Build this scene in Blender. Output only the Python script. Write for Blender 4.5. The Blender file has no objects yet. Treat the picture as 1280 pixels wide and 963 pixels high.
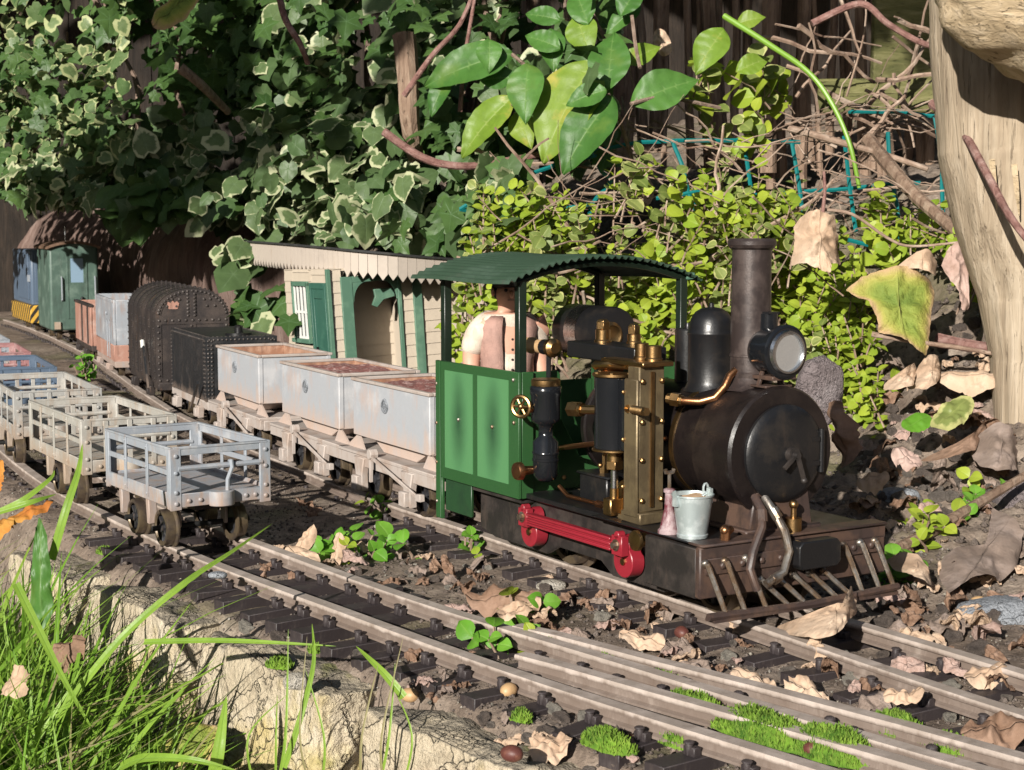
import bpy, math, random
import numpy as np
from mathutils import Vector, Matrix, noise as mn
R = math.radians
SC = bpy.context.scene
COL = SC.collection
rnd = random.Random(11)
nrg = np.random.default_rng(7)

# ------------------------------------------------------------------ tags
def tag(o, label=None, cat=None, group=None, kind=None):
    if label: o['label'] = label
    if cat: o['category'] = cat
    if group: o['group'] = group
    if kind: o['kind'] = kind
    return o
def empty(name, loc=(0, 0, 0), rz=0.0, label=None, cat=None, group=None, rot=None):
    o = bpy.data.objects.new(name, None); COL.objects.link(o)
    o.empty_display_size = .1
    o.location = loc
    o.rotation_euler = rot if rot is not None else (0, 0, rz)
    return tag(o, label, cat, group)
def copy_tree(o, parent=None):
    c = o.copy(); COL.objects.link(c)
    if parent: c.parent = parent
    for ch in list(o.children): copy_tree(ch, c)
    return c

# ------------------------------------------------------------------ mesh builder
class MB:
    def __init__(s): s.v = []; s.f = []; s.mi = []; s.cur = 0
    def add(s, vs, fs):
        n = len(s.v); s.v += [tuple(v) for v in vs]; s.f += [tuple(i + n for i in f) for f in fs]; s.mi += [s.cur]*len(fs); return s
    def use(s, i): s.cur = i; return s
    def take(s, o, i):      # add another builder's shapes with material slot i
        s.use(i); s.add(o.v, o.f); return s.use(0)
    def box(s, lo, hi, M=None):
        x0, y0, z0 = lo; x1, y1, z1 = hi
        vs = [(x0,y0,z0),(x1,y0,z0),(x1,y1,z0),(x0,y1,z0),(x0,y0,z1),(x1,y0,z1),(x1,y1,z1),(x0,y1,z1)]
        if M is not None: vs = [M @ Vector(v) for v in vs]
        return s.add(vs, [(0,3,2,1),(4,5,6,7),(0,1,5,4),(1,2,6,5),(2,3,7,6),(3,0,4,7)])
    def cbox(s, c, size, M=None):
        return s.box([c[i]-size[i]/2 for i in range(3)], [c[i]+size[i]/2 for i in range(3)], M)
    def bar(s, p, q, w, h, upv=(0, 0, 1)):
        p = Vector(p); q = Vector(q); d = (q-p); L = d.length; d.normalize()
        sd = d.cross(Vector(upv))
        if sd.length < 1e-4: sd = d.cross(Vector((1, 0, 0)))
        sd.normalize(); u = sd.cross(d)
        vs = []
        for t in (p, q):
            for a, b in ((-1,-1),(1,-1),(1,1),(-1,1)): vs.append(t + sd*(a*w/2) + u*(b*h/2))
        return s.add(vs, [(0,1,2,3),(7,6,5,4),(0,4,5,1),(1,5,6,2),(2,6,7,3),(3,7,4,0)])
    def prism(s, pts, axis, lo, hi):
        # pts: polygon in the two axes other than `axis` (cyclic order y,z / x,z / x,y)
        n = len(pts); vs = []
        for t in (lo, hi):
            for a, b in pts:
                vs.append((t,a,b) if axis == 0 else (a,t,b) if axis == 1 else (a,b,t))
        fs = [tuple(range(n))[::-1], tuple(range(n, 2*n))]
        for i in range(n):
            j = (i+1) % n; fs.append((i, j, n+j, n+i))
        return s.add(vs, fs)
    def lathe(s, prof, axis='z', c=(0,0,0), n=24, cap=True, M=None):
        # prof: list (r, h) ; axis
        vs = []; fs = []
        for r, h in prof:
            for k in range(n):
                t = 2*math.pi*k/n; x = r*math.cos(t); y = r*math.sin(t)
                v = (x, y, h) if axis == 'z' else (h, x, y) if axis == 'x' else (y, h, x)
                v = Vector(v)
                if M is not None: v = M @ v
                vs.append(v + Vector(c))
        m = len(prof)
        for i in range(m-1):
            for k in range(n):
                l = (k+1) % n
                fs.append((i*n+k, i*n+l, (i+1)*n+l, (i+1)*n+k))
        if cap:
            fs.append(tuple(range(n))[::-1]); fs.append(tuple((m-1)*n+k for k in range(n)))
        return s.add(vs, fs)
    def cyl(s, p, q, r, n=14, r2=None):
        return s.tube([p, q], [r, r if r2 is None else r2], n)
    def tube(s, pts, rad, n=8, cap=True):
        pts = [Vector(p) for p in pts]; m = len(pts)
        if not hasattr(rad, '__len__'): rad = [rad]*m
        vs = []; fs = []; ref = None
        for i, p in enumerate(pts):
            d = (pts[min(i+1, m-1)] - pts[max(i-1, 0)]).normalized()
            if ref is None:
                ref = d.cross(Vector((0, 0, 1)))
                if ref.length < .05: ref = d.cross(Vector((1, 0, 0)))
            ref = (ref - d*ref.dot(d)).normalized(); b = d.cross(ref)
            for k in range(n):
                t = 2*math.pi*k/n; vs.append(p + (ref*math.cos(t) + b*math.sin(t))*rad[i])
        for i in range(m-1):
            for k in range(n):
                l = (k+1) % n; fs.append((i*n+k, i*n+l, (i+1)*n+l, (i+1)*n+k))
        if cap: fs.append(tuple(range(n))[::-1]); fs.append(tuple((m-1)*n+k for k in range(n)))
        return s.add(vs, fs)
    def ball(s, c, r, n=10, m=7, sc=(1,1,1)):
        c = Vector(c); vs = [c + Vector((0,0,-r*sc[2]))]; fs = []
        for i in range(1, m):
            t = -math.pi/2 + math.pi*i/m
            for k in range(n):
                p = 2*math.pi*k/n
                vs.append(c + Vector((r*sc[0]*math.cos(t)*math.cos(p), r*sc[1]*math.cos(t)*math.sin(p), r*sc[2]*math.sin(t))))
        vs.append(c + Vector((0,0,r*sc[2])))
        for k in range(n): fs.append((0, 1+(k+1)%n, 1+k))
        for i in range(m-2):
            for k in range(n):
                l = (k+1)%n; a = 1+i*n; b = a+n; fs.append((a+k, a+l, b+l, b+k))
        t = len(vs)-1; a = 1+(m-2)*n
        for k in range(n): fs.append((a+k, a+(k+1)%n, t))
        return s.add(vs, fs)
    def rivets(s, pts, r, ax):
        # little flat-topped studs; ax = outward axis vector
        ax = Vector(ax)
        for p in pts:
            p = Vector(p); s.tube([p - ax*.002, p + ax*r*.45, p + ax*r*.8], [r, r*.9, r*.45], 6)
        return s
    def build(s, name, mt, parent=None, bevel=0.0, sharp=35, seg=1):
        me = bpy.data.meshes.new(name)
        me.from_pydata([tuple(v) for v in s.v], [], s.f); me.update()
        if any(s.mi): me.polygons.foreach_set('material_index', s.mi)
        return finish(name, me, mt, parent, bevel, sharp, seg)
def finish(name, me, mt, parent=None, bevel=0.0, sharp=35, seg=1):
    import bmesh
    bm = bmesh.new(); bm.from_mesh(me); bmesh.ops.recalc_face_normals(bm, faces=bm.faces); bm.to_mesh(me); bm.free()
    for m in (mt if isinstance(mt, (list, tuple)) else [mt]): me.materials.append(m)
    me.polygons.foreach_set('use_smooth', [True]*len(me.polygons))
    me.set_sharp_from_angle(angle=R(sharp))
    o = bpy.data.objects.new(name, me); COL.objects.link(o)
    if parent: o.parent = parent
    if bevel:
        b = o.modifiers.new('bevel', 'BEVEL'); b.width = bevel; b.segments = seg; b.limit_method = 'ANGLE'; b.angle_limit = R(40)
    return o
def raw_mesh(name, V, F, mt, parent=None, attrs=None, smooth=True):
    """V (n,3) array, F (m,k) array of equal-sized faces, attrs {name: (n,) floats}"""
    me = bpy.data.meshes.new(name); V = np.asarray(V, np.float32); F = np.asarray(F, np.int32)
    k = F.shape[1]
    me.vertices.add(len(V)); me.vertices.foreach_set('co', V.ravel())
    me.loops.add(F.size); me.loops.foreach_set('vertex_index', F.ravel())
    me.polygons.add(len(F)); me.polygons.foreach_set('loop_start', np.arange(0, F.size, k, dtype=np.int32))
    me.update(calc_edges=True)
    me.validate()
    for a, d in (attrs or {}).items():
        at = me.attributes.new(a, 'FLOAT', 'POINT'); at.data.foreach_set('value', np.asarray(d, np.float32))
    for m in (mt if isinstance(mt, (list, tuple)) else [mt]): me.materials.append(m)
    if smooth: me.polygons.foreach_set('use_smooth', np.ones(len(me.polygons), bool))
    o = bpy.data.objects.new(name, me); COL.objects.link(o)
    if parent: o.parent = parent
    return o

# ------------------------------------------------------------------ numpy noise
_perm = nrg.random((64, 64, 64)).astype(np.float32)
def vnoise(p):
    p = np.asarray(p, np.float64); i = np.floor(p).astype(int); f = p - i; f = f*f*(3-2*f); i = i % 64; j = (i+1) % 64
    g = lambda a, b, c: _perm[a, b, c]
    x0, y0, z0 = i[..., 0], i[..., 1], i[..., 2]; x1, y1, z1 = j[..., 0], j[..., 1], j[..., 2]
    fx, fy, fz = f[..., 0], f[..., 1], f[..., 2]
    a = g(x0,y0,z0)*(1-fx)+g(x1,y0,z0)*fx; b = g(x0,y1,z0)*(1-fx)+g(x1,y1,z0)*fx
    c = g(x0,y0,z1)*(1-fx)+g(x1,y0,z1)*fx; d = g(x0,y1,z1)*(1-fx)+g(x1,y1,z1)*fx
    return ((a*(1-fy)+b*fy)*(1-fz)+(c*(1-fy)+d*fy)*fz)*2-1
def fbm(p, o=4, g=.5):
    p = np.asarray(p, np.float64); s = 0; a = 1; t = 0
    for k in range(o): s = s + a*vnoise(p*(2**k) + 17.3*k); t += a; a *= g
    return s/t

# ------------------------------------------------------------------ camera maths
F_ = 2000.0; PITCH = math.atan(201/F_); CAM = Vector((0, 0, 1.6))
_fw = Vector((0, math.cos(PITCH), -math.sin(PITCH))); _up = Vector((0, math.sin(PITCH), math.cos(PITCH)))
def ray(x, y): return _fw + Vector((1, 0, 0))*((x-640)/F_) + _up*((481.5-y)/F_)
def onz(x, y, z=0.0):
    r = ray(x, y); return CAM + r*((z-CAM.z)/r.z)
def at(x, y, Y):
    r = ray(x, y); return CAM + r*(Y/r.y)

# ------------------------------------------------------------------ materials
def lin(c):
    return tuple(c) + (1.0,) if len(c) == 3 else c
class NT:
    def __init__(s, name):
        s.m = bpy.data.materials.new(name); s.m.use_nodes = True; s.t = s.m.node_tree
        s.b = s.t.nodes['Principled BSDF']; s._co = None
    def n(s, t, **kw):
        x = s.t.nodes.new(t)
        for k, v in kw.items(): setattr(x, k, v)
        return x
    def l(s, a, b): s.t.links.new(a, b)
    def co(s):
        if s._co is None: s._co = s.n('ShaderNodeTexCoord').outputs['Object']
        return s._co
    def noise(s, scale, detail=5, rough=.6, stretch=None, dist=0):
        co = s.co()
        if stretch:
            mp = s.n('ShaderNodeMapping'); mp.inputs['Scale'].default_value = stretch; s.l(co, mp.inputs['Vector']); co = mp.outputs[0]
        x = s.n('ShaderNodeTexNoise'); x.inputs['Scale'].default_value = scale; x.inputs['Detail'].default_value = detail
        x.inputs['Roughness'].default_value = rough; x.inputs['Distortion'].default_value = dist
        s.l(co, x.inputs['Vector']); return x.outputs['Fac']
    def ramp(s, fac, stops):
        x = s.n('ShaderNodeValToRGB'); e = x.color_ramp.elements
        e[0].position, e[0].color = stops[0][0], lin(stops[0][1]); e[1].position, e[1].color = stops[-1][0], lin(stops[-1][1])
        for p, c in stops[1:-1]:
            q = e.new(p); q.color = lin(c)
        s.l(fac, x.inputs[0]); return x.outputs[0]
    def mask(s, fac, lo, hi):
        x = s.n('ShaderNodeMapRange'); x.inputs[1].default_value = lo; x.inputs[2].default_value = hi; s.l(fac, x.inputs[0]); return x.outputs[0]
    def mix(s, fac, a, b, mode='MIX'):
        x = s.n('ShaderNodeMix', data_type='RGBA', blend_type=mode)
        for sk, v in ((x.inputs[0], fac), (x.inputs[6], a), (x.inputs[7], b)):
            if isinstance(v, (int, float)): sk.default_value = v
            elif isinstance(v, (tuple, list)): sk.default_value = lin(v)
            else: s.l(v, sk)
        return x.outputs[2]
    def math(s, op, a, b=0.0):
        x = s.n('ShaderNodeMath', operation=op)
        for sk, v in zip(x.inputs, (a, b)):
            if isinstance(v, (int, float)): sk.default_value = v
            else: s.l(v, sk)
        return x.outputs[0]
    def attr(s, name): return s.n('ShaderNodeAttribute', attribute_name=name).outputs['Fac']
    def bump(s, h, strength=.3, dist=.02):
        x = s.n('ShaderNodeBump'); x.inputs['Strength'].default_value = strength; x.inputs['Distance'].default_value = dist
        s.l(h, x.inputs['Height']); s.l(x.outputs[0], s.b.inputs['Normal'])
    def out(s, col, rough=.5, metal=0.0, spec=.5):
        if isinstance(col, (tuple, list)): s.b.inputs['Base Color'].default_value = lin(col)
        else: s.l(col, s.b.inputs['Base Color'])
        for k, v in (('Roughness', rough), ('Metallic', metal), ('Specular IOR Level', spec)):
            if isinstance(v, (int, float)): s.b.inputs[k].default_value = v
            else: s.l(v, s.b.inputs[k])
        return s.m
def paint(name, base, worn=None, dirt=(.16, .11, .07), rough=.45, wear=.62, dirtamt=.58, scale=6, metal=0.0, streak=True, bump=.12, spec=.5, low=None):
    t = NT(name)
    n1 = t.noise(scale, 6, .65); n2 = t.noise(scale*2.6, 5, .7, stretch=(1, 1, .28) if streak else None); n3 = t.noise(scale*14, 3, .6)
    c = t.mix(t.math('MULTIPLY', n3, .35), base, tuple(x*.72 for x in base))
    if worn: c = t.mix(t.mask(n1, wear-.06, wear+.08), c, worn)
    c = t.mix(t.math('MULTIPLY', t.mask(n2, dirtamt-.05, dirtamt+.18), .8), c, dirt)
    if low:      # rust and road dirt that has crept up from the bottom edge (low = (z0, z1, colour))
        sp = t.n('ShaderNodeSeparateXYZ'); t.l(t.co(), sp.inputs[0])
        zz = t.math('ADD', t.mask(sp.outputs['Z'], low[1], low[0]), t.math('MULTIPLY', t.math('SUBTRACT', n2, .5), 1.6))
        c = t.mix(t.math('MULTIPLY', t.mask(zz, .35, .95), .75), c, low[2])
    r = t.math('ADD', t.math('MULTIPLY', n1, .3), rough-.15)
    t.bump(n3, bump, .006)
    return t.out(c, r, metal, spec)

M = {}
M['brass'] = paint('aged_brass', (.40, .25, .11), (.24, .145, .065), (.07, .045, .028), .36, .55, .66, 9, 1.0)
M['bronze'] = paint('dull_brass_plate', (.21, .16, .088), (.14, .105, .06), (.075, .052, .03), .48, .5, .56, 7, .55)
M['copper'] = paint('copper_pipe', (.44, .21, .10), (.28, .13, .065), (.10, .05, .03), .36, .6, .66, 9, 1.0)
M['steel'] = paint('bright_steel', (.55, .56, .58), (.38, .36, .34), (.2, .16, .12), .25, .6, .7, 9, 1.0)
M['rodsteel'] = paint('worn_steel', (.42, .38, .33), (.25, .17, .11), (.12, .07, .04), .4, .5, .55, 12, .9)
M['black'] = paint('black_engine_paint', (.010, .010, .011), (.020, .017, .015), (.034, .025, .020), .36, .6, .62, 7)
M['blackgloss'] = paint('black_gloss_paint', (.010, .011, .013), (.016, .016, .018), (.03, .022, .016), .16, .66, .72, 6, bump=.03)
M['smoke'] = paint('sooty_brown_black', (.010, .0072, .007), (.017, .012, .0105), (.030, .020, .016), .36, .54, .62, 6, spec=.42)
M['chimney'] = paint('heat_worn_chimney', (.042, .031, .029), (.075, .056, .050), (.02, .015, .014), .40, .5, .56, 9, .2)
M['frameblk'] = paint('dusty_black_frames', (.020, .017, .016), (.042, .034, .030), (.065, .048, .040), .5, .52, .58, 6)
M['rustbeam'] = paint('rusty_brown_beam', (.050, .033, .029), (.085, .050, .036), (.025, .018, .016), .5, .5, .58, 8)
M['green'] = paint('engine_green', (.025, .084, .026), (.020, .066, .021), (.04, .06, .03), .42, .64, .68, 6)
M['greendk'] = paint('dark_green_step', (.018, .055, .022), (.014, .04, .018), (.04, .044, .03), .45, .56, .6, 8)
M['post'] = paint('dark_green_post', (.010, .019, .012), (.014, .025, .016), (.03, .03, .025), .35, .64, .68, 8)
M['roofgreen'] = paint('corrugated_roof_green', (.034, .066, .040), (.05, .085, .058), (.055, .062, .045), .55, .55, .62, 4)
M['red'] = paint('red_rod_paint', (.27, .018, .030), (.19, .014, .022), (.09, .03, .025), .36, .62, .68, 9)
M['wheel'] = paint('oily_wheel_rim', (.16, .12, .075), (.08, .06, .05), (.035, .028, .022), .42, .52, .58, 9, .5)
M['wheelblk'] = paint('black_wheel_centre', (.03, .03, .034), (.1, .1, .11), (.13, .09, .06), .35, .58, .62, 12)
M['zinc'] = paint('galvanised_zinc', (.48, .55, .55), (.62, .68, .68), (.33, .36, .34), .42, .55, .66, 14, .55)
M['slate_blue'] = paint('pale_blue_grey_wagon_paint', (.285, .31, .345), (.375, .385, .40), (.30, .215, .165), .55, .56, .57, 6, low=(.20, .40, (.36, .25, .19)))
M['slate_grey'] = paint('pale_stone_grey_wagon_paint', (.36, .345, .31), (.44, .42, .385), (.33, .235, .16), .6, .56, .55, 6, low=(.2, .42, (.34, .24, .165)))
M['slate_dust'] = paint('dusty_grey_wagon_paint', (.34, .335, .32), (.43, .41, .375), (.30, .22, .16), .6, .56, .54, 6, low=(.2, .40, (.33, .24, .175)))
M['hopper'] = paint('hopper_grey_paint', (.385, .40, .425), (.47, .47, .48), (.47, .31, .23), .55, .57, .57, 3.2, low=(.33, .56, (.50, .36, .28)))
M['hopper_rust'] = paint('rusted_hopper_inside', (.30, .15, .09), (.42, .25, .17), (.14, .07, .05), .75, .5, .55, 7)
M['redash'] = paint('red_ore_load', (.26, .10, .085), (.5, .33, .3), (.12, .05, .045), .9, .55, .56, 30, streak=False, bump=.6)
M['chassis'] = paint('dusty_pink_grey_chassis', (.42, .365, .33), (.35, .275, .23), (.24, .165, .125), .7, .55, .58, 6)
M['tankblk'] = paint('riveted_black_iron', (.018, .019, .021), (.036, .034, .034), (.11, .08, .062), .42, .58, .6, 5, low=(.2, .3, (.20, .15, .12)))
M['vaniron'] = paint('rusty_dark_iron', (.034, .028, .027), (.060, .046, .040), (.20, .10, .05), .45, .55, .66, 4)
M['rivet'] = paint('rubbed_rivets', (.085, .072, .066), (.15, .13, .12), (.05, .035, .028), .4, .55, .6, 9, .4)
M['opengrey'] = paint('grey_wagon_rusting_base', (.30, .32, .35), (.42, .43, .45), (.30, .15, .08), .55, .58, .56, 4)
M['lowrust'] = paint('rust_pink_wagon', (.38, .20, .15), (.45, .30, .25), (.13, .07, .05), .65, .56, .58, 5)
M['vangreen'] = paint('faded_dark_green_van', (.075, .125, .10), (.13, .19, .155), (.035, .045, .04), .5, .56, .58, 4)
M['vanroof'] = paint('brown_van_roof', (.13, .075, .045), (.2, .12, .08), (.06, .04, .03), .7, .5, .6, 6)
M['bluegrey'] = paint('blue_grey_cab_paint', (.10, .14, .20), (.13, .17, .23), (.06, .07, .09), .42, .6, .66, 5)
M['pink'] = paint('faded_pink_wagon', (.33, .16, .16), (.40, .26, .25), (.2, .1, .09), .6, .58, .6, 6)
M['cream'] = paint('cream_weatherboard', (.53, .45, .355), (.46, .39, .31), (.40, .32, .22), .65, .6, .62, 5, bump=.2)
M['fascia'] = paint('pale_cream_valance', (.46, .395, .335), (.39, .335, .285), (.36, .28, .21), .7, .6, .64, 5)
M['trim'] = paint('sage_green_trim', (.085, .175, .12), (.12, .22, .15), (.09, .14, .1), .5, .58, .64, 6)
M['door'] = paint('dark_green_door', (.035, .11, .08), (.05, .14, .1), (.03, .06, .05), .45, .58, .64, 6)
M['white'] = paint('white_glazing_bar', (.72, .72, .68), (.6, .6, .55), (.4, .38, .33), .5, .6, .7, 8)
M['felt'] = paint('black_roof_felt', (.02, .02, .02), (.035, .033, .03), (.05, .06, .03), .8, .55, .6, 9)
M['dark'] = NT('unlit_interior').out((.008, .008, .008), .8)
M['skin'] = paint('painted_skin', (.62, .34, .24), (.56, .29, .20), (.4, .2, .14), .55, .6, .7, 9, streak=False)
M['shirt'] = paint('cream_painted_shirt', (.70, .60, .49), (.60, .48, .39), (.42, .30, .23), .7, .52, .58, 16, bump=.5)
M['waistcoat'] = paint('pink_tan_waistcoat', (.42, .25, .205), (.33, .20, .165), (.22, .125, .10), .7, .52, .58, 16, bump=.5)
M['hair'] = NT('dark_hair').out((.02, .013, .010), .7)
M['trouser'] = paint('brown_trousers', (.22, .15, .11), (.16, .11, .08), (.1, .07, .05), .8, .6, .66, 9)
M['jackred'] = paint('maroon_jack_paint', (.12, .018, .03), (.34, .25, .26), (.40, .32, .32), .5, .5, .5, 14)
M['coal'] = paint('tan_sand_in_bucket', (.60, .40, .24), (.5, .32, .19), (.35, .22, .13), .9, .55, .6, 14, streak=False)
def glassmat():
    t = NT('headlamp_glass'); t.b.inputs['Roughness'].default_value = .26; t.b.inputs['Metallic'].default_value = .75; t.b.inputs['Coat Weight'].default_value = .8
    t.b.inputs['Base Color'].default_value = (.62, .64, .65, 1); return t.m
M['lens'] = glassmat()
def winmat():
    t = NT('window_glass'); return t.out((.03, .035, .04), .08, 0, .6)
M['glass'] = winmat()
M['skypane'] = NT('pane_with_painted_sky_blue').out((.22, .32, .42), .15)  # blue of the reflected sky is put into the pane colour
def panelmat():
    # light green panel paint with an airbrushed dark cloud in its middle (Generated coordinates)
    t = NT('airbrushed_light_green_panel'); g = t.n('ShaderNodeTexCoord').outputs['Generated']
    mp = t.n('ShaderNodeMapping'); mp.inputs['Location'].default_value = (-.5, -.5, -.5); t.l(g, mp.inputs[0])
    s2 = t.n('ShaderNodeVectorMath', operation='MULTIPLY'); s2.inputs[1].default_value = (2.7, 0, 1.5); t.l(mp.outputs[0], s2.inputs[0])
    ln = t.n('ShaderNodeVectorMath', operation='LENGTH'); t.l(s2.outputs[0], ln.inputs[0])
    f = t.math('ADD', ln.outputs['Value'], t.math('MULTIPLY', t.math('SUBTRACT', t.noise(9), .5), .35))
    c = t.ramp(f, [(.0, (.022, .066, .030)), (.35, (.044, .125, .052)), (.8, (.075, .205, .085)), (1, (.082, .22, .09))])
    return t.out(c, .4)
M['panel'] = panelmat()
def chevmat():
    t = NT('yellow_black_stripes'); sp = t.n('ShaderNodeSeparateXYZ'); t.l(t.co(), sp.inputs[0])
    v = t.math('ADD', t.math('ADD', t.math('MULTIPLY', sp.outputs['Y'], 8.5), t.math('MULTIPLY', sp.outputs['X'], 5.0)), t.math('MULTIPLY', sp.outputs['Z'], -6.5))
    f = t.math('FRACT', v)
    c = t.mix(t.math('GREATER_THAN', f, .5), (.025, .022, .02), (.62, .36, .05))
    c = t.mix(t.math('MULTIPLY', t.mask(t.noise(9, 5, .7), .5, .75), .6), c, (.12, .09, .06))
    return t.out(c, .5)
M['chevron'] = chevmat()
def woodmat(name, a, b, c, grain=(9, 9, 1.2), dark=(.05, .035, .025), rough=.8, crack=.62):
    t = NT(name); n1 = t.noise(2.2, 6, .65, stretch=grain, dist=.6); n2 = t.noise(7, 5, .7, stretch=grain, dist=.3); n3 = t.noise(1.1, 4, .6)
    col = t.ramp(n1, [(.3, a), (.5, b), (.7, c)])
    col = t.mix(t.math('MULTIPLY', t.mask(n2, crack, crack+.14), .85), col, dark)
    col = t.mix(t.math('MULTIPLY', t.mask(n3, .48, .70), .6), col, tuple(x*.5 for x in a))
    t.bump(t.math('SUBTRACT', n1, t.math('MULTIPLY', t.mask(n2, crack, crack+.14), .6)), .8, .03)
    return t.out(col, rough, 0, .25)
M['stump'] = woodmat('pale_weathered_stump_wood', (.25, .19, .13), (.39, .31, .22), (.50, .415, .31), (6, 6, .26), (.13, .085, .05), crack=.60)
M['stumpend'] = woodmat('pale_weathered_knob_wood', (.36, .265, .16), (.53, .41, .26), (.62, .50, .35), (1.2, 4, 7), (.13, .085, .05), crack=.58)
M['log'] = woodmat('reddish_brown_bark', (.105, .066, .054), (.175, .118, .098), (.25, .185, .158), (3.2, 3.2, .5), (.025, .018, .015), .85, .63)
M['stick'] = woodmat('brown_stick_bark', (.13, .08, .055), (.25, .17, .12), (.36, .27, .20), (8, 8, 1))
M['twig'] = woodmat('dry_pink_twig', (.12, .07, .05), (.30, .21, .155), (.50, .40, .32), (2, 2, 2))
M['cane'] = woodmat('purple_brown_cane', (.13, .06, .05), (.24, .13, .11), (.36, .24, .21), (5, 5, 5))
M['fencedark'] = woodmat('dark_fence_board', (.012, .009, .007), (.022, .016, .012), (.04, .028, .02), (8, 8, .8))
M['mossboard'] = woodmat('mossy_old_board', (.08, .085, .03), (.15, .145, .055), (.24, .22, .11), (1.2, 6, 6), crack=.6)
M['sleeper'] = paint('dark_brown_plastic_sleeper', (.036, .028, .029), (.060, .048, .047), (.10, .08, .07), .55, .55, .6, 9, bump=.3)
M['rail'] = paint('dusty_weathered_rail', (.38, .315, .27), (.48, .405, .355), (.19, .14, .105), .6, .52, .585, 5, bump=.12, low=(-.020, -.004, (.115, .08, .062)))
M['stem_green'] = NT('green_stem').out((.16, .30, .03), .45)
M['stem_brown'] = woodmat('ivy_stem', (.12, .08, .06), (.22, .155, .12), (.32, .24, .19), (6, 6, 6))
M['wire'] = NT('teal_plastic_wire').out((.005, .14, .14), .35)
M['seed'] = paint('brown_seed', (.11, .036, .028), (.17, .07, .045), (.05, .02, .016), .5, .55, .62, 20)
M['seedpale'] = paint('pale_nut_shell', (.50, .32, .16), (.4, .24, .12), (.2, .11, .06), .5, .55, .62, 20)
def leafmat(name, green, dark, edge=None, vein=(.3, .42, .2), edge_lo=.62, rough=.46, trans=.25, spots=None, veinamt=.55, hue=.5):
    """r: 0 midrib .. 1 margin; vein: 1 on a vein; rnd: one value per leaf"""
    t = NT(name); r = t.attr('r'); v = t.attr('vein'); q = t.attr('rnd')
    c = t.mix(q, green, dark)
    n = t.noise(9, 4, .6)
    c = t.mix(t.math('MULTIPLY', t.mask(n, .42, .7), .45), c, tuple(x*.6 for x in green))
    if edge:
        w = t.math('ADD', r, t.math('MULTIPLY', t.math('SUBTRACT', t.noise(12, 3, .6), .5), .9))
        w = t.math('ADD', w, t.math('MULTIPLY', t.math('SUBTRACT', q, .5), hue))
        c = t.mix(t.mask(w, edge_lo, edge_lo+.12), c, edge)
    vv = t.math('POWER', v, 9.0)
    c = t.mix(t.math('MULTIPLY', vv, veinamt), c, vein)
    if spots: c = t.mix(t.mask(t.noise(3.2, 4, .6), .56, .7), c, spots)
    t.bump(t.math('SUBTRACT', t.noise(16, 3, .6), t.math('MULTIPLY', vv, .6)), .35, .01)
    t.out(c, rough, 0, .35)
    tr = t.n('ShaderNodeBsdfTranslucent'); t.l(c, tr.inputs[0])
    mx = t.n('ShaderNodeMixShader'); mx.inputs[0].default_value = trans
    t.l(t.b.outputs[0], mx.inputs[1]); t.l(tr.outputs[0], mx.inputs[2]); t.l(mx.outputs[0], t.t.nodes['Material Output'].inputs[0])
    return t.m
M['ivyvar'] = leafmat('variegated_ivy_leaf', (.065, .118, .042), (.15, .21, .085), (.48, .50, .30), edge_lo=.92, vein=(.20, .29, .16), hue=.75, veinamt=.35)
M['ivydark'] = leafmat('dark_ivy_leaf', (.046, .100, .026), (.095, .170, .045), (.12, .19, .085), edge_lo=1.12, vein=(.14, .25, .12), hue=.35, veinamt=.45)
M['ivypale'] = leafmat('small_pale_ivy_leaf', (.08, .15, .05), (.18, .24, .10), (.40, .43, .21), edge_lo=.86, vein=(.22, .3, .14), hue=.8, veinamt=.3)
M['bigleaf'] = leafmat('broad_green_leaf', (.055, .15, .028), (.10, .23, .045), None, vein=(.20, .33, .10), veinamt=.55, rough=.45, spots=(.10, .19, .035))
M['bigyellow'] = leafmat('yellowing_broad_leaf', (.16, .27, .03), (.24, .32, .04), None, vein=(.34, .42, .12), spots=(.40, .36, .07), rough=.45)
M['lime'] = leafmat('lime_creeper_leaf', (.42, .50, .055), (.24, .36, .035), None, vein=(.42, .5, .1), trans=.35, veinamt=.3)
M['olive'] = leafmat('olive_creeper_leaf', (.16, .22, .05), (.30, .34, .11), (.5, .5, .2), edge_lo=.8, vein=(.4, .45, .14), trans=.3)
M['weed'] = leafmat('fresh_weed_leaf', (.13, .34, .03), (.2, .42, .05), None, vein=(.3, .5, .12), trans=.35, veinamt=.4)
M['grass'] = leafmat('grass_blade', (.16, .33, .030), (.30, .45, .065), None, vein=(.22, .38, .08), trans=.35, rough=.42)
M['strawgrass'] = leafmat('dry_grass_blade', (.38, .33, .15), (.28, .24, .12), None, trans=.3)
def deadmat(name, a, b, c, rough=.75, trans=.12):
    t = NT(name); v = t.attr('vein'); n1 = t.noise(3.2, 5, .65); n2 = t.noise(14, 4, .65)
    col = t.ramp(n1, [(.32, a), (.5, b), (.68, c)])
    col = t.mix(t.math('MULTIPLY', t.mask(n2, .52, .72), .5), col, tuple(x*.45 for x in a))
    vv = t.math('POWER', v, 10.0)
    col = t.mix(t.math('MULTIPLY', vv, .5), col, tuple(min(1, x*.6) for x in b))
    t.bump(t.math('SUBTRACT', n2, vv), .6, .015)
    t.out(col, rough, 0, .3)
    tr = t.n('ShaderNodeBsdfTranslucent'); t.l(col, tr.inputs[0])
    mx = t.n('ShaderNodeMixShader'); mx.inputs[0].default_value = trans
    t.l(t.b.outputs[0], mx.inputs[1]); t.l(tr.outputs[0], mx.inputs[2]); t.l(mx.outputs[0], t.t.nodes['Material Output'].inputs[0])
    return t.m
M['tanleaf'] = deadmat('dry_tan_leaf', (.44, .29, .19), (.56, .40, .28), (.66, .51, .38))
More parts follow.
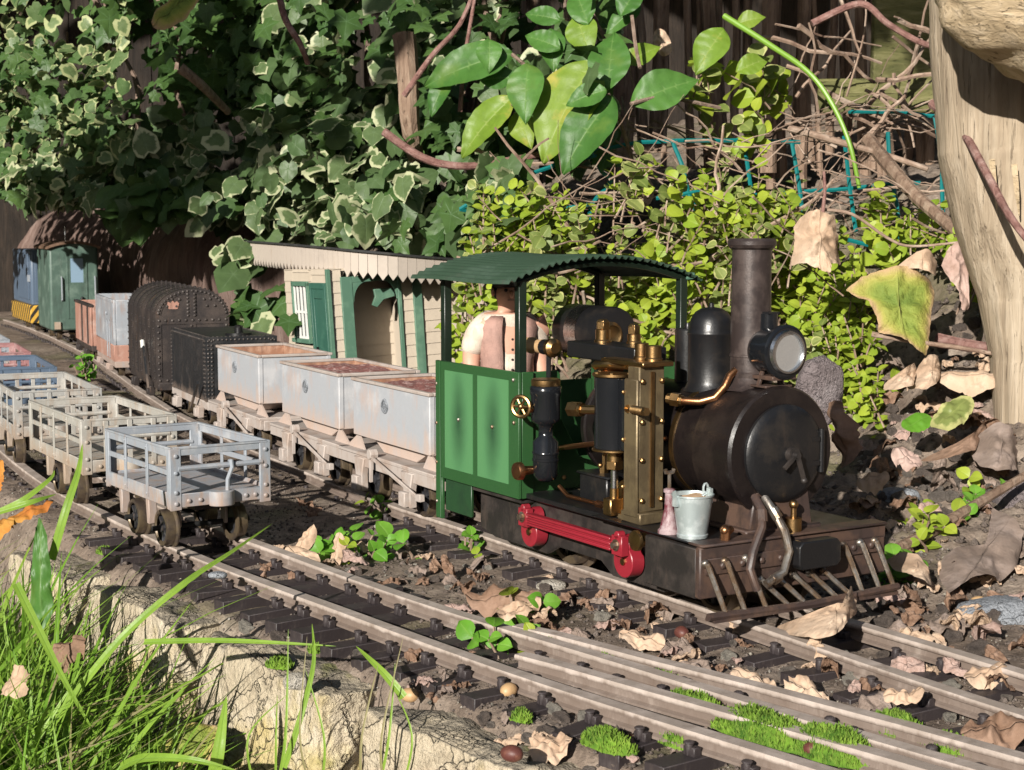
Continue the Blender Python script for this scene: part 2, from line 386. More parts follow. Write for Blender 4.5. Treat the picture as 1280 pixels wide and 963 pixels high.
M['pinkleaf'] = deadmat('dry_pinkish_leaf', (.36, .23, .18), (.47, .33, .28), (.55, .41, .35))
M['brownleaf'] = deadmat('dry_brown_leaf', (.16, .09, .055), (.27, .165, .11), (.38, .25, .18))
M['greyleaf'] = deadmat('grey_brown_leaf', (.20, .15, .12), (.29, .22, .18), (.38, .30, .26))
M['orangeleaf'] = deadmat('orange_autumn_leaf', (.45, .13, .03), (.60, .25, .05), (.66, .42, .10), trans=.3)
def yellowleaf():
    t = NT('yellow_green_autumn_leaf'); r = t.attr('r'); v = t.attr('vein')
    n = t.noise(4, 5, .6); w = t.math('ADD', t.math('MULTIPLY', t.math('POWER', r, 3.0), .55), t.math('MULTIPLY', t.math('SUBTRACT', n, .2), .75))
    c = t.ramp(w, [(.08, (.10, .165, .03)), (.30, (.21, .255, .045)), (.5, (.34, .32, .075)), (.72, (.42, .29, .15)), (.95, (.42, .26, .16))])
    c = t.mix(t.math('MULTIPLY', t.math('POWER', v, 9.0), .5), c, (.5, .5, .15))
    t.bump(t.math('SUBTRACT', t.noise(16, 5, .7), t.math('POWER', v, 9.0)), 1.0, .025); t.out(c, .65, 0, .3); return t.m
M['yellowleaf'] = yellowleaf()
def soilmat():
    t = NT('garden_soil'); n0 = t.noise(.55, 4, .6); n1 = t.noise(2.6, 7, .7); n2 = t.noise(13, 6, .75); n3 = t.noise(48, 3, .6)
    c = t.ramp(n1, [(.3, (.13, .098, .076)), (.48, (.255, .198, .155)), (.62, (.37, .298, .24)), (.75, (.47, .395, .33))])
    c = t.mix(t.math('ADD', t.math('MULTIPLY', t.mask(n2, .34, .60), .6), .4), (.04, .03, .025), c)
    c = t.mix(t.math('MULTIPLY', t.mask(n3, .62, .7), .5), c, (.33, .28, .23))
    c = t.mix(t.math('MULTIPLY', t.mask(n0, .53, .66), .45), c, (.10, .12, .03))
    h = t.math('ADD', t.math('MULTIPLY', n2, .8), t.math('MULTIPLY', n3, .3))
    t.bump(h, .9, .03); return t.out(c, .95, 0, .2)
M['soil'] = soilmat()
def rockmat(name, a, b, c, lichen=None, sc=1.0, moss=None):
    t = NT(name); n1 = t.noise(2.4*sc, 7, .68); n2 = t.noise(11*sc, 6, .7); n3 = t.noise(1.4*sc, 4, .6); n4 = t.noise(34*sc, 3, .6)
    col = t.ramp(n1, [(.3, a), (.5, b), (.68, c)])
    col = t.mix(t.math('MULTIPLY', t.mask(n2, .55, .74), .6), col, tuple(x*.4 for x in a))
    if lichen: col = t.mix(t.math('MULTIPLY', t.mask(n3, .52, .62), .65), col, lichen)
    if moss:
        g = t.n('ShaderNodeNewGeometry'); sp = t.n('ShaderNodeSeparateXYZ'); t.l(g.outputs['Normal'], sp.inputs[0])
        col = t.mix(t.math('MULTIPLY', t.mask(sp.outputs['Z'], .45, .9), t.mask(n1, .34, .54)), col, moss); col = t.mix(t.math('MULTIPLY', t.mask(sp.outputs['Z'], .2, .8), t.mask(n3, .56, .62)), col, (.17, .19, .03))
    vo = t.n('ShaderNodeTexVoronoi', feature='DISTANCE_TO_EDGE'); vo.inputs['Scale'].default_value = 2.6*sc
    wv = t.n('ShaderNodeVectorMath', operation='ADD'); t.l(t.co(), wv.inputs[0]); nz = t.n('ShaderNodeTexNoise'); nz.inputs['Scale'].default_value = 3.0*sc; nz.inputs['Detail'].default_value = 5
    t.l(t.co(), nz.inputs['Vector']); t.l(nz.outputs['Color'], wv.inputs[1]); t.l(wv.outputs[0], vo.inputs['Vector'])
    ck = t.mask(vo.outputs['Distance'], .022, .0)
    col = t.mix(t.math('MULTIPLY', t.math('MULTIPLY', ck, t.mask(n1, .50, .62)), .8), col, tuple(x*.22 for x in a))
    h = t.math('SUBTRACT', t.math('ADD', n2, t.math('MULTIPLY', n4, .5)), t.math('MULTIPLY', ck, .5)); t.bump(h, 1.0, .045); return t.out(col, .9, 0, .25)
M['rock'] = rockmat('pale_limestone', (.38, .31, .215), (.54, .46, .335), (.69, .62, .49), (.48, .37, .11), 1.1, (.25, .215, .165))
M['slate'] = rockmat('purple_grey_slate', (.16, .13, .13), (.24, .20, .20), (.32, .28, .28), None, 2)
M['bluestone'] = rockmat('blue_grey_stone', (.22, .24, .27), (.34, .36, .39), (.42, .44, .47), None, 2)
M['pebble'] = rockmat('mixed_pebble', (.20, .16, .13), (.33, .28, .24), (.46, .40, .35), None, 3)
M['palestone'] = rockmat('pale_chip_stone', (.40, .36, .29), (.55, .50, .42), (.66, .62, .55), None, 3)
M['clod'] = rockmat('earth_clod', (.14, .11, .09), (.25, .20, .17), (.36, .30, .26), None, 3)
def mossmat():
    t = NT('bright_moss'); q = t.attr('rnd'); n = t.noise(9, 4, .6)
    c = t.mix(t.mask(n, .35, .65), (.04, .10, .012), (.155, .28, .028)); c = t.mix(t.math('MULTIPLY', q, .5), c, (.25, .34, .06)); return t.out(c, .9, 0, .2)
M['moss'] = mossmat()
# ================================================================== THE LIE OF THE LAND
def sm(x, a, b):
    t = np.clip((x-a)/(b-a), 0, 1); return t*t*(3-2*t)
CN = (-4.94906657e-04, 2.72017070e-02, -9.12949209e-01, 5.74142808)
def XN(Y):      # near rail of the main line (the engine's track)
    Y = np.asarray(Y, float); c = np.polyval(CN, np.clip(Y, 8.9, 30)); s = -.56 + (8.9-np.minimum(Y, 8.9))*.5985
    c = c + .25*sm(Y, 12, 20); return np.where(Y < 8.9, s - .018*np.clip((Y-7.9), 0, 1), c) - np.clip(Y-30, 0, 99)*.62
CD = (.03303958, -1.20128395, 5.73851854)
def XD(Y):      # near rail of the siding in front
    Y = np.asarray(Y, float); Yc = np.clip(Y, 4.6, 11.6)
    return np.polyval(CD, Yc) - np.clip(Y-11.6, 0, 99)*.435 + np.clip(4.6-Y, 0, 99)*.897
def slope(f, Y): return float((f(Y+.05)-f(Y-.05))/.1)
def frame(f, Y, lat=0.0):
    """point at lateral offset lat from rail f, and forward heading th (0 = towards -Y, + towards +X)"""
    m = slope(f, Y); th = math.atan(-m); return Vector((float(f(Y)) + lat*math.cos(th), Y + lat*math.sin(th), 0)), th
def terrain(X, Y, fine=True):
    X = np.asarray(X, float); Y = np.asarray(Y, float)
    lat = (X - XN(Y))*.88; ld = (X - XD(Y))*.82
    h = -.10 + .10*sm(lat, .7, 2.2) + .66*np.clip(lat-2.9, 0, 2.7)*sm(lat, 2.4, 3.6) + .25*np.clip(lat-5.6, 0, 8)
    h = np.where(ld < -.15, h - .60*sm(-ld, .20, .50), h)
    h = h + .03*fbm(np.stack([X*.9, Y*.9, X*0], -1), 3) + sm(lat, 2, 4)*.22*fbm(np.stack([X*.7+9, Y*.7, X*0], -1), 3)
    if fine:
        p = np.stack([X*3.2, Y*3.2, X*0+3], -1); q = np.stack([X*9, Y*9, X*0+7], -1)
        amp = .022 + .11*sm(lat, 1.0, 2.8)
        h = h + amp*fbm(p, 4) + (.012 + .055*sm(lat, .9, 2.4))*fbm(q, 3)
    return h
def ground_z(x, y): return float(terrain(np.array([x]), np.array([y]))[0])
_Ym = np.concatenate([np.arange(4.0, 12, .03), np.arange(12, 34, .08)])
def onground(px, py, z0=-.1):
    """where the camera ray of a photo pixel first meets the ground"""
    r = ray(px, py); t = _Ym/r.y; X = r.x*t; Z = CAM.z + r.z*t; h = terrain(X, _Ym, False); k = np.nonzero(Z < h)[0]
    if not len(k): return at(px, py, 30.0)
    k = int(k[0]); p = at(px, py, float(_Ym[max(k-1, 0)])); p.z = ground_z(p.x, p.y); return p
xs = np.unique(np.concatenate([np.linspace(-40, -6, 40), np.linspace(-6, -3.2, 50), np.linspace(-3.2, 3.4, 235), np.linspace(3.4, 7, 40), np.linspace(7, 40, 36)]))
ys = np.unique(np.concatenate([np.linspace(-12, 4.2, 26), np.linspace(4.2, 10.5, 225), np.linspace(10.5, 17, 110), np.linspace(17, 28, 60), np.linspace(28, 60, 22)]))
GX, GY = np.meshgrid(xs, ys, indexing='xy'); GZ = terrain(GX, GY)
nx, ny = len(xs), len(ys); idx = np.arange(nx*ny).reshape(ny, nx)
GF = np.stack([idx[:-1, :-1].ravel(), idx[:-1, 1:].ravel(), idx[1:, 1:].ravel(), idx[1:, :-1].ravel()], 1)
ground = raw_mesh('ground', np.stack([GX.ravel(), GY.ravel(), GZ.ravel()], 1), GF, M['soil']); tag(ground, kind='structure')

# ------------------------------------------------------------------ track
def sweep(mb, path, prof):
    n = len(prof); vs = []; fs = []
    for i, p in enumerate(path):
        a = path[max(i-1, 0)]; b = path[min(i+1, len(path)-1)]
        d = Vector((b[0]-a[0], b[1]-a[1], 0)).normalized(); s = Vector((-d.y, d.x, 0))
        for w, z in prof: vs.append(Vector(p) + s*w + Vector((0, 0, z)))
    for i in range(len(path)-1):
        for k in range(n):
            l = (k+1) % n; fs.append((i*n+k, i*n+l, (i+1)*n+l, (i+1)*n+k))
    fs.append(tuple(range(n))); fs.append(tuple((len(path)-1)*n+k for k in range(n))[::-1])
    mb.add(vs, fs)
RP = [(-.028,0),(.028,0),(.031,-.006),(.029,-.02),(.009,-.027),(.009,-.05),(.026,-.057),(.026,-.066),(-.026,-.066),(-.026,-.057),(-.009,-.05),(-.009,-.027),(-.029,-.02),(-.031,-.006)]
G = .37
def lenpath(f, off, y0, y1, n):
    out = []
    for i in range(n):
        Y = y0 + (y1-y0)*i/(n-1); p, th = frame(f, Y, off)
        p.z = .004*math.sin(Y*3.1+off*9) - .003; out.append(p)
    return out
def sleeper_mesh(long=0.0):
    b = MB(); b.box((-.045, -.21, -.130), (.045, .58+long, -.068))
    for w in (0, G):
        for s in (-1, 1):
            b.box((-.026, w+s*.046-.016, -.071), (.026, w+s*.046+.016, -.040))
            b.tube([(0, w+s*.060, -.068), (0, w+s*.060, -.030), (0, w+s*.060, -.026)], [.012, .015, .011], 8)
            b.tube([(0, w+s*.060, -.028), (0, w+s*.060, -.021)], [.020, .017], 8)
    return b
def make_track(f, y0, y1, label, gaps=(), step=.235, bury=None, ny=90):
    p0, th0 = frame(f, (y0+y1)/2, G/2)
    t = empty('railway_track', p0, 0, label, 'railway track')
    inv = Vector(p0)
    for off in (0, G):
        for (a, b) in (gaps or [(y0, y1)]) if off == G else [(y0, y1)]:
            mb = MB(); sweep(mb, [q-inv for q in lenpath(f, off, a, b, ny)], RP); mb.build('rail', M['rail'], t, sharp=50)
    proto = None; Y = y0 + .06; k = 0
    while Y < y1:
        p, th = frame(f, Y, 0)
        if proto is None: s = proto = sleeper_mesh().build('sleeper', M['sleeper'], t, bevel=.006)
        else: s = proto.copy(); COL.objects.link(s)
        s.location = p - inv + Vector((0, 0, rnd.uniform(-.014, .004) - (.042*float(sm(Y, bury[0], bury[1])) if bury else 0))); s.rotation_euler = (rnd.uniform(-.03, .03), rnd.uniform(-.04, .04), th - math.pi/2 + rnd.uniform(-.07, .07))
        Y += step*math.cos(th)*rnd.uniform(.93, 1.07); k += 1
    return t
main_track = make_track(XN, 4.05, 27.0, 'narrow gauge track carrying the steam engine and its long goods train', step=.262, bury=(8.6, 9.6))
siding = make_track(XD, 4.0, 16.4, 'narrow gauge siding in front, curving past the stone edge with slatted wagons on it', step=.235, bury=(8.3, 9.5))
# the turnout's diverging pair of rails
t2 = empty('turnout_rails', (.5, 5.5, 0), 0, 'pair of turnout rails branching off the front siding beside the bright moss', 'turnout rails')
o2 = Vector((.5, 5.5, 0))
A_ = [Vector((.02+.0, 6.30, 0)), Vector((.19, 6.15, 0)), Vector((.52, 5.80, 0)), Vector((.85, 5.47, 0)), Vector((1.26, 5.03, 0)), Vector((1.56, 4.69, 0)), Vector((2.05, 4.1, 0))]
C_ = [Vector((.03, 5.87, 0)), Vector((.15, 5.755, 0)), Vector((.52, 5.36, 0)), Vector((.88, 4.985, 0)), Vector((1.15, 4.70, 0)), Vector((1.6, 4.2, 0))]
for path in (A_, C_):
    q = []
    for i in range(len(path)-1):
        for k in range(6): q.append(path[i].lerp(path[i+1], k/6) - o2)
    q.append(path[-1]-o2)
    mb = MB(); sweep(mb, q, RP); mb.build('rail', M['rail'], t2, sharp=50)
for i in range(7):
    p = A_[1].lerp(A_[-1], .06+.14*i); s = MB().box((-.045, -.10, -.13), (.045, .16, -.072))
    s.tube([(0, -.05, -.07), (0, -.05, -.02), (0, -.05, -.012)], [.014, .02, .018], 8).tube([(0, .05, -.07), (0, .05, -.02), (0, .05, -.012)], [.014, .02, .018], 8)
    o = s.build('sleeper', M['sleeper'], t2, bevel=.006); o.location = p - o2; o.rotation_euler = (0, 0, R(43.5-90))
# ================================================================== THE STEAM ENGINE   local: x forward, y to its far side, z up
LTH = R(30.9)
loco = empty('steam_locomotive', (.724, 7.10, 0), LTH - math.pi/2, 'green and black steam engine with corrugated cab roof and tall chimney, heading the train', 'steam locomotive')
def circ(c, r, n, a0=0, ax='x'):
    out = []
    for k in range(n):
        t = a0 + 2*math.pi*k/n; y = r*math.cos(t); z = r*math.sin(t)
        out.append((c[0], c[1]+y, c[2]+z) if ax == 'x' else (c[0]+y, c[1], c[2]+z) if ax == 'y' else (c[0]+y, c[1]+z, c[2]))
    return out
BZ = .672
# frames, running plate, front beam
f = MB()
for s in (-1, 1):
    pts = [(-1.12, .10), (-.98, .07), (-.50, .07), (-.40, .12), (-.05, .12), (.04, .07), (.42, .07), (.50, .14), (.50, .32), (-1.12, .32)]
    MB().prism(pts, 1, s*.345-.012, s*.345+.012).build('frame', M['frameblk'], loco, bevel=.004)
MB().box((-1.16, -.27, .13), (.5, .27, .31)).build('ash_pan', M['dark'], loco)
f = MB().box((-.60, -.42, .325), (.80, .44, .350)); f.box((.05, -.475, .345), (.82, -.42, .352)).box((-1.38, -.44, .318), (-.6, .46, .342))
f.build('running_plate', M['black'], loco, bevel=.003)
for y in (-.47, .47): MB().box((.46, y-.015, .135), (.80, y+.015, .335)).build('front_valance', M['frameblk'], loco, bevel=.004)
f = MB().box((.80, -.49, .14), (.835, .49, .345)).box((.75, -.49, .345), (.85, .49, .357))
beam = f.build('buffer_beam', M['rustbeam'], loco, bevel=.006)
st = MB().box((.835, -.47, .235), (.848, .47, .30)); st.rivets([(.848, -.44+.88*i/9+.05, .268) for i in range(9)], .016, (1, 0, 0)); st.build('bolt_strip', M['rustbeam'], beam, bevel=.003)
# pilot
pl = MB().tube([(.93, -.52, .095), (.935, 0, .085), (.93, .47, .10)], .016, 8)
pl.box((.885, -.50, .07), (.945, .46, .082))
pilot = pl.build('pilot_bar', M['rustbeam'], loco)
ys_ = [-.455, -.36, -.255, -.17, -.085, 0.0, .085, .16, .255, .35, .43]
for i, y in enumerate(ys_):
    inner = 2 < i < 8
    top = (.85, y-.03 if inner else y-.02, .19 if inner else .285)
    b = MB().tube([(top[0]+.0, top[1], top[2]), (top[0]+.012, top[1], top[2]), (.93, y+.045 if inner else y+.02, .098)], [.0115, .0115, .0105], 8)
    b.ball(top, .018, 8, 6)
    b.build('pilot_rod', M['rodsteel'], pilot)
# coupler block, hoses, drain cock
cb = MB(); 
pts = [(-.05+.0, .225), (.13, .225), (.15, .245), (.15, .32), (.13, .34), (-.05, .34), (-.07, .32), (-.07, .245)]
cb.prism(pts, 0, .87, .935); cb.box((.83, -.02, .24), (.88, .10, .32)); cb.build('coupler_block', M['black'], loco, bevel=.006, seg=2)
MB().tube([(.72, -.10, .43), (.77, -.165, .505), (.82, -.175, .47), (.85, -.195, .40), (.875, -.26, .31), (.89, -.285, .25), (.90, -.255, .165)], [.017, .018, .018, .019, .018, .018, .017], 10).tube([(.823, -.176, .465), (.838, -.184, .42)], .023, 10).build('brake_hose', M['rustbeam'], loco)
MB().tube([(.74, -.07, .46), (.79, -.13, .50), (.835, -.125, .46), (.87, -.095, .38), (.895, -.09, .30), (.91, -.13, .225), (.91, -.22, .185)], [.016, .017, .017, .018, .018, .017, .017], 10).tube([(.83, -.126, .468), (.85, -.112, .43)], 0.022, 10).tube([(.908, -.15, .21), (.91, -.185, .197)], .022, 10).build('brake_hose', M['rodsteel'], loco)
MB().cyl((.79, .02, .35), (.79, .02, .41), .035, 12).cyl((.79, .02, .41), (.79, .02, .455), .012).ball((.79, .02, .465), .02).build('drain_cock', M['brass'], loco)
MB().tube([(.80, -.34, .35), (.80, -.34, .385), (.79, -.30, .395)], [.02, .022, .014], 8).ball((.80, -.34, .395), .022).build('front_valve', M['copper'], loco)
# smokebox, saddle, boiler
MB().prism([(-.17, .35), (.17, .35), (.14, .52), (-.14, .52)], 0, .42, .74).box((.40, -.20, .35), (.76, .20, .37)).build('smokebox_saddle', M['rustbeam'], loco, bevel=.006)
sb = MB().lathe([(.243, .46), (.262, .475), (.262, .70), (.272, .705), (.272, .722), (.262, .735), (.235, .737), (.20, .738)], 'x', (0, 0, BZ), 48).build('smokebox', M['smoke'], loco)
dr = MB().lathe([(.200, .735), (.200, .752), (.192, .760), (.17, .770), (.10, .783), (.03, .788), (.001, .789)], 'x', (0, 0, BZ), 48).build('smokebox_door', M['black'], loco)
hd = MB().cyl((.785, 0, BZ), (.815, 0, BZ), .03, 12).cyl((.815, 0, BZ), (.84, 0, BZ), .013, 10).bar((.832, 0, BZ), (.832, .035, BZ-.10), .014, .014).bar((.822, 0, BZ), (.822, -.06, BZ-.05), .014, .014).ball((.832, .036, BZ-.105), .014)
hd.build('door_handle', M['frameblk'], dr)
MB().bar((.768, .17, BZ+.05), (.778, .02, BZ+.05), .012, .02).bar((.768, .17, BZ-.05), (.778, .02, BZ-.05), .012, .02).cyl((.76, .19, BZ-.09), (.76, .19, BZ+.09), .012).build('door_hinge', M['black'], dr)
MB().lathe([(.10, -.40), (.22, -.398), (.243, -.39), (.247, -.36), (.238, -.355), (.238, .48)], 'x', (0, 0, BZ), 48).build('boiler', M['smoke'], loco)
rim = MB().rivets(circ((-.392, 0, BZ), .232, 26, 0), .008, (-1, 0, 0)).build('boiler_studs', M['rivet'], loco)
for a in (.30,): MB().lathe([(.2385, a-.014), (.2425, a-.013), (.2425, a+.013), (.2385, a+.014)], 'x', (0, 0, BZ), 48, cap=False).build('boiler_band', M['brass'], loco)
MB().tube([(.26, -.235, BZ+.02), (.26, -.262, BZ+.02)], [.014, .010], 8).build('boiler_stud', M['copper'], loco)
# chimney, dome, filler
ch = MB(); pr = [(.135, .915), (.118, .925), (.096, .945), (.086, .965), (.088, .985), (.084, .99), (.083, 1.30), (.081, 1.495), (.094, 1.503), (.101, 1.515), (.101, 1.53), (.094, 1.541), (.072, 1.541), (.070, 1.43)]
ch.lathe(pr, 'z', (.513, .01, 0), 36, cap=True); ch.lathe([(.0845, 1.05), (.087, 1.052), (.087, 1.06), (.0845, 1.062)], 'z', (.513, .01, 0), 36, cap=False)
ch.build('chimney', M['chimney'], loco, sharp=28)
dm = MB().lathe([(.118, .885), (.104, .91), (.0985, .93), (.0985, 1.125), (.1015, 1.13), (.1015, 1.137), (.0985, 1.142), (.0965, 1.16), (.088, 1.195), (.070, 1.224), (.045, 1.24), (.012, 1.246), (.011, 1.262), (.001, 1.266)], 'z', (.26, 0, 0), 40)
dm.build('steam_dome', M['black'], loco, sharp=50)
MB().lathe([(.057, .86), (.057, 1.135), (.052, 1.142), (.015, 1.143), (.015, 1.155), (.011, 1.166), (.001, 1.167)], 'z', (.055, .03, 0), 28).build('safety_valve_cover', M['black'], loco)
# headlamp
hl = empty('headlamp', (0, 0, 0)); hl.parent = loco
lz = 1.083; ly = .012
MB().lathe([(.02, .565), (.06, .57), (.082, .59), (.092, .62), (.092, .70), (.104, .703), (.104, .716), (.112, .72), (.112, .735), (.103, .742), (.095, .742)], 'x', (0, ly, lz), 36).tube([(.60, ly+.02, lz+.08), (.60, ly+.02, lz+.15)], [.04, .038], 14).box((.565, ly-.01, lz+.15), (.635, ly+.05, lz+.158)).build('lamp_body', M['blackgloss'], hl, sharp=40)
MB().lathe([(.092, .743), (.086, .756), (.078, .757), (.076, .744)], 'x', (0, ly, lz), 36, cap=False).build('lens_ring', M['steel'], hl)
MB().lathe([(.078, .744), (.066, .735), (.045, .722), (.020, .712), (.014, .735), (.001, .736)], 'x', (0, ly, lz), 32).build('lens', M['lens'], hl)
MB().box((.60, -.06, .935), (.70, .08, .945)).bar((.64, -.05, .94), (.64, -.03, 1.0), .02, .012).bar((.64, .07, .94), (.64, .05, 1.0), .02, .012).cyl((.66, .05, .935), (.66, .05, .97), .014).box((.60, -.05, .968), (.73, .075, .985)).build('lamp_bracket', M['rustbeam'], hl, bevel=.002)
# copper pipe from the frame to the chimney
MB().tube([(.36, -.27, .872), (.40, -.25, .868), (.46, -.21, .868), (.50, -.165, .885), (.515, -.125, .93), (.515, -.10, .975), (.515, -.07, .995)], .0165, 12).build('exhaust_pipe', M['copper'], loco)
MB().tube([(.335, -.285, .874), (.352, -.276, .873)], [.022, .022], 10).tube([(.352, -.276, .873), (.385, -.258, .869)], [.030, .030], 6).tube([(.385, -.258, .869), (.398, -.251, .868)], .022, 10).build('pipe_union', M['brass'], loco)
# vertical engine: brass standard, cylinder, rod, crank disc
f = MB().box((.25, -.43, .40), (.335, -.30, 1.012)); f.box((.245, -.445, .38), (.34, -.43, .96))
f.box((.22, -.44, .352), (.36, -.29, .40)); f.build('cylinder_standard', M['bronze'], loco, bevel=.005)
MB().box((.05, -.43, 1.01), (.36, -.27, 1.032)).build('standard_top_plate', M['brass'], loco, bevel=.004)
cy = MB().lathe([(.088, .645), (.088, .955)], 'z', (.115, -.40, 0), 36); cy.prism([(.115, -.40), (.195, -.44), (.247, -.435), (.247, -.30), (.115, -.312)], 2, .648, .952)
cy.build('steam_cylinder', M['blackgloss'], loco, bevel=.004, seg=2)
c2 = MB().lathe([(.095, .955), (.098, .958), (.098, .968), (.06, .972), (.03, .973)], 'z', (.115, -.40, 0), 32); c2.rivets([(.115+.08*math.cos(t), -.40+.08*math.sin(t), .968) for t in [k*math.pi/3+.3 for k in range(6)]], .013, (0, 0, 1)); c2.build('cylinder_cover', M['brass'], loco)
MB().lathe([(.098, .636), (.098, .646)], 'z', (.115, -.40, 0), 32).lathe([(.036, .59), (.036, .636)], 'z', (.115, -.40, 0), 20).tube([(.115, -.40, .555), (.115, -.40, .592)], [.041, .041], 6).ball((.05, -.43, .565), .012).build('cylinder_gland', M['brass'], loco, bevel=.002)
MB().cyl((.115, -.40, .44), (.115, -.40, .57), .017, 14).build('piston_rod', M['steel'], loco)
MB().cyl((.115, -.40, .41), (.115, -.40, .475), .020, 12).box((.085, -.44, .355), (.145, -.37, .43)).cyl((.115, -.40, .385), (.115, -.29, .385), .026, 14).build('crosshead', M['brass'], loco, bevel=.005)
MB().lathe([(.02, -.37), (.085, -.368), (.09, -.36), (.09, -.345), (.03, -.34)], 'y', (.15, 0, .42), 32).tube([(.15, -.34, .42), (.15, -.05, .42)], .025, 12).build('crank_disc', M['brass'], loco)
MB().tube([(.0, -.36, .36), (.05, -.37, .372), (.15, -.385, .34), (.22, -.40, .352)], [.02, .018, .018, .02], 8).box((.16, -.41, .35), (.235, -.36, .368)).build('valve_linkage', M['bronze'], loco)
# the small sprung screw on the standard
sp = MB()
for k in range(9): sp.lathe([(.013, 0), (.019, .004), (.013, .008)], 'x', (.318+.0095*k, -.452, .835), 10, cap=False)
sp.tube([(.27, -.452, .835), (.415, -.452, .835)], .009, 8).tube([(.262, -.452, .835), (.285, -.452, .835)], [.005, .018], 10).tube([(.40, -.452, .835), (.42, -.452, .835)], .018, 6).build('sprung_screw', M['brass'], loco)
# steam chest on top, cross pipe, unions
MB().box((-.33, -.36, 1.005), (.20, -.19, 1.078)).build('steam_chest', M['black'], loco, bevel=.008, seg=2)
for (x, y, z0, z1, r, hx) in ((-.17, -.27, 1.075, 1.135, .034, 1), (-.03, -.20, 1.075, 1.12, .03, 1), (.21, -.33, 1.03, 1.10, .030, 0), (.335-.04, -.33, 1.03, 1.095, .034, 0)):
    b = MB().lathe([(r*1.15, z0), (r*1.15, z0+.012), (r, z0+.014), (r, z1)], 'z', (x, y, 0), 18)
    if hx: b.tube([(x, y, z1), (x, y, z1+.035)], [r*.95, r*.95], 6).tube([(x, y, z1+.035), (x, y, z1+.045)], [r*.9, r*.6], 6)
    b.build('brass_union', M['brass'], loco, bevel=.002)
MB().tube([(.02, -.44, .99), (.03, -.44, 1.0), (.10, -.42, 1.005), (.20, -.38, 1.005), (.28, -.35, 1.02)], .018, 10).build('steam_pipe', M['brass'], loco)
MB().lathe([(.024, -.41), (.040, -.405), (.048, -.38), (.048, -.33), (.03, -.32)], 'y', (.03, 0, .98), 20).build('pipe_elbow', M['copper'], loco)
MB().tube([(-.05, -.47, .80), (.0, -.45, .802), (.05, -.43, .806)], [.022, .02, .02], 10).tube([(-.105, -.485, .798), (-.05, -.47, .80)], [.034, .034], 6).tube([(-.05, -.47, .80), (-.035, -.465, .8)], .03, 12).build('inlet_union', M['brass'], loco)
# gas tank / turned boiler top in the cab front
gt = MB().lathe([(.115, -.92), (.125, -.90), (.125, -.56), (.12, -.54), (.08, -.535)], 'x', (0, .05, 1.085), 36).build('gas_tank', M['black'], loco)
MB().lathe([(.1262, -.80), (.1262, -.70)], 'x', (0, .05, 1.085), 36, cap=False).build('tank_band', M['steel'], gt)
MB().lathe([(.062, -.56), (.066, -.53), (.05, -.518), (.03, -.53)], 'x', (0, .02, 1.075), 28).build('tank_valve', M['brass'], gt)
MB().lathe([(.022, -.78), (.034, -.77), (.040, -.70), (.030, -.66), (.036, -.60), (.03, -.56), (.02, -.52)], 'x', (0, -.31, 1.03), 18).build('regulator_handle', M['seedpale'], loco)
MB().lathe([(.036, -.60), (.036, -.545)], 'x', (0, -.31, 1.03), 18).build('regulator_collar', M['black'], loco)
MB().lathe([(.034, -.545), (.044, -.54), (.044, -.515), (.025, -.50)], 'x', (0, -.31, 1.03), 18).build('regulator_nut', M['brass'], loco)
MB().tube([(-.56, -.31, 1.0), (-.56, -.31, .82)], .012, 8).build('regulator_rod', M['black'], loco)
# lubricator with handwheel and drain
lx, lyy = -.44, -.40
MB().lathe([(.025, .425), (.045, .435), (.058, .455), (.060, .52), (.063, .522), (.063, .532), (.060, .534), (.060, .552), (.063, .554), (.063, .563), (.06, .566), (.06, .61), (.035, .632), (.033, .672), (.045, .69), (.068, .705), (.07, .72), (.07, .82), (.074, .83), (.074, .86), (.066, .868)], 'z', (lx, lyy, 0), 32).build('lubricator', M['blackgloss'], loco, sharp=50)
MB().lathe([(.066, .866), (.068, .872), (.068, .893), (.062, .898), (.001, .899)], 'z', (lx, lyy, 0), 28).build('lubricator_cap', M['brass'], loco)
hw = MB(); c = Vector((-.46, -.52, .775))
Mx = Matrix.Rotation(R(28), 4, 'Z')
ring = [c + Mx @ Vector((.046*math.cos(t), 0, .046*math.sin(t))) for t in np.linspace(0, 2*math.pi, 25)]
hw.tube(ring, .010, 8, cap=False)
for k in range(6):
    t = k*math.pi/3; hw.tube([c, c + Mx @ Vector((.046*math.cos(t), 0, .046*math.sin(t)))], .006, 6)
hw.ball(c, .016).tube([c, c + Vector((.02, .12, -.02))], .010, 8).tube([c+Vector((.008, .045, -.01)), c+Vector((.014, .075, -.014))], .019, 6)
hw.build('handwheel', M['brass'], loco)
MB().lathe([(.018, -.545), (.038, -.543), (.042, -.535), (.042, -.515), (.022, -.505), (.018, -.44)], 'y', (-.47, 0, .478), 24).build('drain_knob', M['copper'], loco)
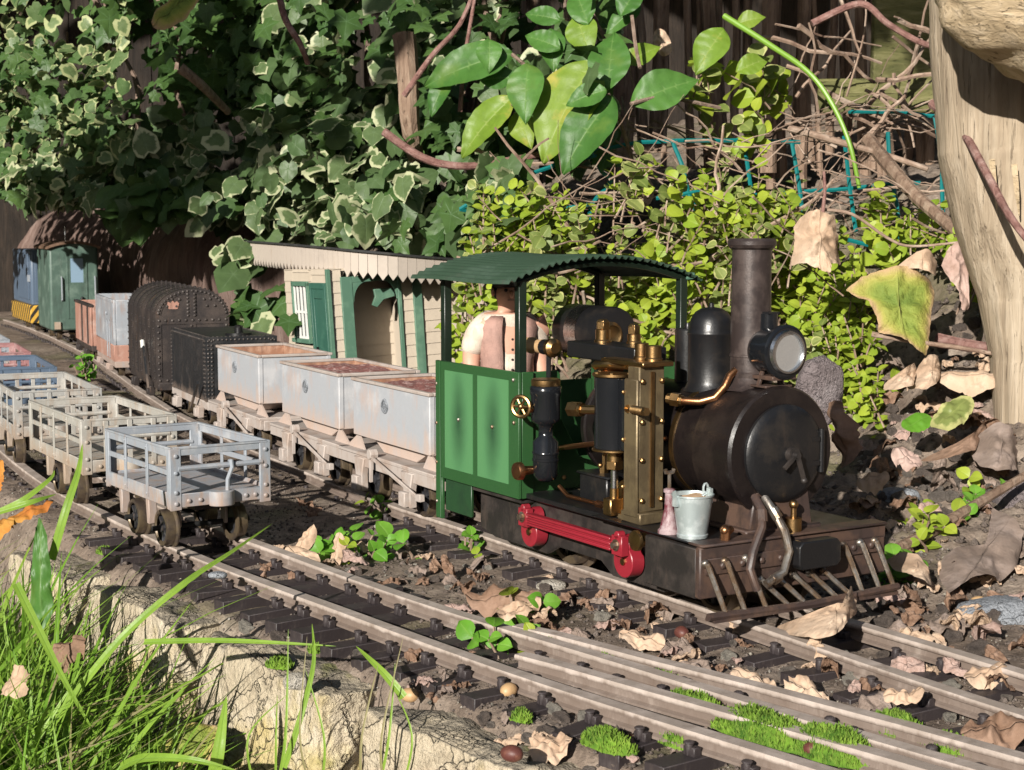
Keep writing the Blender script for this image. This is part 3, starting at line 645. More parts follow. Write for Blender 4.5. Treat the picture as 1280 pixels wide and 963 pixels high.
# outside cranks and coupling rod
for s in (-1, 1):
    for a in (-.535, .23):
        b = MB().lathe([(.07, s*.365), (.07, s*.430)] if s > 0 else [(.07, -.430), (.07, -.365)], 'y', (a-.005, 0, .175), 28)
        b.prism([(a-.052, .18), (a+.045, .18), (a+.032, .26), (a-.034, .26)], 1, min(s*.365, s*.42), max(s*.365, s*.42))
        b.cyl((a, s*.37, .25), (a, s*.43, .25), .042, 18)
        b.build('crank', M['red'], loco, bevel=.003)
        MB().cyl((a, s*.425, .175), (a, s*.438, .175), .016, 8).build('axle_end', M['brass'], loco)
    y0, y1 = (s*.435, s*.465) if s > 0 else (s*.465, s*.435)
    b = MB().box((-.50, y0, .222), (.20, y1, .274))
    for zz in (.226, .248, .270): b.box((-.49, s*.47-.006, zz-.0065), (.19, s*.47+.006, zz+.0065))
    for a in (-.535, .23):
        b.box((a-.036, y0-.004, .205), (a+.04, y1+.004, .292)); b.cyl((a, y0-.004, .292), (a, y1+.004, .292), .018, 12)
    rod = b.build('coupling_rod', M['red'], loco, bevel=.003)
    for a in (-.535, .23): MB().tube([(a, s*.46, .25), (a, s*.474, .25)], [.026, .026], 12).tube([(a, s*.474, .25), (a, s*.49, .25)], [.018, .015], 6).build('crank_pin', M['rodsteel'], rod)
MB().lathe([(.018, -.50), (.042, -.495), (.044, -.48), (.03, -.47), (.03, -.44)], 'y', (.40, 0, .30), 20).build('sandbox_cap', M['brass'], loco)
# wheels
def wheel_part(parent, x, y, r, w, side, hubs=6, name='wheel', rimm=None, hubm=None):
    # rim with flange, spoked centre on the outside face
    s = side; b = MB()
    pr = [(r*.74, y), (r*.80, y+s*.008), (r*.97, y+s*.006), (r, y-s*.004), (r*1.0, y-s*w*.72), (r*1.14, y-s*w*.86), (r*1.14, y-s*w), (r*.74, y-s*w)]
    b.lathe(pr, 'y', (x, 0, r), 28, cap=False)
    wh = b.build(name, rimm or M['wheel'], parent, sharp=30)
    h = MB().lathe([(r*.76, y-s*w*.35), (r*.76, y-s*w*.8)], 'y', (x, 0, r), 20)
    for k in range(hubs):
        t = 2*math.pi*k/hubs+.3; h.bar((x, y-s*w*.2, r), (x+r*.78*math.cos(t), y-s*w*.25, r+r*.78*math.sin(t)), r*.15, r*.16, upv=(0, 1, 0))
    h.lathe([(r*.24, y-s*w*.4), (r*.24, y+s*.006), (r*.1, y+s*.014)], 'y', (x, 0, r), 12)
    h.build('wheel_centre', hubm or M['wheelblk'], wh)
    return wh
for a in (-.535, .23, ):
    for s in (-1, 1): wheel_part(loco, a, s*.185+s*.025, .165, .07, s)
for a in (.62,):
    for s in (-1, 1): wheel_part(loco, a-.05, s*.185+s*.025, .125, .06, s)
# cab
CY0, CY1 = -.455, .49
def cab_side(y, s):
    b = MB().box((-1.39, y-.009, .325), (-.575, y+.009, .918)); b.box((-1.39, y-.009, .115), (-1.325, y+.009, .335)); b.box((-1.325, y+s*.02-.006, .165), (-1.06, y+s*.02+.006, .325))
    return b
cs = cab_side(CY0, 1).build('cab_side', M['green'], loco, bevel=.003)
MB().box((-1.325, CY0+.012, .16), (-1.06, CY0+.024, .322)).build('cab_step_panel', M['greendk'], cs, bevel=.003)
for (a0, a1) in ((-1.285, -1.005), (-.955, -.665)):
    MB().box((a0, CY0-.0125, .385), (a1, CY0-.008, .875)).build('light_panel', M['panel'], cs)
rv = MB().rivets([(-1.372, CY0-.009, z) for z in (.20, .40, .60, .80)] + [(-.615, CY0-.009, z) for z in (.45, .68)] + [(-.62, CY0-.009, .88), (-1.14, CY0-.0125, .64), (-.81, CY0-.0125, .64)], .011, (0, -1, 0)); rv.build('cab_bolts', M['rodsteel'], cs)
MB().box((-1.375, CY0-.013, .12), (-1.335, CY0-.009, .915)).build('corner_strip', M['green'], cs, bevel=.002)
cab_side(CY1, -1).build('cab_side', M['green'], loco, bevel=.003)
fr = MB().box((-.595, CY0+.012, .325), (-.578, CY0+.075, .918)); fr.build('cab_corner', M['green'], loco, bevel=.003)
fs = MB().prism([(CY0+.082, .33), (CY1-.012, .33), (CY1-.012, .62), (.08, .62), (.08, .50), (-.11, .50), (-.22, .70), (-.22, .90), (-.235, .915), (CY0+.082, .915)], 0, -.615, -.598)
fs.build('cab_front', M['green'], loco, bevel=.003)
MB().rivets([(-.598, -.03, .40), (-.598, .2, .40), (-.598, -.2, .405), (-.598, .3, .44)], .012, (1, 0, 0)).build('cab_front_bolts', M['brass'], loco)
MB().box((-1.39, CY0+.012, .325), (-1.372, CY1-.012, .78)).build('cab_back', M['green'], loco, bevel=.003)
for a in (-1.325, -.605):
    for y in (CY0+.02, CY1+.0): MB().box((a-.021, y-.021, .80 if y < 0 else .33), (a+.021, y+.021, 1.345)).build('cab_post', M['post'], loco, bevel=.003)
# corrugated roof, ridges running fore and aft
def roof_mesh():
    n = 190; w0, w1 = -.535, .575; a0, a1 = -1.52, -.545; V = []; Fq = []
    def z(w):
        t = (w-.02)/.555; return 1.447 - .112*abs(t)**2.1
    prof = []
    for i in range(n):
        w = w0 + (w1-w0)*i/(n-1); prof.append((w, z(w) + .0075*math.sin(w*2*math.pi/.041)))
    b = MB(); m = 12; vs = []; fs = []
    for lay in (0, 1):
        for j in range(m):
            a = a0 + (a1-a0)*j/(m-1)
            for (w, zz) in prof: vs.append((a + .004*math.sin(w*31), w, zz - .006*lay + .004*math.sin(a*7+w*4)))
    N = n*m
    for j in range(m-1):
        for i in range(n-1):
            q = j*n+i; fs.append((q, q+1, q+n+1, q+n)); fs.append((N+q, N+q+n, N+q+n+1, N+q+1))
    for i in range(n-1):
        fs.append((i, N+i, N+i+1, i+1)); e = (m-1)*n; fs.append((e+i, e+i+1, N+e+i+1, N+e+i))
    for j in range(m-1):
        q = j*n; fs.append((q, q+n, N+q+n, N+q)); e = q+n-1; fs.append((e, N+e, N+e+n, e+n))
    return b.add(vs, fs)
rf = roof_mesh().build('cab_roof', M['roofgreen'], loco, sharp=60)
def arch(a):
    pts = []
    for i in range(15):
        w = -.47 + .96*i/14; t = (w-.02)/.555; pts.append((a, w, 1.447-.112*abs(t)**2.1-.028))
    return pts
for a in (-.60, -1.325): MB().tube(arch(a), .020, 6).build('roof_arch', M['post'], rf)
MB().box((-.60, .50, 1.33), (-.57, .545, 1.365)).build('roof_bracket', M['trim'], rf, bevel=.003)
MB().box((-1.36, CY0+.02, .30), (-.60, CY1-.02, .325)).build('cab_floor', M['frameblk'], loco)
MB().cyl((-.57, -.30, .55), (-.20, -.28, .62), .012, 8).cyl((-.58, .2, .60), (-.38, .1, .72), .012, 8).build('backhead_pipes', M['copper'], loco)

MB().tube([(-.42, -.34, .40), (-.36, -.33, .362), (-.1, -.33, .362), (.0, -.36, .37), (.05, -.37, .41)], .010, 8).tube([(-.12, -.33, .362), (-.07, -.33, .362)], .017, 8).build('drain_pipe', M['copper'], loco)
MB().box((-.34, -.28, .345), (-.12, -.16, .47)).box((-.36, -.29, .465), (-.10, -.15, .478)).build('valve_chest', M['black'], loco, bevel=.006)
MB().tube([(-.23, -.22, .475), (-.23, -.22, .52)], [.022, .022], 6).tube([(-.23, -.22, .52), (-.23, -.22, .56), (-.16, -.24, .60), (-.02, -.30, .62)], .009, 8).build('chest_union', M['brass'], loco)
MB().rivets([(.337, y, z) for z in (.45, .62, .78, .95) for y in (-.415, -.315)], .013, (1, 0, 0)).rivets([(.245, -.447, z) for z in (.5, .7, .9)], .010, (0, -1, 0)).box((.336, -.372, .42), (.343, -.356, .99)).build('standard_bolts', M['brass'], loco)
def on_loco(a, w, z): return loco.matrix_basis @ Vector((a, w, z))
# zinc bucket of sand on the running plate
bk = empty('bucket', on_loco(.66, -.395, .352), LTH-math.pi/2, 'galvanised zinc bucket full of sand standing on the running plate of the engine', 'bucket')
MB().lathe([(.058, .004), (.062, 0), (.064, .012), (.060, .016), (.081, .165), (.086, .168), (.086, .174), (.080, .174), (.076, .160), (.05, .02)], 'z', (0, 0, 0), 32).build('pail', M['zinc'], bk)
sd = MB(); vs = [(0, 0, .172)]; 
for k in range(24):
    t = 2*math.pi*k/24; vs.append((.078*math.cos(t), .078*math.sin(t), .155+.012*math.sin(3*t+1)))
sd.add(vs, [(0, 1+k, 1+(k+1) % 24) for k in range(24)]); sd.build('sand', M['coal'], bk)
h = MB().tube([(.0+.088*math.sin(t)*.35-.05*math.sin(t), .088*math.cos(t), .172+.02-.045*math.sin(t)) for t in np.linspace(0, math.pi, 12)], .005, 6)
h.tube([(-.03, .088+.012*math.cos(t), .185+.02*math.sin(t)) for t in np.linspace(0, 6.2, 10)], .005, 6).box((-.012, .078, .13), (.012, .092, .19)).box((-.012, -.092, .13), (.012, -.078, .19))
h.build('bail_handle', M['zinc'], bk)
# screw jack
jk = empty('screw_jack', on_loco(.55, -.43, .352), LTH-math.pi/2, 'small maroon screw jack with chipped paint standing beside the zinc bucket', 'screw jack')
MB().lathe([(.046, 0), (.046, .012), (.038, .02), (.026, .075), (.020, .10), (.017, .165), (.024, .168), (.024, .18), (.012, .185)], 'z', (0, 0, 0), 16).build('jack_body', M['jackred'], jk)
MB().cyl((0, 0, .18), (0, 0, .245), .008, 8).tube([(0, -.022, .262), (0, -.018, .25), (0, 0, .247), (0, .018, .25), (0, .022, .262)], .009, 8).tube([(.02, 0, .17), (.03, .01, .14), (.028, .012, .08)], .006, 6).build('jack_screw', M['rodsteel'], jk)
# ================================================================== THE DRIVER
drv = empty('person', on_loco(-1.10, -.215, .327), LTH-math.pi/2+R(-14), 'model engine driver in cream shirt and tan waistcoat standing in the green cab', 'person')
def skin(name, mt, verts, edges, radii, parent, sub=2):
    me = bpy.data.meshes.new(name); me.from_pydata(verts, edges, []); me.update()
    o = bpy.data.objects.new(name, me); COL.objects.link(o); o.parent = parent
    o.modifiers.new('skin', 'SKIN').use_smooth_shade = True
    for i, r in enumerate(radii):
        sv = me.skin_vertices[0].data[i]; sv.radius = r if hasattr(r, '__len__') else (r, r); sv.use_root = (i == 0)
    s = o.modifiers.new('sub', 'SUBSURF'); s.levels = s.render_levels = sub
    me.materials.append(mt); return o
bv = [(0,0,.50), (0,0,.60), (0,0,.70), (.0,0,.79), (.005,0,.84), (.012,0,.88), (.018,0,.935), (.015,0,.985)]
br = [(.105,.085), (.095,.075), (.115,.08), (.10,.07), (.046,.046), (.054,.054), (.068,.074), (.055,.06)]
be = [(i, i+1) for i in range(7)]
def limb(pts, rad, root):
    n = len(bv); prev = root
    for p, r in zip(pts, rad):
        bv.append(p); br.append(r); be.append((prev, len(bv)-1)); prev = len(bv)-1
    return prev
for s in (-1, 1):
    limb([(.0, s*.07, .45), (.015, s*.08, .25), (0, s*.085, .05), (.05, s*.09, .02)], [.07, .05, .036, .03], 0)
    w = limb([(.0, s*.13, .785), (-.02, s*.165, .70), (-.03, s*.178, .61), (.005, s*.182, .50), (.03, s*.178, .43)], [.062, .058, .048, .040, .028], 3)
    h = limb([(.045, s*.19, .39)], [.026], w)
    for k in range(4): limb([(.05+.012*k-.01, s*(.185), .365), (.055+.011*k-.01, s*(.178), .33-.006*abs(k-1))], [.0095, .008], h)
    limb([(.07, s*.175, .395), (.08, s*.165, .37)], [.010, .008], h)
body = skin('body', M['skin'], bv, be, br, drv)
hd_ = MB().ball((.004, 0, .988), .076, 14, 8, (1.08, .98, .62)).ball((-.025, 0, .955), .070, 12, 8, (.85, 1.05, 1)); hd_.build('hair', M['hair'], drv)
MB().ball((.088, 0, .93), .017, 8, 6, (1.2, .8, 1.2)).build('nose', M['skin'], drv)
for s in (-1, 1):
    MB().ball((.076, s*.028, .95), .009).build('eye', M['hair'], drv); MB().ball((.01, s*.076, .94), .019, 8, 6, (.8, .5, 1.2)).build('ear', M['skin'], drv)
MB().box((.078, -.020, .90), (.085, .020, .906)).build('mouth', M['waistcoat'], drv)
sv = [(0,0,.52), (0,0,.60), (0,0,.70), (0,0,.795), (.004,0,.83)]; sr = [(.115,.09), (.104,.083), (.124,.088), (.105,.077), (.052,.052)]; se = [(0,1),(1,2),(2,3),(3,4)]
for s in (-1, 1):
    n = len(sv); sv += [(0, s*.13, .79), (-.02, s*.166, .70), (-.03, s*.180, .615)]; sr += [.070, .067, .060]; se += [(3, n), (n, n+1), (n+1, n+2)]
skin('shirt', M['shirt'], sv, se, sr, drv)
def vest(s):
    b = MB(); n = 9; rows = [(.50, .122, .098), (.60, .118, .096), (.70, .138, .106), (.765, .142, .110), (.80, .128, .100), (.825, .10, .075)]
    vs = []
    for z, rx, ry in rows:
        for k in range(n):
            t = R(22 + 145*k/(n-1)); vs.append((ry*1.18*math.cos(t), s*rx*1.14*math.sin(t), z))
    fs = [(i*n+k, i*n+k+1, (i+1)*n+k+1, (i+1)*n+k) for i in range(len(rows)-1) for k in range(n-1)]
    return b.add(vs, fs)
for s in (-1, 1):
    v = vest(s).build('waistcoat', M['waistcoat'], drv, sharp=80); so = v.modifiers.new('thick', 'SOLIDIFY'); so.thickness = .010
MB().rivets([(.095, .0, z) for z in (.56, .61, .66, .71)], .007, (1, 0, 0)).build('button', M['hair'], drv)
tv = [(0,0,.52), (0,0,.46)]; trr = [(.112,.09), (.10,.085)]; te = [(0, 1)]
for s in (-1, 1):
    n = len(tv); tv += [(.0, s*.07, .42), (.012, s*.08, .25), (0, s*.085, .06)]; trr += [.078, .06, .048]; te += [(1, n), (n, n+1), (n+1, n+2)]
skin('trousers', M['trouser'], tv, te, trr, drv)

# ================================================================== WAGONS
def wagon(name, f, Y, label, cat, group=None, off=G/2):
    p, th = frame(f, Y, off); return empty(name, p, th-math.pi/2, label, cat, group)
def wheelsets(p, xs_, r, hubs=6, rimm=None, hubm=None):
    for x in xs_:
        for s in (-1, 1): wheel_part(p, x, s*(G/2+.025), r, .055, s, hubs, 'wheel', rimm, hubm)
        MB().cyl((x, -.26, r), (x, .26, r), .014, 8).build('axle', M['dark'], p)
# ---- hopper wagon
def hopper(Y, label, load):
    w = wagon('hopper_wagon', XN, Y, label, 'hopper wagon', 'grey hopper wagons behind the engine')
    L, W, z0, z1, t = .52, .262, .365, .70, .012
    b = MB()
    b.box((-L, -W, z0), (L, -W+t, z1)).box((-L, W-t, z0), (L, W, z1)).box((-L, -W+t, z0), (-L+t, W-t, z1)).box((L-t, -W+t, z0), (L, W-t, z1))
    b.box((-L+t, -W+t, z0), (L-t, W-t, z0+.01))
    for s in (-1, 1):   # corner straps, end stiffeners
        b.box((L, s*W-.03 if s > 0 else -W, z0+.005), (L+.005, s*W if s > 0 else -W+.03, z1))
    tub = b.build('tub', M['hopper'], w, bevel=.005)
    rim = MB()
    rim.box((-L-.012, -W-.012, z1-.016), (L+.012, -W+.020, z1+.004)).box((-L-.012, W-.020, z1-.016), (L+.012, W+.012, z1+.004)).box((-L-.012, -W+.02, z1-.016), (-L+.02, W-.02, z1+.004)).box((L-.02, -W+.02, z1-.016), (L+.012, W-.02, z1+.004))
    rim.build('tub_rim', M['chassis'], tub, bevel=.005, seg=2)
    li = MB().box((-L+t, -W+t, z0+.012), (-L+t+.004, W-t, z1-.004)).box((L-t-.004, -W+t, z0+.012), (L-t, W-t, z1-.004)).box((-L+t+.004, -W+t, z0+.012), (L-t-.004, -W+t+.004, z1-.004)).box((-L+t+.004, W-t-.004, z0+.012), (L-t-.004, W-t, z1-.004))
    li.build('tub_lining', M['hopper_rust'], tub)
    # load: lumpy sheet
    nx_, ny_ = 40, 22; xx = np.linspace(-L+t+.006, L-t-.006, nx_); yy = np.linspace(-W+t+.006, W-t-.006, ny_); X_, Y_ = np.meshgrid(xx, yy)
    Z_ = (z1-.035 if load else z1-.20) + .012*fbm(np.stack([X_*14+Y*3, Y_*14, X_*0], -1), 3) + (.014 if load else .03)*np.cos(X_/L*1.5) + .010*vnoise(np.stack([X_*34, Y_*34, X_*0+Y], -1))
    ii = np.arange(nx_*ny_).reshape(ny_, nx_); Fq = np.stack([ii[:-1,:-1].ravel(), ii[:-1,1:].ravel(), ii[1:,1:].ravel(), ii[1:,:-1].ravel()], 1)
    raw_mesh('load', np.stack([X_.ravel(), Y_.ravel(), Z_.ravel()], 1), Fq, M['redash'] if load else M['hopper_rust'], w)
    for s in (-1, 1):   # round cast badge with raised cross-bars on each side
        c = (-.06, s*W, .575); o_ = s*.010
        e = MB().lathe([(.030, s*W), (.030, s*W+o_), (.040, s*W+o_), (.044, s*W)] if s > 0 else [(.044, s*W), (.040, s*W+o_), (.030, s*W+o_), (.030, s*W)], 'y', (-.06, 0, .575), 28, cap=False)
        e.box((-.068, min(s*W, s*W+o_), .548), (-.052, max(s*W, s*W+o_), .602)).box((-.085, min(s*W, s*W+o_*.8), .567), (-.035, max(s*W, s*W+o_*.8), .583))
        e.build('cast_badge', M['bluestone'], tub, bevel=.002)
    # sloping chutes and deck
    c = MB().prism([(-.40, .368), (.40, .368), (.22, .285), (-.22, .285)], 1, -.20, .20); c.build('chute', M['hopper'], w, bevel=.004)
    for s in (-1, 1):
        for y in (-.24, .24): MB().prism([(s*.655, .283), (s*.40, .283), (s*.47, .365), (s*.50, .365)], 1, y-.005, y+.005).build('end_bracket', M['hopper'], w)
    d = MB().box((-.655, -.305, .262), (.655, .305, .283)); d.build('deck', M['chassis'], w, bevel=.004)
    for y in (-.2875, .2875): MB().box((-.66, y-.0125, .20), (.66, y+.0125, .265)).build('sole_bar', M['chassis'], w, bevel=.004)
    for x in (-.65, .65): MB().box((x-.02, -.275, .195), (x+.02, .275, .262)).build('headstock', M['chassis'], w, bevel=.004)
    for s in (-1, 1):
        for x in (-.33, .33):
            b = MB().prism([(x-.075, .255), (x+.075, .255), (x+.045, .16), (x+.05, .06), (x-.05, .06), (x-.045, .16)], 1, min(s*.27, s*.315), max(s*.27, s*.315))
            b.box((x-.04, min(s*.31, s*.345), .065), (x+.04, max(s*.31, s*.345), .15)); b.build('axlebox', M['chassis'], w, bevel=.006)
        b = MB().bar((-.10, s*.335, .285), (.52, s*.335, .145), .012, .022).bar((-.10, s*.335, .14), (-.10, s*.335, .315), .02, .02).cyl((-.10, s*.30, .30), (-.10, s*.35, .30), .03, 10).bar((.52, s*.335, .145), (.58, s*.335, .15), .03, .04)
        b.build('brake_lever', M['chassis'], w, bevel=.003)
        MB().cyl((s*.67, 0, .22), (s*.70, 0, .22), .05, 14).build('buffer', M['chassis'], w)
    wheelsets(w, (-.33, .33), .115)
    return w
hopper(8.98, 'grey hopper wagon of red ore directly behind the green cab', True)
hopper(10.10, 'grey hopper wagon of red ore, middle of the three', True)
hopper(11.48, 'grey hopper wagon with an empty rust-brown tub, next to the black tank wagon', False)

# ---- black riveted tank wagon
def underframe(w, L, W, z0, mt, r=.105, wb=.3, box=True):
    for y in (-W+.015, W-.015): MB().box((-L+.03, y-.015, z0-.06), (L-.03, y+.015, z0)).build('sole_bar', mt, w, bevel=.004)
    for x in (-L+.009, L-.009): MB().box((x-.021, -W, z0-.062), (x+.021, W, z0+.002)).build('headstock', mt, w, bevel=.004)
    MB().box((-L+.03, -W+.03, z0-.02), (L-.03, W-.03, z0-.002)).build('floor', mt, w)
    for s in (-1, 1):
        for x in (-wb, wb):
            b = MB().prism([(x-.07, z0-.05), (x+.07, z0-.05), (x+.045, .06), (x-.045, .06)], 1, min(s*(W-.02), s*(W+.03)), max(s*(W-.02), s*(W+.03))); b.box((x-.035, min(s*W, s*(W+.05)), .07), (x+.035, max(s*W, s*(W+.05)), .14)); b.build('axlebox', mt, w, bevel=.005)
    for s in (-1, 1): MB().cyl((s*L, 0, z0-.03), (s*(L+.05), 0, z0-.03), .045, 12).build('buffer', mt, w)
    wheelsets(w, (-wb, wb), r)
def rowpts(p, q, n): return [tuple(p[k] + (q[k]-p[k])*i/(n-1) for k in range(3)) for i in range(n)]
tk = wagon('tank_wagon', XN, 13.12, 'black riveted iron tank wagon with flat lid, in front of the big rusty van', 'tank wagon', None, .28)
L, W, z0, z1 = .66, .285, .205, .715
body_ = MB().box((-L, -W, z0), (L, W, z1)).build('tank', M['tankblk'], tk, bevel=.012, seg=2)
s_ = MB()
for s in (-1, 1):
    for e in (-1, 1):
        s_.box((e*L-.06 if e > 0 else -L-.002, s*W-.003 if s < 0 else W-.001, z0), (e*L+.002 if e > 0 else -L+.06, s*W+.001 if s < 0 else W+.003, z1))
        s_.box((e*L-.001 if e > 0 else -L-.004, s*W-.06 if s > 0 else -W-.002, z0), (e*L+.004 if e > 0 else -L+.001, s*W+.002 if s > 0 else -W+.06, z1))
s_.box((L-.001, -W, z1-.05), (L+.0045, W, z1+.003)).box((-L, -W-.0035, z1-.045), (L, -W+.001, z1+.003)); 
rr_ = MB()
for e in (L-.01, L-.05): rr_.rivets(rowpts((e, -W-.004, z0+.03), (e, -W-.004, z1-.03), 15), .009, (0, -1, 0))
rr_.rivets(rowpts((-L+.01, -W-.004, z0+.03), (-L+.01, -W-.004, z1-.03), 15), .009, (0, -1, 0)).rivets(rowpts((-L+.04, -W-.004, z1-.022), (L-.04, -W-.004, z1-.022), 30), .009, (0, -1, 0))
for y in (-W+.018, -W+.046, W-.018, W-.046): rr_.rivets(rowpts((L+.005, y, z0+.03), (L+.005, y, z1-.03), 15), .009, (1, 0, 0))
rr_.rivets(rowpts((L+.005, -W+.03, z1-.02), (L+.005, W-.03, z1-.02), 16), .009, (1, 0, 0))
for y in (-W+.02, W-.02): rr_.rivets(rowpts((-L+.03, y, z1+.001), (L-.03, y, z1+.001), 34), .008, (0, 0, 1))
rr_.rivets(rowpts((L-.02, -W+.03, z1+.001), (L-.02, W-.03, z1+.001), 16), .008, (0, 0, 1)); s_.take(rr_, 1).build('riveted_strips', [M['tankblk'], M['rivet']], body_)
MB().cyl((.45, .03, z1), (.45, .03, z1+.02), .11, 20).cyl((.45, .03, z1+.02), (.45, .03, z1+.06), .035, 12).ball((.45, .03, z1+.065), .035, sc=(1, 1, .5)).build('filler_lid', M['black'], tk)
underframe(tk, .68, .285, .205, M['chassis'], .105, .42)
MB().bar((.30, -.335, .13), (.62, -.345, .36), .016, .025).build('brake_lever', M['tankblk'], tk)

# ---- big rusty iron van with arched roof
vn = wagon('iron_van', XN, 14.88, 'tall rusty dark iron van with arched riveted roof and rust patches', 'van', None, .25)
L, W, z0, ze, zp = .86, .325, .20, .765, 1.035
def archz(y): return ze + (zp-ze)*math.sqrt(max(0, 1-(y/(W+.003))**2.0))**.9
ys2 = [W*math.sin(t) for t in np.linspace(-math.pi/2, math.pi/2, 25)]
poly = [(-W, z0)] + [(y, archz(y)) for y in ys2] + [(W, z0)]
vb = MB().prism(poly, 0, -L, L).build('van_body', M['vaniron'], vn, sharp=25)
rb = MB()
for k in range(7):
    x = -L+.06 + (2*L-.12)*k/6; pts = [(x, -W-.004, z0+.02)] + [(x, y*1.012, archz(y)+.006) for y in ys2] + [(x, W+.004, z0+.02)]
    for i in range(len(pts)-1): rb.bar(pts[i], pts[i+1], .035, .005, upv=(0, pts[i][1]+1e-4, pts[i][2]-.5))
    rb.rivets([(x, q[1]*1.01, q[2]+.004) for q in pts[2:-2]], .010, (0, 0, 1)); rb.rivets(rowpts((x, -W-.008, z0+.04), (x, -W-.008, ze-.02), 9), .010, (0, -1, 0))
rb.build('roof_ribs', M['vaniron'], vb)
es = MB(); X = L
es.box((X, -W, ze-.045), (X+.008, W, ze+.025)).box((X, -.055, ze), (X+.0075, .035, zp-.02)).box((X, -W, z0), (X+.007, -W+.05, ze)).box((X, W-.05, z0), (X+.007, W, ze)).box((X, -.05, z0), (X+.0065, .03, ze)).box((X, -W, z0), (X+.009, W, z0+.05))
o_ = [(y, archz(y)) for y in ys2]; inn = [(y*.86, ze+(z-ze)*.84) for y, z in o_]
for i in range(len(o_)-1):
    a, b, c, d = o_[i], o_[i+1], inn[i+1], inn[i]; es.add([(X, *a), (X, *b), (X, *c), (X, *d), (X+.006, *a), (X+.006, *b), (X+.006, *c), (X+.006, *d)], [(4,5,6,7), (0,1,5,4), (2,3,7,6)])
er = MB().rivets([(X+.008, y*.93, ze+(archz(y)-ze)*.92) for y in ys2[1:-1]], .012, (1, 0, 0))
for y in (-.04, .02): er.rivets(rowpts((X+.009, y, ze+.03), (X+.009, y, zp-.05), 7), .012, (1, 0, 0))
er.rivets(rowpts((X+.01, -W+.03, ze-.01), (X+.01, W-.03, ze-.01), 11), .012, (1, 0, 0))
for y in (-W+.025, W-.025, -.01): er.rivets(rowpts((X+.008, y, z0+.07), (X+.008, y, ze-.06), 9), .012, (1, 0, 0))
er.rivets(rowpts((X+.01, -W+.03, z0+.025), (X+.01, W-.03, z0+.025), 10), .012, (1, 0, 0))
for y in (-.22, -.14, .13, .2): er.rivets([(X+.004, y, .88), (X+.004, y*.8, .94)], .012, (1, 0, 0))
es.take(er, 1).build('end_straps', [M['vaniron'], M['rivet']], vb)
MB().prism([(-.205, .855), (-.13, .855), (-.115, .905), (-.135, .925), (-.155, .91), (-.17, .93), (-.19, .91), (-.215, .92), (-.22, .89)], 0, X+.002, X+.006).build('rust_patch', M['lowrust'], vb)
underframe(vn, .86, .31, .20, M['vaniron'], .105, .48)
MB().bar((.40, -.37, .50), (.66, -.37, .14), .016, .022).build('brake_lever', M['tankblk'], vn)
MB().cyl((.388, -.37, .485), (.355, -.37, .55), .019, 8).build('lever_grip', M['white'], vn)

# ---- tall open grey wagon, rusting along its bottom
og = wagon('open_wagon', XN, 17.35, 'tall open grey wagon with rusty bottom edge, behind the arched van', 'wagon')
L, W, z0, z1 = .84, .30, .18, .82
MB().box((-L, -W, z0+.17), (L, -W+.03, z1)).box((-L, W-.03, z0+.17), (L, W, z1)).box((-L, -W+.03, z0+.17), (-L+.03, W-.03, z1)).box((L-.03, -W+.03, z0+.17), (L, W-.03, z1)).build('body', M['opengrey'], og, bevel=.006)
MB().box((-L, -W, z0), (L, W, z0+.17)).build('lower_body', M['lowrust'], og, bevel=.006)
MB().box((-L+.031, -W+.031, z0+.3), (L-.031, W-.031, z0+.31)).build('floor', M['hopper_rust'], og)
b = MB().box((L, -.02, .62), (L+.03, .14, .74)).box((L, -.03, .22), (L+.012, -.01, .80)).box((L, .02, .24), (L+.012, .26, .27)).box((L, .02, .36), (L+.012, .26, .38)); b.build('end_door_gear', M['bluestone'], og, bevel=.004)
b = MB().box((.30, -W-.012, .2), (.34, -W, .60)).box((.5, -W-.01, .2), (.53, -W, .6)).box((.30, -W-.012, .585), (.53, -W, .60)).box((-.7, -W-.01, z1-.03), (L, -W, z1)).rivets([(.30, -W-.006, .66)], .02, (0, -1, 0)); b.build('side_stanchions', M['opengrey'], og, bevel=.003)
underframe(og, .84, .29, .18, M['slate_blue'], .10, .45)
# ---- low rusty wagon
lw = wagon('low_wagon', XN, 19.35, 'low red-brown rusty wagon between the grey open wagon and the green brake van', 'wagon')
L, W = .72, .30
MB().box((-L, -W, .18), (L, -W+.03, .66)).box((-L, W-.03, .18), (L, W, .66)).box((L-.03, -W+.03, .18), (L, W-.03, .66)).box((-L, -W+.03, .18), (-L+.03, W-.03, .66)).build('body', M['lowrust'], lw, bevel=.008)
MB().box((-L+.03, -W+.03, .50), (L-.03, W-.03, .56)).build('load', M['hopper_rust'], lw)
MB().box((-L-.01, -W-.012, .64), (L+.01, -W+.035, .67)).box((-.03, -W-.014, .2), (.03, -W, .65)).box((.5, -W-.014, .2), (.55, -W, .65)).build('top_rail', M['vaniron'], lw)
underframe(lw, .72, .29, .18, M['vaniron'], .10, .36)
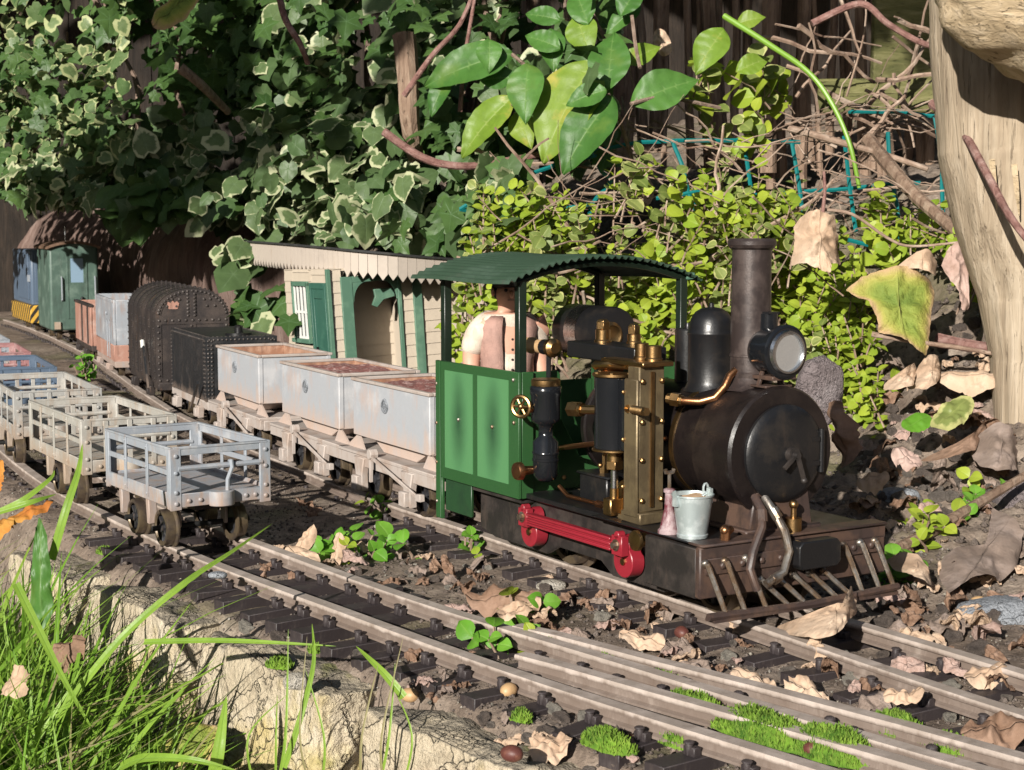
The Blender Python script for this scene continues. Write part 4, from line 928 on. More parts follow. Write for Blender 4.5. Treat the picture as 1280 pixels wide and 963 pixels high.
# ---- green brake van
bv_ = wagon('brake_van', XN, 22.6, 'tall dark green brake van with arched brown roof and end door', 'brake van')
L, W, z0, z1 = .62, .33, .14, 1.31
MB().box((-L, -W, z0), (L, W, z1)).build('van_body', M['vangreen'], bv_, bevel=.035, seg=3)
poly = [(y*1.1, z1-.015 + .075*(1-(y/W)**2)) for y in np.linspace(-W, W, 13)]; poly = poly + [(y, z-.035) for y, z in poly[::-1]]
rf2 = MB().prism(poly, 0, -L-.05, L+.05).build('roof', M['vanroof'], bv_, sharp=40)
pe = [(-W+.02, z1-.05)] + [(y*.94, z1-.015+.075*(1-(y/W)**2)-.03) for y in np.linspace(-W, W, 11)] + [(W-.02, z1-.05)]
MB().prism(pe, 0, -L+.005, L-.005).build('roof_end', M['vangreen'], bv_)
dz0, dz1 = .30, 1.18
dr_ = MB().box((L, -.10, dz0), (L+.012, -.075, dz1)).box((L, .155, dz0), (L+.012, .18, dz1)).box((L, -.10, dz1), (L+.012, .18, dz1+.03)).box((L, -.075, dz0), (L+.006, .155, .80)).box((L, -.075, 1.13), (L+.006, .155, dz1)).box((L, -.075, .80), (L+.006, -.045, 1.13)).box((L, .125, .80), (L+.006, .155, 1.13)).build('door', M['vangreen'], bv_, bevel=.003)
MB().box((L+.001, -.045, .80), (L+.003, .125, 1.13)).build('window', M['skypane'], dr_)
MB().ball((L+.02, .10, .58), .025).build('door_knob', M['black'], dr_)
for y in (-.17, .28): MB().tube([(L, y, .55), (L+.03, y, .56), (L+.03, y, .86), (L, y, .88)], .010, 6).build('handrail', M['slate_blue'], bv_)
MB().cyl((-.1, 0, z1+.04), (-.1, 0, z1+.26), .012, 8).build('roof_pin', M['steel'], bv_)
for y in (-.24, .24): MB().box((L+.0, y-.04, .16), (L+.03, y+.04, .26)).build('step', M['slate_grey'], bv_)
wheelsets(bv_, (-.35, .35), .10)
# ---- blue-grey shunter with striped beam
sh = wagon('shunting_engine', XN, 24.6, 'blue-grey shunting engine with yellow and black striped beam behind the green brake van', 'shunting engine')
MB().box((-.95, -.36, .14), (.95, .36, .40)).build('striped_beam', M['chevron'], sh, bevel=.01)
MB().box((-.9, -.33, .40), (.88, .33, 1.22)).build('cab', M['bluegrey'], sh, bevel=.03, seg=2)
MB().box((.88, -.27, .46), (.89, .25, 1.16)).box((-.3, -.345, .48), (.7, -.33, 1.15)).build('cab_door', M['bluegrey'], sh, bevel=.004)
MB().box((.72, -.36, .75), (.8, -.33, .85)).build('door_catch', M['slate_blue'], sh)
MB().cyl((.5, -.1, 1.2), (.5, -.1, 1.27), .02).build('roof_bolt', M['steel'], sh)
wheelsets(sh, (-.45, .45), .10)

# ---- slatted slate wagons on the siding
def slate(Y, L, W, mt, label, nside=2, nend=0, hook=False, off=.19, zt=.52):  # L, W half sizes
    w = wagon('slate_wagon', XD, Y, label, 'slate wagon', 'slatted slate wagons on the front siding', off)
    zb = .232
    fl = MB().box((-L+.012, -W+.012, zb+.035), (L-.012, W-.012, zb+.052)); fl.build('floor', mt, w, bevel=.002)
    sl = MB().box((-L, -W, zb), (L, -W+.012, zb+.072)).box((-L, W-.012, zb), (L, W, zb+.072)).box((L-.012, -W+.012, zb+.0), (L, W-.012, zb+.066)).box((-L, -W+.012, zb), (-L+.012, W-.012, zb+.066)).rivets([(L, y, zb+.03) for y in (-.17, -.11, .13, .18)], .013, (1, 0, 0)).rivets([(-L, y, zb+.03) for y in (-.17, -.11, .13, .18)], .013, (-1, 0, 0)).build('sill', mt, w, bevel=.003)
    for e in (-1, 1):
        for s in (-1, 1):
            ps = MB(); x0, x1 = (L-.012, L+.003) if e > 0 else (-L-.003, -L+.012); y0, y1 = (W-.055, W+.003) if s > 0 else (-W-.003, -W+.055)
            ps.box((x0, y0, zb-.014), (x1, y1, zt)); xa, xb = (L-.045, x0) if e > 0 else (x1, -L+.045); ya, yb = (W-.012, W+.003) if s > 0 else (-W-.003, -W+.012)
            ps.box((xa, ya, zb-.010), (xb, yb, zt)).rivets([(e*(L+.003), s*(W-.026), z) for z in (zb+.02, zb+.075, zb+.17, zt-.035)], .013, (e, 0, 0)); ps.build('corner_post', mt, w, bevel=.003)
    tr = MB(); 
    for s in (-1, 1): tr.box((-L-.002, min(s*W-.014*s, s*W+.004*s), zt-.004), (L+.002, max(s*W-.014*s, s*W+.004*s), zt+.008)); tr.box((-L+.01, min(s*(W-.012), s*W), zt-.04), (L-.01, max(s*(W-.012), s*W), zt-.002))
    for e in (-1, 1): tr.box((min(e*(L-.014), e*(L+.004)), -W+.0141, zt-.003), (max(e*(L-.014), e*(L+.004)), W-.0141, zt+.009)); tr.box((min(e*(L-.012), e*L), -W+.05, zt-.034), (max(e*(L-.012), e*L), W-.05, zt-.002))
    tr.build('top_rail', mt, w, bevel=.002)
    md = MB(); zm = zb + .17
    for s in (-1, 1): md.box((-L+.03, min(s*(W-.010), s*(W-.001)), zm-.013), (L-.03, max(s*(W-.010), s*(W-.001)), zm+.013))
    for e in (-1, 1): md.tube([(e*(L-.004), -W+.04, zm+.02), (e*(L-.004), W-.04, zm+.02)], .0135, 8)
    md.build('middle_rail', mt, w)
    for s in (-1, 1):
        for k in range(nside):
            x = -L + 2*L*(k+1)/(nside+1); b = MB().box((x-.014, min(s*(W-.001), s*(W+.007)), zb+.02), (x+.014, max(s*(W-.001), s*(W+.007)), zt-.004)); b.rivets([(x, s*(W+.007), z) for z in (zb+.035, zm, zt-.02)], .008, (0, s, 0)); b.build('side_slat', mt, w, bevel=.002)
    for e in (-1, 1):
        for k in range(nend):
            y = -W + 2*W*(k+1)/(nend+1); MB().box((min(e*(L-.001), e*(L+.006)), y-.014, zb+.02), (max(e*(L-.001), e*(L+.006)), y+.014, zt-.004)).build('end_slat', mt, w, bevel=.002)
    for e in (-1, 1):
        pts = [(e*(L-.002), -.065)] + [(e*(L+.058*math.sin(t)), -.065*math.cos(t)) for t in np.linspace(.15, math.pi-.15, 12)] + [(e*(L-.002), .065)]
        MB().prism(pts, 2, zb-.006, zb+.066).build('buffer_block', mt, w, bevel=.003)
    if hook: MB().tube([(L-.02, .055, zm+.035), (L+.012, .05, zm+.04), (L+.016, .052, zm+.01), (L+.01, .03, zm-.05), (L+.01, .028, zb+.06)], .0105, 8).build('draw_hook', mt, w)
    for s in (-1, 1):
        for x in (-.19, .19):
            MB().prism([(x-.03, zb), (x+.03, zb), (x+.025, .085), (x-.025, .085)], 1, min(s*.115, s*.135), max(s*.115, s*.135)).build('axle_guard', mt, w, bevel=.004); MB().prism([(x-.125, zb), (x-.085, zb), (x-.08, .16), (x-.085, .10), (x-.11, .10)], 1, min(s*.20, s*.245), max(s*.20, s*.245)).build('spring_block', mt, w, bevel=.004)
    wheelsets(w, (-.19, .19), .092, 6, M['wheel'], M['wheelblk'])
    MB().box((-L+.05, -.12, zb-.03), (L-.05, .12, zb+.03)).build('underframe', M['frameblk'], w)
    return w
slate(8.07, .45, .262, M['slate_blue'], 'pale blue slatted wagon leading the siding, with round buffer block and hook', 2, 0, True, .15)
slate(9.30, .585, .27, M['slate_grey'], 'stone grey slatted wagon, second one along the siding', 3, 3, False, .165)
slate(10.86, .66, .28, M['slate_dust'], 'grey slatted wagon third along the siding, cut off by the edge', 4, 4)
slate(12.42, .62, .27, M['bluegrey'], 'dark blue-grey slatted wagon between the grey and pink wagons', 3, 3)
slate(13.82, .58, .27, M['pink'], 'faded pink slatted wagon on the siding', 3, 3)
slate(15.3, .60, .27, M['slate_blue'], 'pale grey slatted wagon beyond the pink one, last on the siding', 3, 3)
# ================================================================== STATION BUILDING
co_ = at(421, 450, 12.9); BTH = R(26)
bd = empty('station_building', (co_.x, 12.9, 0), label='small cream weatherboard station shelter with green trim and curved saw-tooth canopy', cat='station building', rot=(0, R(-4), BTH-math.pi/2))
bd.rotation_mode = 'XYZ'
bd.matrix_basis = Matrix.Translation((co_.x, 12.9, .0)) @ Matrix.Rotation(R(-3.4), 4, 'Y') @ Matrix.Rotation(BTH-math.pi/2, 4, 'Z')
def boards(mb, axis, c, a0, a1, z0, z1, out, pitch=.095):
    """overlapping weatherboards on plane `axis`=c between a0..a1, lapped towards `out`"""
    z = z0
    while z < z1-.004:
        zt = min(z+pitch, z1)
        if axis == 1: vs = [(a0, c, z), (a1, c, z), (a1, c+out*.012, z), (a0, c+out*.012, z), (a0, c, zt), (a1, c, zt), (a1, c+out*.004, zt), (a0, c+out*.004, zt)]
        else: vs = [(c, a0, z), (c, a1, z), (c+out*.012, a1, z), (c+out*.012, a0, z), (c, a0, zt), (c, a1, zt), (c+out*.004, a1, zt), (c+out*.004, a0, zt)]
        mb.add(vs, [(0,1,2,3), (4,5,6,7), (0,1,5,4), (1,2,6,5), (2,3,7,6), (3,0,4,7)]); z = zt
    return mb
H = 1.24
w_ = MB()   # left wall, plane y=0 faces -y, with window and door openings
boards(w_, 1, .02, -1.15, -.92, .0, H, -1); boards(w_, 1, .02, -.92, -.50, .0, .66, -1); boards(w_, 1, .02, -.92, -.50, 1.12, H, -1)
boards(w_, 1, .02, -.50, -.44, .0, H, -1); boards(w_, 1, .02, -.44, -.06, 1.10, H, -1); boards(w_, 1, .02, -.06, .0, .0, H, -1)
boards(w_, 0, -.02, .02, .12, .0, H, 1); boards(w_, 0, -.02, .62, .74, .0, H, 1); boards(w_, 0, -.02, .80, 1.50, .0, H, 1); boards(w_, 0, -.02, .20, .62, 1.16, H, 1)
boards(w_, 0, -.42, .10, 1.0, .0, 1.2, 1)            # inside wall of the shelter
w_.box((-.43, .19, 0), (-.02, .205, 1.2)).box((-.43, .70, 0), (-.02, .715, 1.2)).box((-1.15, 1.45, 0), (-.02, 1.5, H)).box((-1.17, .02, 0), (-1.15, 1.5, H)).box((-1.15, .02, H-.02), (-.02, 1.5, H))
w_.build('weatherboard_wall', M['cream'], bd, sharp=20)
wf = MB().box((-.92, -.012, .64), (-.89, .03, 1.13)).box((-.53, -.012, .64), (-.50, .03, 1.13)).box((-.92, -.012, 1.10), (-.50, .03, 1.14)).box((-.94, -.03, .62), (-.48, .03, .655))
wf = wf.build('window', M['trim'], bd, bevel=.003)
g_ = MB()
for x in (-.80, -.71, -.62): g_.box((x-.009, .0, .655), (x+.009, .014, 1.10))
g_.box((-.89, .001, .87), (-.53, .015, .89)).box((-.89, .0005, .655), (-.872, .013, 1.10)).box((-.548, .0005, .655), (-.53, .013, 1.10)).box((-.872, .0012, .655), (-.548, .0132, .675)); g_.build('glazing_bars', M['white'], wf)
MB().box((-.89, .016, .655), (-.53, .022, 1.10)).build('pane', M['glass'], wf)
d_ = MB().box((-.43, .004, .0), (-.07, .026, 1.10)).box((-.44, -.012, 0), (-.41, .02, 1.13)).box((-.09, -.012, 0), (-.06, .02, 1.13)).box((-.41, -.012, 1.08), (-.09, .02, 1.13))
d_.box((-.405, -.006, .0), (-.36, .006, 1.08)).box((-.14, -.006, 0), (-.095, .006, 1.08)).box((-.36, -.0055, .50), (-.14, .006, .58)).box((-.36, -.0055, 1.0), (-.14, .006, 1.08)).box((-.36, -.0055, 0), (-.14, .006, .1))
d_ = d_.build('door', M['door'], bd, bevel=.003)
MB().cyl((-.34, -.03, .56), (-.34, .0, .56), .022, 10).box((-.355, -.012, .49), (-.325, -.004, .60)).bar((-.34, -.025, .56), (-.28, -.03, .53), .014, .014).build('door_handle', M['black'], d_)
t_ = MB().box((-.02, .11, 0), (.012, .205, 1.17)).box((-.02, .735, 0), (.012, .81, 1.24)).box((-.02, .60, 0), (.010, .63, 1.17)).box((-.02, .205, 1.12), (.010, .60, 1.17))
for y, s in ((.205, 1), (.60, -1)):      # curved corner brackets of the opening
    pts = [(y, 1.12), (y+s*.13, 1.12)] + [(y+s*(.13-.13*math.sin(t)*.92), 1.12-.16*(1-math.cos(t))) for t in np.linspace(.25, math.pi/2, 7)] + [(y, .96)]
    t_.prism(pts, 0, -.015, .006)
t_.box((-.02, -.012, .0), (.014, .022, 1.24)); t_.build('corner_trim', M['trim'], bd, bevel=.003)
# platform bracket seen in silhouette inside the opening
MB().prism([(.42, 1.05), (.60, 1.05), (.60, .98), (.50, .96), (.44, .90), (.40, .92), (.43, .99)], 0, -.10, -.07).build('canopy_bracket', M['trim'], bd, bevel=.003)
# canopy: curved saw-tooth valance with a felt roof, in world coordinates
inv = bd.matrix_basis.inverted()
key = [(304, 303, 15.0), (315, 304, 14.8), (355, 307, 13.95), (400, 311, 13.3), (440, 315, 12.92), (485, 319, 12.83), (520, 322.3, 12.92), (560, 325.5, 13.08), (625, 330, 13.35)]
kp = [at(*k) for k in key]
def cr(P, n=14):
    out = []
    for i in range(len(P)-1):
        p0, p1, p2, p3 = P[max(i-1, 0)], P[i], P[i+1], P[min(i+2, len(P)-1)]
        for k in range(n):
            t = k/n; out.append(.5*((2*p1)+(-p0+p2)*t+(2*p0-5*p1+4*p2-p3)*t*t+(-p0+3*p1-3*p2+p3)*t**3))
    out.append(P[-1]); return out
curve = cr(kp); seg = [0.0]
for i in range(1, len(curve)): seg.append(seg[-1] + (curve[i]-curve[i-1]).length)
def oncurve(s):
    i = max(0, min(len(curve)-2, int(np.searchsorted(seg, s))-1)); t = (s-seg[i])/max(1e-6, seg[i+1]-seg[i]); return curve[i].lerp(curve[i+1], t), (curve[i+1]-curve[i]).normalized()
pitch = .083; nT = int(seg[-1]/pitch); vb_ = MB(); rb_ = MB(); th_ = .014
for k in range(nT):
    a, d = oncurve(k*pitch+.002); b, _ = oncurve((k+1)*pitch-.002); m = (a+b)/2; nrm = Vector((d.y, -d.x, 0)).normalized(); dn = Vector((0, 0, -1))
    jz = rnd.uniform(-.004, .004)
    fr_ = [a, b, b+dn*(.152+jz), m+dn*(.204+jz), a+dn*(.152+jz)]; bk_ = [q - nrm*th_ for q in fr_]
    vb_.add([inv @ q for q in fr_+bk_], [(0,1,2,3,4), (9,8,7,6,5), (0,5,6,1), (1,6,7,2), (2,7,8,3), (3,8,9,4), (4,9,5,0)])
vb_.build('canopy_valance', M['fascia'], bd)
tops = curve[::2]; vs = []
for p in tops:
    vs += [p + Vector((-.01, -.03, .004)), p + Vector((-.01, -.03, .022)), Vector((p.x*.6-.55, p.y+.75, p.z-.05)), Vector((p.x*.6-.55, p.y+.75, p.z-.068))]
n = len(tops); fs = []
for i in range(n-1):
    for k in range(4): l = (k+1) % 4; fs.append((i*4+k, i*4+l, (i+1)*4+l, (i+1)*4+k))
fs += [(0,1,2,3), tuple((n-1)*4+k for k in (3,2,1,0))]
rb_.add([inv @ q for q in vs], fs).build('canopy_roof', M['felt'], bd)

# ================================================================== LEAVES
def T(tris): return np.array(tris, int)
def ivy_shape(round_=0.0, fold=.10):
    half = [(.0, .0, 1), (.16, -.13, 0), (.40, -.05, 1), (.34, .17, 0), (.56, .40, 1), (.27, .53, 0), (.10, .84, 0), (.0, 1.0, 1)]
    if round_: half = [(.0, .02, 1), (.2, -.12, 0), (.42, .02, .8), (.46, .26, 0), (.46, .46, .8), (.33, .66, 0), (.14, .88, 0), (.0, 1.0, 1)]
    pts = half + [(-x, y, v) for x, y, v in half[1:-1][::-1]]
    V = [(0, .30, 0)]; r = [0]; v = [1]
    for x, y, w in pts: V.append((x, y, -fold*(abs(x)*1.2) - .12*(y-.3)**2 + (.03 if w == 0 else -.03))); r.append(1); v.append(w)
    n = len(pts)
    # inner ring for a smoother dish
    V2 = [V[0]]; r2 = [0]; v2 = [1]
    for i in range(n): q = V[1+i]; V2.append((q[0]*.55, .30+(q[1]-.30)*.55, q[2]*.35)); r2.append(.55); v2.append(v[1+i])
    for i in range(n): V2.append(V[1+i]); r2.append(1.0); v2.append(v[1+i]*.8)
    F = []
    for i in range(n):
        j = (i+1) % n; F += [(0, 1+i, 1+j), (1+i, 1+n+i, 1+n+j), (1+i, 1+n+j, 1+j)]
    return np.array(V2, float), T(F), np.array(r2), np.array(v2)
def oval_shape(w=.36, fold=.35, droop=.25, n=7, tip=1.0, wav=0.0, pw=.75):
    V = []; r = []; v = []
    for i in range(n):
        t = i/(n-1); ww = w*(math.sin(math.pi*min(1, t**.8*.98+.02))**pw)*(1 if i not in (0, n-1) else .04); z = -droop*(t-.35)**2
        for s in (-1, -.5, 0, .5, 1):
            V.append((s*ww, t*tip, z - fold*abs(s)*ww*-1*.6 + wav*math.sin(i*2.1+s*3)*abs(s))); r.append(abs(s) if i not in (0, n-1) else 1); v.append(1-abs(s)*1.2 if abs(s) < .6 else (0.35 if i % 2 else 0))
    F = []
    for i in range(n-1):
        for k in range(4):
            a = i*5+k; F += [(a, a+1, a+6), (a, a+6, a+5)]
    return np.array(V, float), T(F), np.array(r, float), np.clip(np.array(v, float), 0, 1)
def blade_shape(n=6):
    V = []; r = []; v = []
    for i in range(n):
        t = i/(n-1); w = .5*(1-t**2.2) if i < n-1 else 0.02
        for s in (-1, 0, 1): V.append((s*w, t, 0)); r.append(abs(s)); v.append(1-abs(s))
    F = []
    for i in range(n-1):
        for k in range(2): a = i*3+k; F += [(a, a+1, a+4), (a, a+4, a+3)]
    return np.array(V, float), T(F), np.array(r, float), np.array(v, float)
def scatter(name, mt, parent, shape, P, N, TD, S, wscale=None, inv=None):
    """place copies of a leaf shape: P positions, N face normals, TD tip directions, S sizes -> one foliage mesh"""
    V, F, r, v = shape; P = np.asarray(P, float); N = np.asarray(N, float); TD = np.asarray(TD, float); S = np.asarray(S, float); m = len(P)
    N = N/np.linalg.norm(N, axis=1, keepdims=True); TD = TD - N*np.sum(TD*N, 1, keepdims=True); TD = TD/np.linalg.norm(TD, axis=1, keepdims=True); B = np.cross(TD, N)
    ws = np.ones(m) if wscale is None else np.asarray(wscale, float)
    W = P[:, None, :] + S[:, None, None]*(V[None, :, 0:1]*B[:, None, :]*ws[:, None, None] + V[None, :, 1:2]*TD[:, None, :] + V[None, :, 2:3]*N[:, None, :])
    FF = (F[None] + (np.arange(m)*len(V))[:, None, None]).reshape(-1, 3)
    q = nrg.random(m)
    W = W.reshape(-1, 3)
    if inv is not None: W = W - np.asarray(inv)[None]
    return raw_mesh(name, W, FF, mt, parent, {'r': np.tile(r, m), 'vein': np.tile(v, m), 'rnd': np.repeat(q, len(V))})
def jit(m, base, amt): return np.asarray(base)[None] + nrg.normal(0, amt, (m, 3))
def wob(p, q, n=8, amt=.1, sag=0.0):
    p = Vector(p); q = Vector(q); L = (q-p).length; out = []; o = Vector((rnd.uniform(0, 50), rnd.uniform(0, 50), 0))
    for i in range(n+1):
        t = i/n; w = math.sin(math.pi*t)**.6 if amt else 0
        out.append(p.lerp(q, t) + Vector((mn.noise(o+Vector((t*3, 0, 0))), mn.noise(o+Vector((t*3, 5, 0))), mn.noise(o+Vector((t*3, 9, 2)))))*amt*L*w - Vector((0, 0, sag*4*t*(1-t))))
    return out
IVY = ivy_shape(); IVYR = ivy_shape(1); OV = oval_shape(); ROUND = oval_shape(.46, .3, .3, 6); BLADE = blade_shape()

# ------------------------------------------------------------------ ivy
def ivyY(px): return 14.4 + (640-px)*.0105
def ivy_plant(label, boxes, mt_main, shp, sizes, nl, mt_b=None, share=.3, depth=.55, nstem=8, dz=0.0):
    cx = sum((b[0]+b[2])/2 for b in boxes)/len(boxes); cy = max(b[3] for b in boxes)
    base = at(cx, cy, ivyY(cx)+1.2); t = empty('ivy_plant', base, 0, label, 'ivy', None); P = []; Nn = []; TD = []; S = []
    A = np.array([(b[2]-b[0])*(b[3]-b[1]) for b in boxes], float); A /= A.sum()
    for b, fr_ in zip(boxes, A):
        for _ in range(int(nl*fr_)):
            px = rnd.uniform(b[0], b[2]); py = rnd.uniform(b[1], b[3])
            # keep uneven holes in the mass
            hn = mn.noise(Vector((px*.012, py*.012, 3.3+b[0]*.01)))
            if hn < (-.30 if b[2] < 170 else -.14) and rnd.random() < .9: continue
            d = ivyY(px) + dz + rnd.gauss(0, depth) - .9*max(0, py)/300 + .55*mn.noise(Vector((px*.008, py*.01, 9)))
            P.append(at(px, py, d)); S.append(rnd.uniform(*sizes)*(.6+.4*rnd.random()))
    m = len(P); Nn = jit(m, (-.2, -.75, .55), .55); TD = jit(m, (.05, -.45, -.75), .5)
    P = np.array(P); S = np.array(S); k = int(m*(1-share)) if mt_b else m
    scatter('foliage', mt_main, t, shp, P[:k], Nn[:k], TD[:k], S[:k], inv=base)
    if mt_b: scatter('foliage', mt_b, t, IVY if shp is IVYR else IVYR, P[k:], Nn[k:], TD[k:], S[k:], inv=base)
    mb = MB()
    for i in range(nstem):
        b = boxes[i % len(boxes)]; x0 = rnd.uniform(b[0], b[2]); x1 = x0 + rnd.uniform(-90, 90)
        p = at(x0, b[3]-10, ivyY(x0)+.5) - base; q = at(x1, max(b[1], -80), ivyY(x1)+.4) - base; pts = wob(p, q, 12, .12)
        MB().tube(pts, [.06*(1-.6*i2/12)*rnd.uniform(.5, 1) for i2 in range(13)], 6).build('stem', M['stem_brown'], t)
    return t
ivy_plant('small-leaved pale variegated ivy above the blue-grey shunting engine', [(-300, -160, 160, 240), (-300, 40, 60, 250)], M['ivypale'], IVYR, (.17, .28), 3600, M['ivydark'], .4)
ivy_plant('dark ivy in deep shade between the small pale ivy and the glossy lobed ivy', [(110, -160, 330, 215), (150, 150, 260, 250)], M['ivydark'], IVY, (.24, .42), 1500, M['ivyvar'], .14, dz=.5)
ivy_plant('glossy dark green lobed ivy hanging in the top middle', [(270, -160, 560, 185)], M['ivydark'], IVY, (.21, .38), 1850, M['ivyvar'], .38)
ivy_plant('cream-edged variegated ivy hanging just above the station canopy', [(240, 140, 480, 270), (330, 190, 640, 293), (470, 150, 650, 300)], M['ivyvar'], IVYR, (.20, .36), 2900, M['ivydark'], .26)
ivy_plant('trailing variegated ivy drooping over the brown log behind the black van', [(15, 205, 130, 250), (120, 215, 205, 272), (205, 220, 290, 258)], M['ivyvar'], IVY, (.26, .42), 340, M['ivydark'], .55, dz=-.4, depth=.35, nstem=5)
ivy_plant('variegated ivy reaching down to the black tank wagon beside the station', [(272, 300, 316, 350), (300, 355, 362, 420)], M['ivyvar'], IVYR, (.28, .42), 110, M['ivydark'], .5, dz=-2.0, depth=.3, nstem=4)
ivy_plant('ivy in the shadows behind the broad-leaved shrub', [(540, -160, 760, 200)], M['ivydark'], IVY, (.20, .36), 900, M['ivyvar'], .30, dz=.9)

# ------------------------------------------------------------------ reddish brown old log behind the wagons
lg = empty('fallen_log', (-5.2, 21.5, .2), 0, 'large reddish-brown old log lying behind the wagons under the ivy', 'log')
V = []; n1, n2 = 150, 56
for i in range(n1):
    t = i/(n1-1); Y = 37.5 - 20.6*t; c, th = frame(XN, Y, 1.95); c.z = .85; d = Vector((math.cos(th), math.sin(th), 0))
    for k in range(n2):
        a = 2*math.pi*k/n2
        s = 1 + .12*mn.noise(Vector((t*15, a*1.2, 0))) + .05*mn.noise(Vector((t*60, math.cos(a)*3, math.sin(a)*3+4))) + .16*(abs(mn.noise(Vector((t*34, math.cos(a)*.8, math.sin(a)*.8)))) - .3)
        V.append(c + (d*math.cos(a)*.80 + Vector((0, 0, 1))*math.sin(a)*1.12)*s - lg.location)
ii = np.arange(n1*n2).reshape(n1, n2); nxt = np.roll(ii, -1, 1)
raw_mesh('bark', np.array(V), np.stack([ii[:-1].ravel(), nxt[:-1].ravel(), nxt[1:].ravel(), ii[1:].ravel()], 1), M['log'], lg)
cap = MB(); cap.add([V[(n1-1)*n2+k] for k in range(n2)], [tuple(range(n2))]); cap.build('cut_end', M['log'], lg)

# ------------------------------------------------------------------ weathered stump at the right
su = empty('tree_stump', (2.95, 9.75, .25), 0, 'pale weathered stump with peeling grain and a big overhanging knob at its top', 'tree stump')
def ringmesh(name, mt, centers, radii, n, amp, parent, seed, sq=(1, 1), fine=.03):
    V = []; m = len(centers)
    for i in range(m):
        for k in range(n):
            a = 2*math.pi*k/n; q = Vector((math.cos(a)*1.3, math.sin(a)*1.3, i/m*3.0+seed)); s = 1 + amp*mn.noise(q) + amp*.5*mn.noise(q*2.7) + fine*mn.noise(Vector((math.cos(a)*7, math.sin(a)*7, i/m*3+seed))) + fine*.8*(1-abs(mn.noise(Vector((math.cos(a)*12, math.sin(a)*12, i/m*2+seed)))))
            V.append(Vector(centers[i]) + Vector((math.cos(a)*radii[i]*s*sq[0], math.sin(a)*radii[i]*s*sq[1], 0)) - parent.location)
    ii = np.arange(m*n).reshape(m, n); nxt = np.roll(ii, -1, 1)
    V = np.array([tuple(v) for v in V]); F = np.stack([ii[:-1].ravel(), nxt[:-1].ravel(), nxt[1:].ravel(), ii[1:].ravel()], 1)
    return raw_mesh(name, V, F, mt, parent)
def lerpk(keys, t):
    for (t0, v0), (t1, v1) in zip(keys, keys[1:]):
        if t <= t1: u = (t-t0)/(t1-t0); u = u*u*(3-2*u); return Vector(v0).lerp(Vector(v1), u) if hasattr(v0, '__len__') else v0+(v1-v0)*u
    return keys[-1][1]
N_ = 80
left = [(0, (1254, 640)), (.12, (1250, 545)), (.3, (1246, 450)), (.45, (1232, 375)), (.6, (1206, 290)), (.8, (1184, 190)), (1.0, (1172, 40)), (1.2, (1165, -120))]
cs_, rs_ = [], []
for i in range(N_):
    t = 1.2*i/(N_-1); x, y = lerpk(left, t); p = at(x, y, 9.9); r_ = .42 + .10*t + (.25*(max(0, .1-t))/.1)
    cs_.append((p.x + r_, 9.9 + .15 - .45*max(0, .5-t), p.z)); rs_.append(r_)
ringmesh('trunk', M['stump'], cs_, rs_, 72, .07, su, 2.2)
kc = at(1330, -18, 9.0); V = []; n1, n2 = 46, 64
for i in range(n1):
    b = -math.pi/2 + math.pi*i/(n1-1)
    for k in range(n2):
        a = 2*math.pi*k/n2; u = Vector((math.cos(b)*math.cos(a), math.cos(b)*math.sin(a), math.sin(b)))
        s = 1 + .14*mn.noise(u*1.6+Vector((4, 0, 0))) + .05*mn.noise(u*4) + .03*mn.noise(Vector((u.x*3, u.y*3, u.z*14)))
        V.append(kc + Vector((u.x*.72, u.y*.70, u.z*.62))*s + Vector((-.10*u.z, 0, -.08*u.x)) - su.location)
ii = np.arange(n1*n2).reshape(n1, n2); nxt = np.roll(ii, -1, 1)
raw_mesh('knob', np.array([tuple(v) for v in V]), np.stack([ii[:-1].ravel(), nxt[:-1].ravel(), nxt[1:].ravel(), ii[1:].ravel()], 1), M['stumpend'], su)
mb = MB()
for (x0, y0, x1, y1, d) in ((1240, 200, 1246, 262, 9.52), (1268, 206, 1274, 270, 9.46)):
    MB().tube([at(x0, y0, d+.04)-su.location, at((x0+x1)/2, (y0+y1)/2, d)-su.location, at(x1, y1, d+.05)-su.location], [.020, .016, .004], 6).build('splinter', M['stumpend'], su)

# ------------------------------------------------------------------ fences behind everything
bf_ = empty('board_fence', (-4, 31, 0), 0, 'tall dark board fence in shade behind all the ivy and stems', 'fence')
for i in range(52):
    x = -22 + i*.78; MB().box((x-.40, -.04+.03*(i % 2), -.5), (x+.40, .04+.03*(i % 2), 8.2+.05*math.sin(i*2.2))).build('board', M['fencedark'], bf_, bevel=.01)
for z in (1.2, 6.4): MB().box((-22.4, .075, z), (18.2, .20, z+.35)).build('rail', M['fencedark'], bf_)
for nm, lo, hi, ang in (('tall unseen board fence added to block low sky, nearest the shunting engine', (-24, 10), None, 90), ('tall unseen board fence added to block low sky beyond the stump', (19, 8), None, 90), ('lower unseen board fence added to block low sky across the lawn', (-3, -19), None, 0)):
    q_ = empty('board_fence', (lo[0], lo[1], 0), R(ang), nm, 'fence')  # out-of-view fences added to cut low sky light and darken reflections
    hh = 5.5 if ang == 0 else 9.0; MB().box((-24, -.05, -1.5), (24, .05, hh)).box((-24, .051, 1), (24, .2, 1.4)).box((-24, .051, hh-1.5), (24, .2, hh-1.1)).build('sky_blocking_boards', M['fencedark'], q_)
tc = empty('sky_blocking_tree', (-3, 24, -.2), 0, 'added unseen tree whose crown blocks sky light over the ivy bank', 'tree'); P, N2, TD, S = [], [], [], []  # unseen crown added to hold back sky light and deepen the shadows
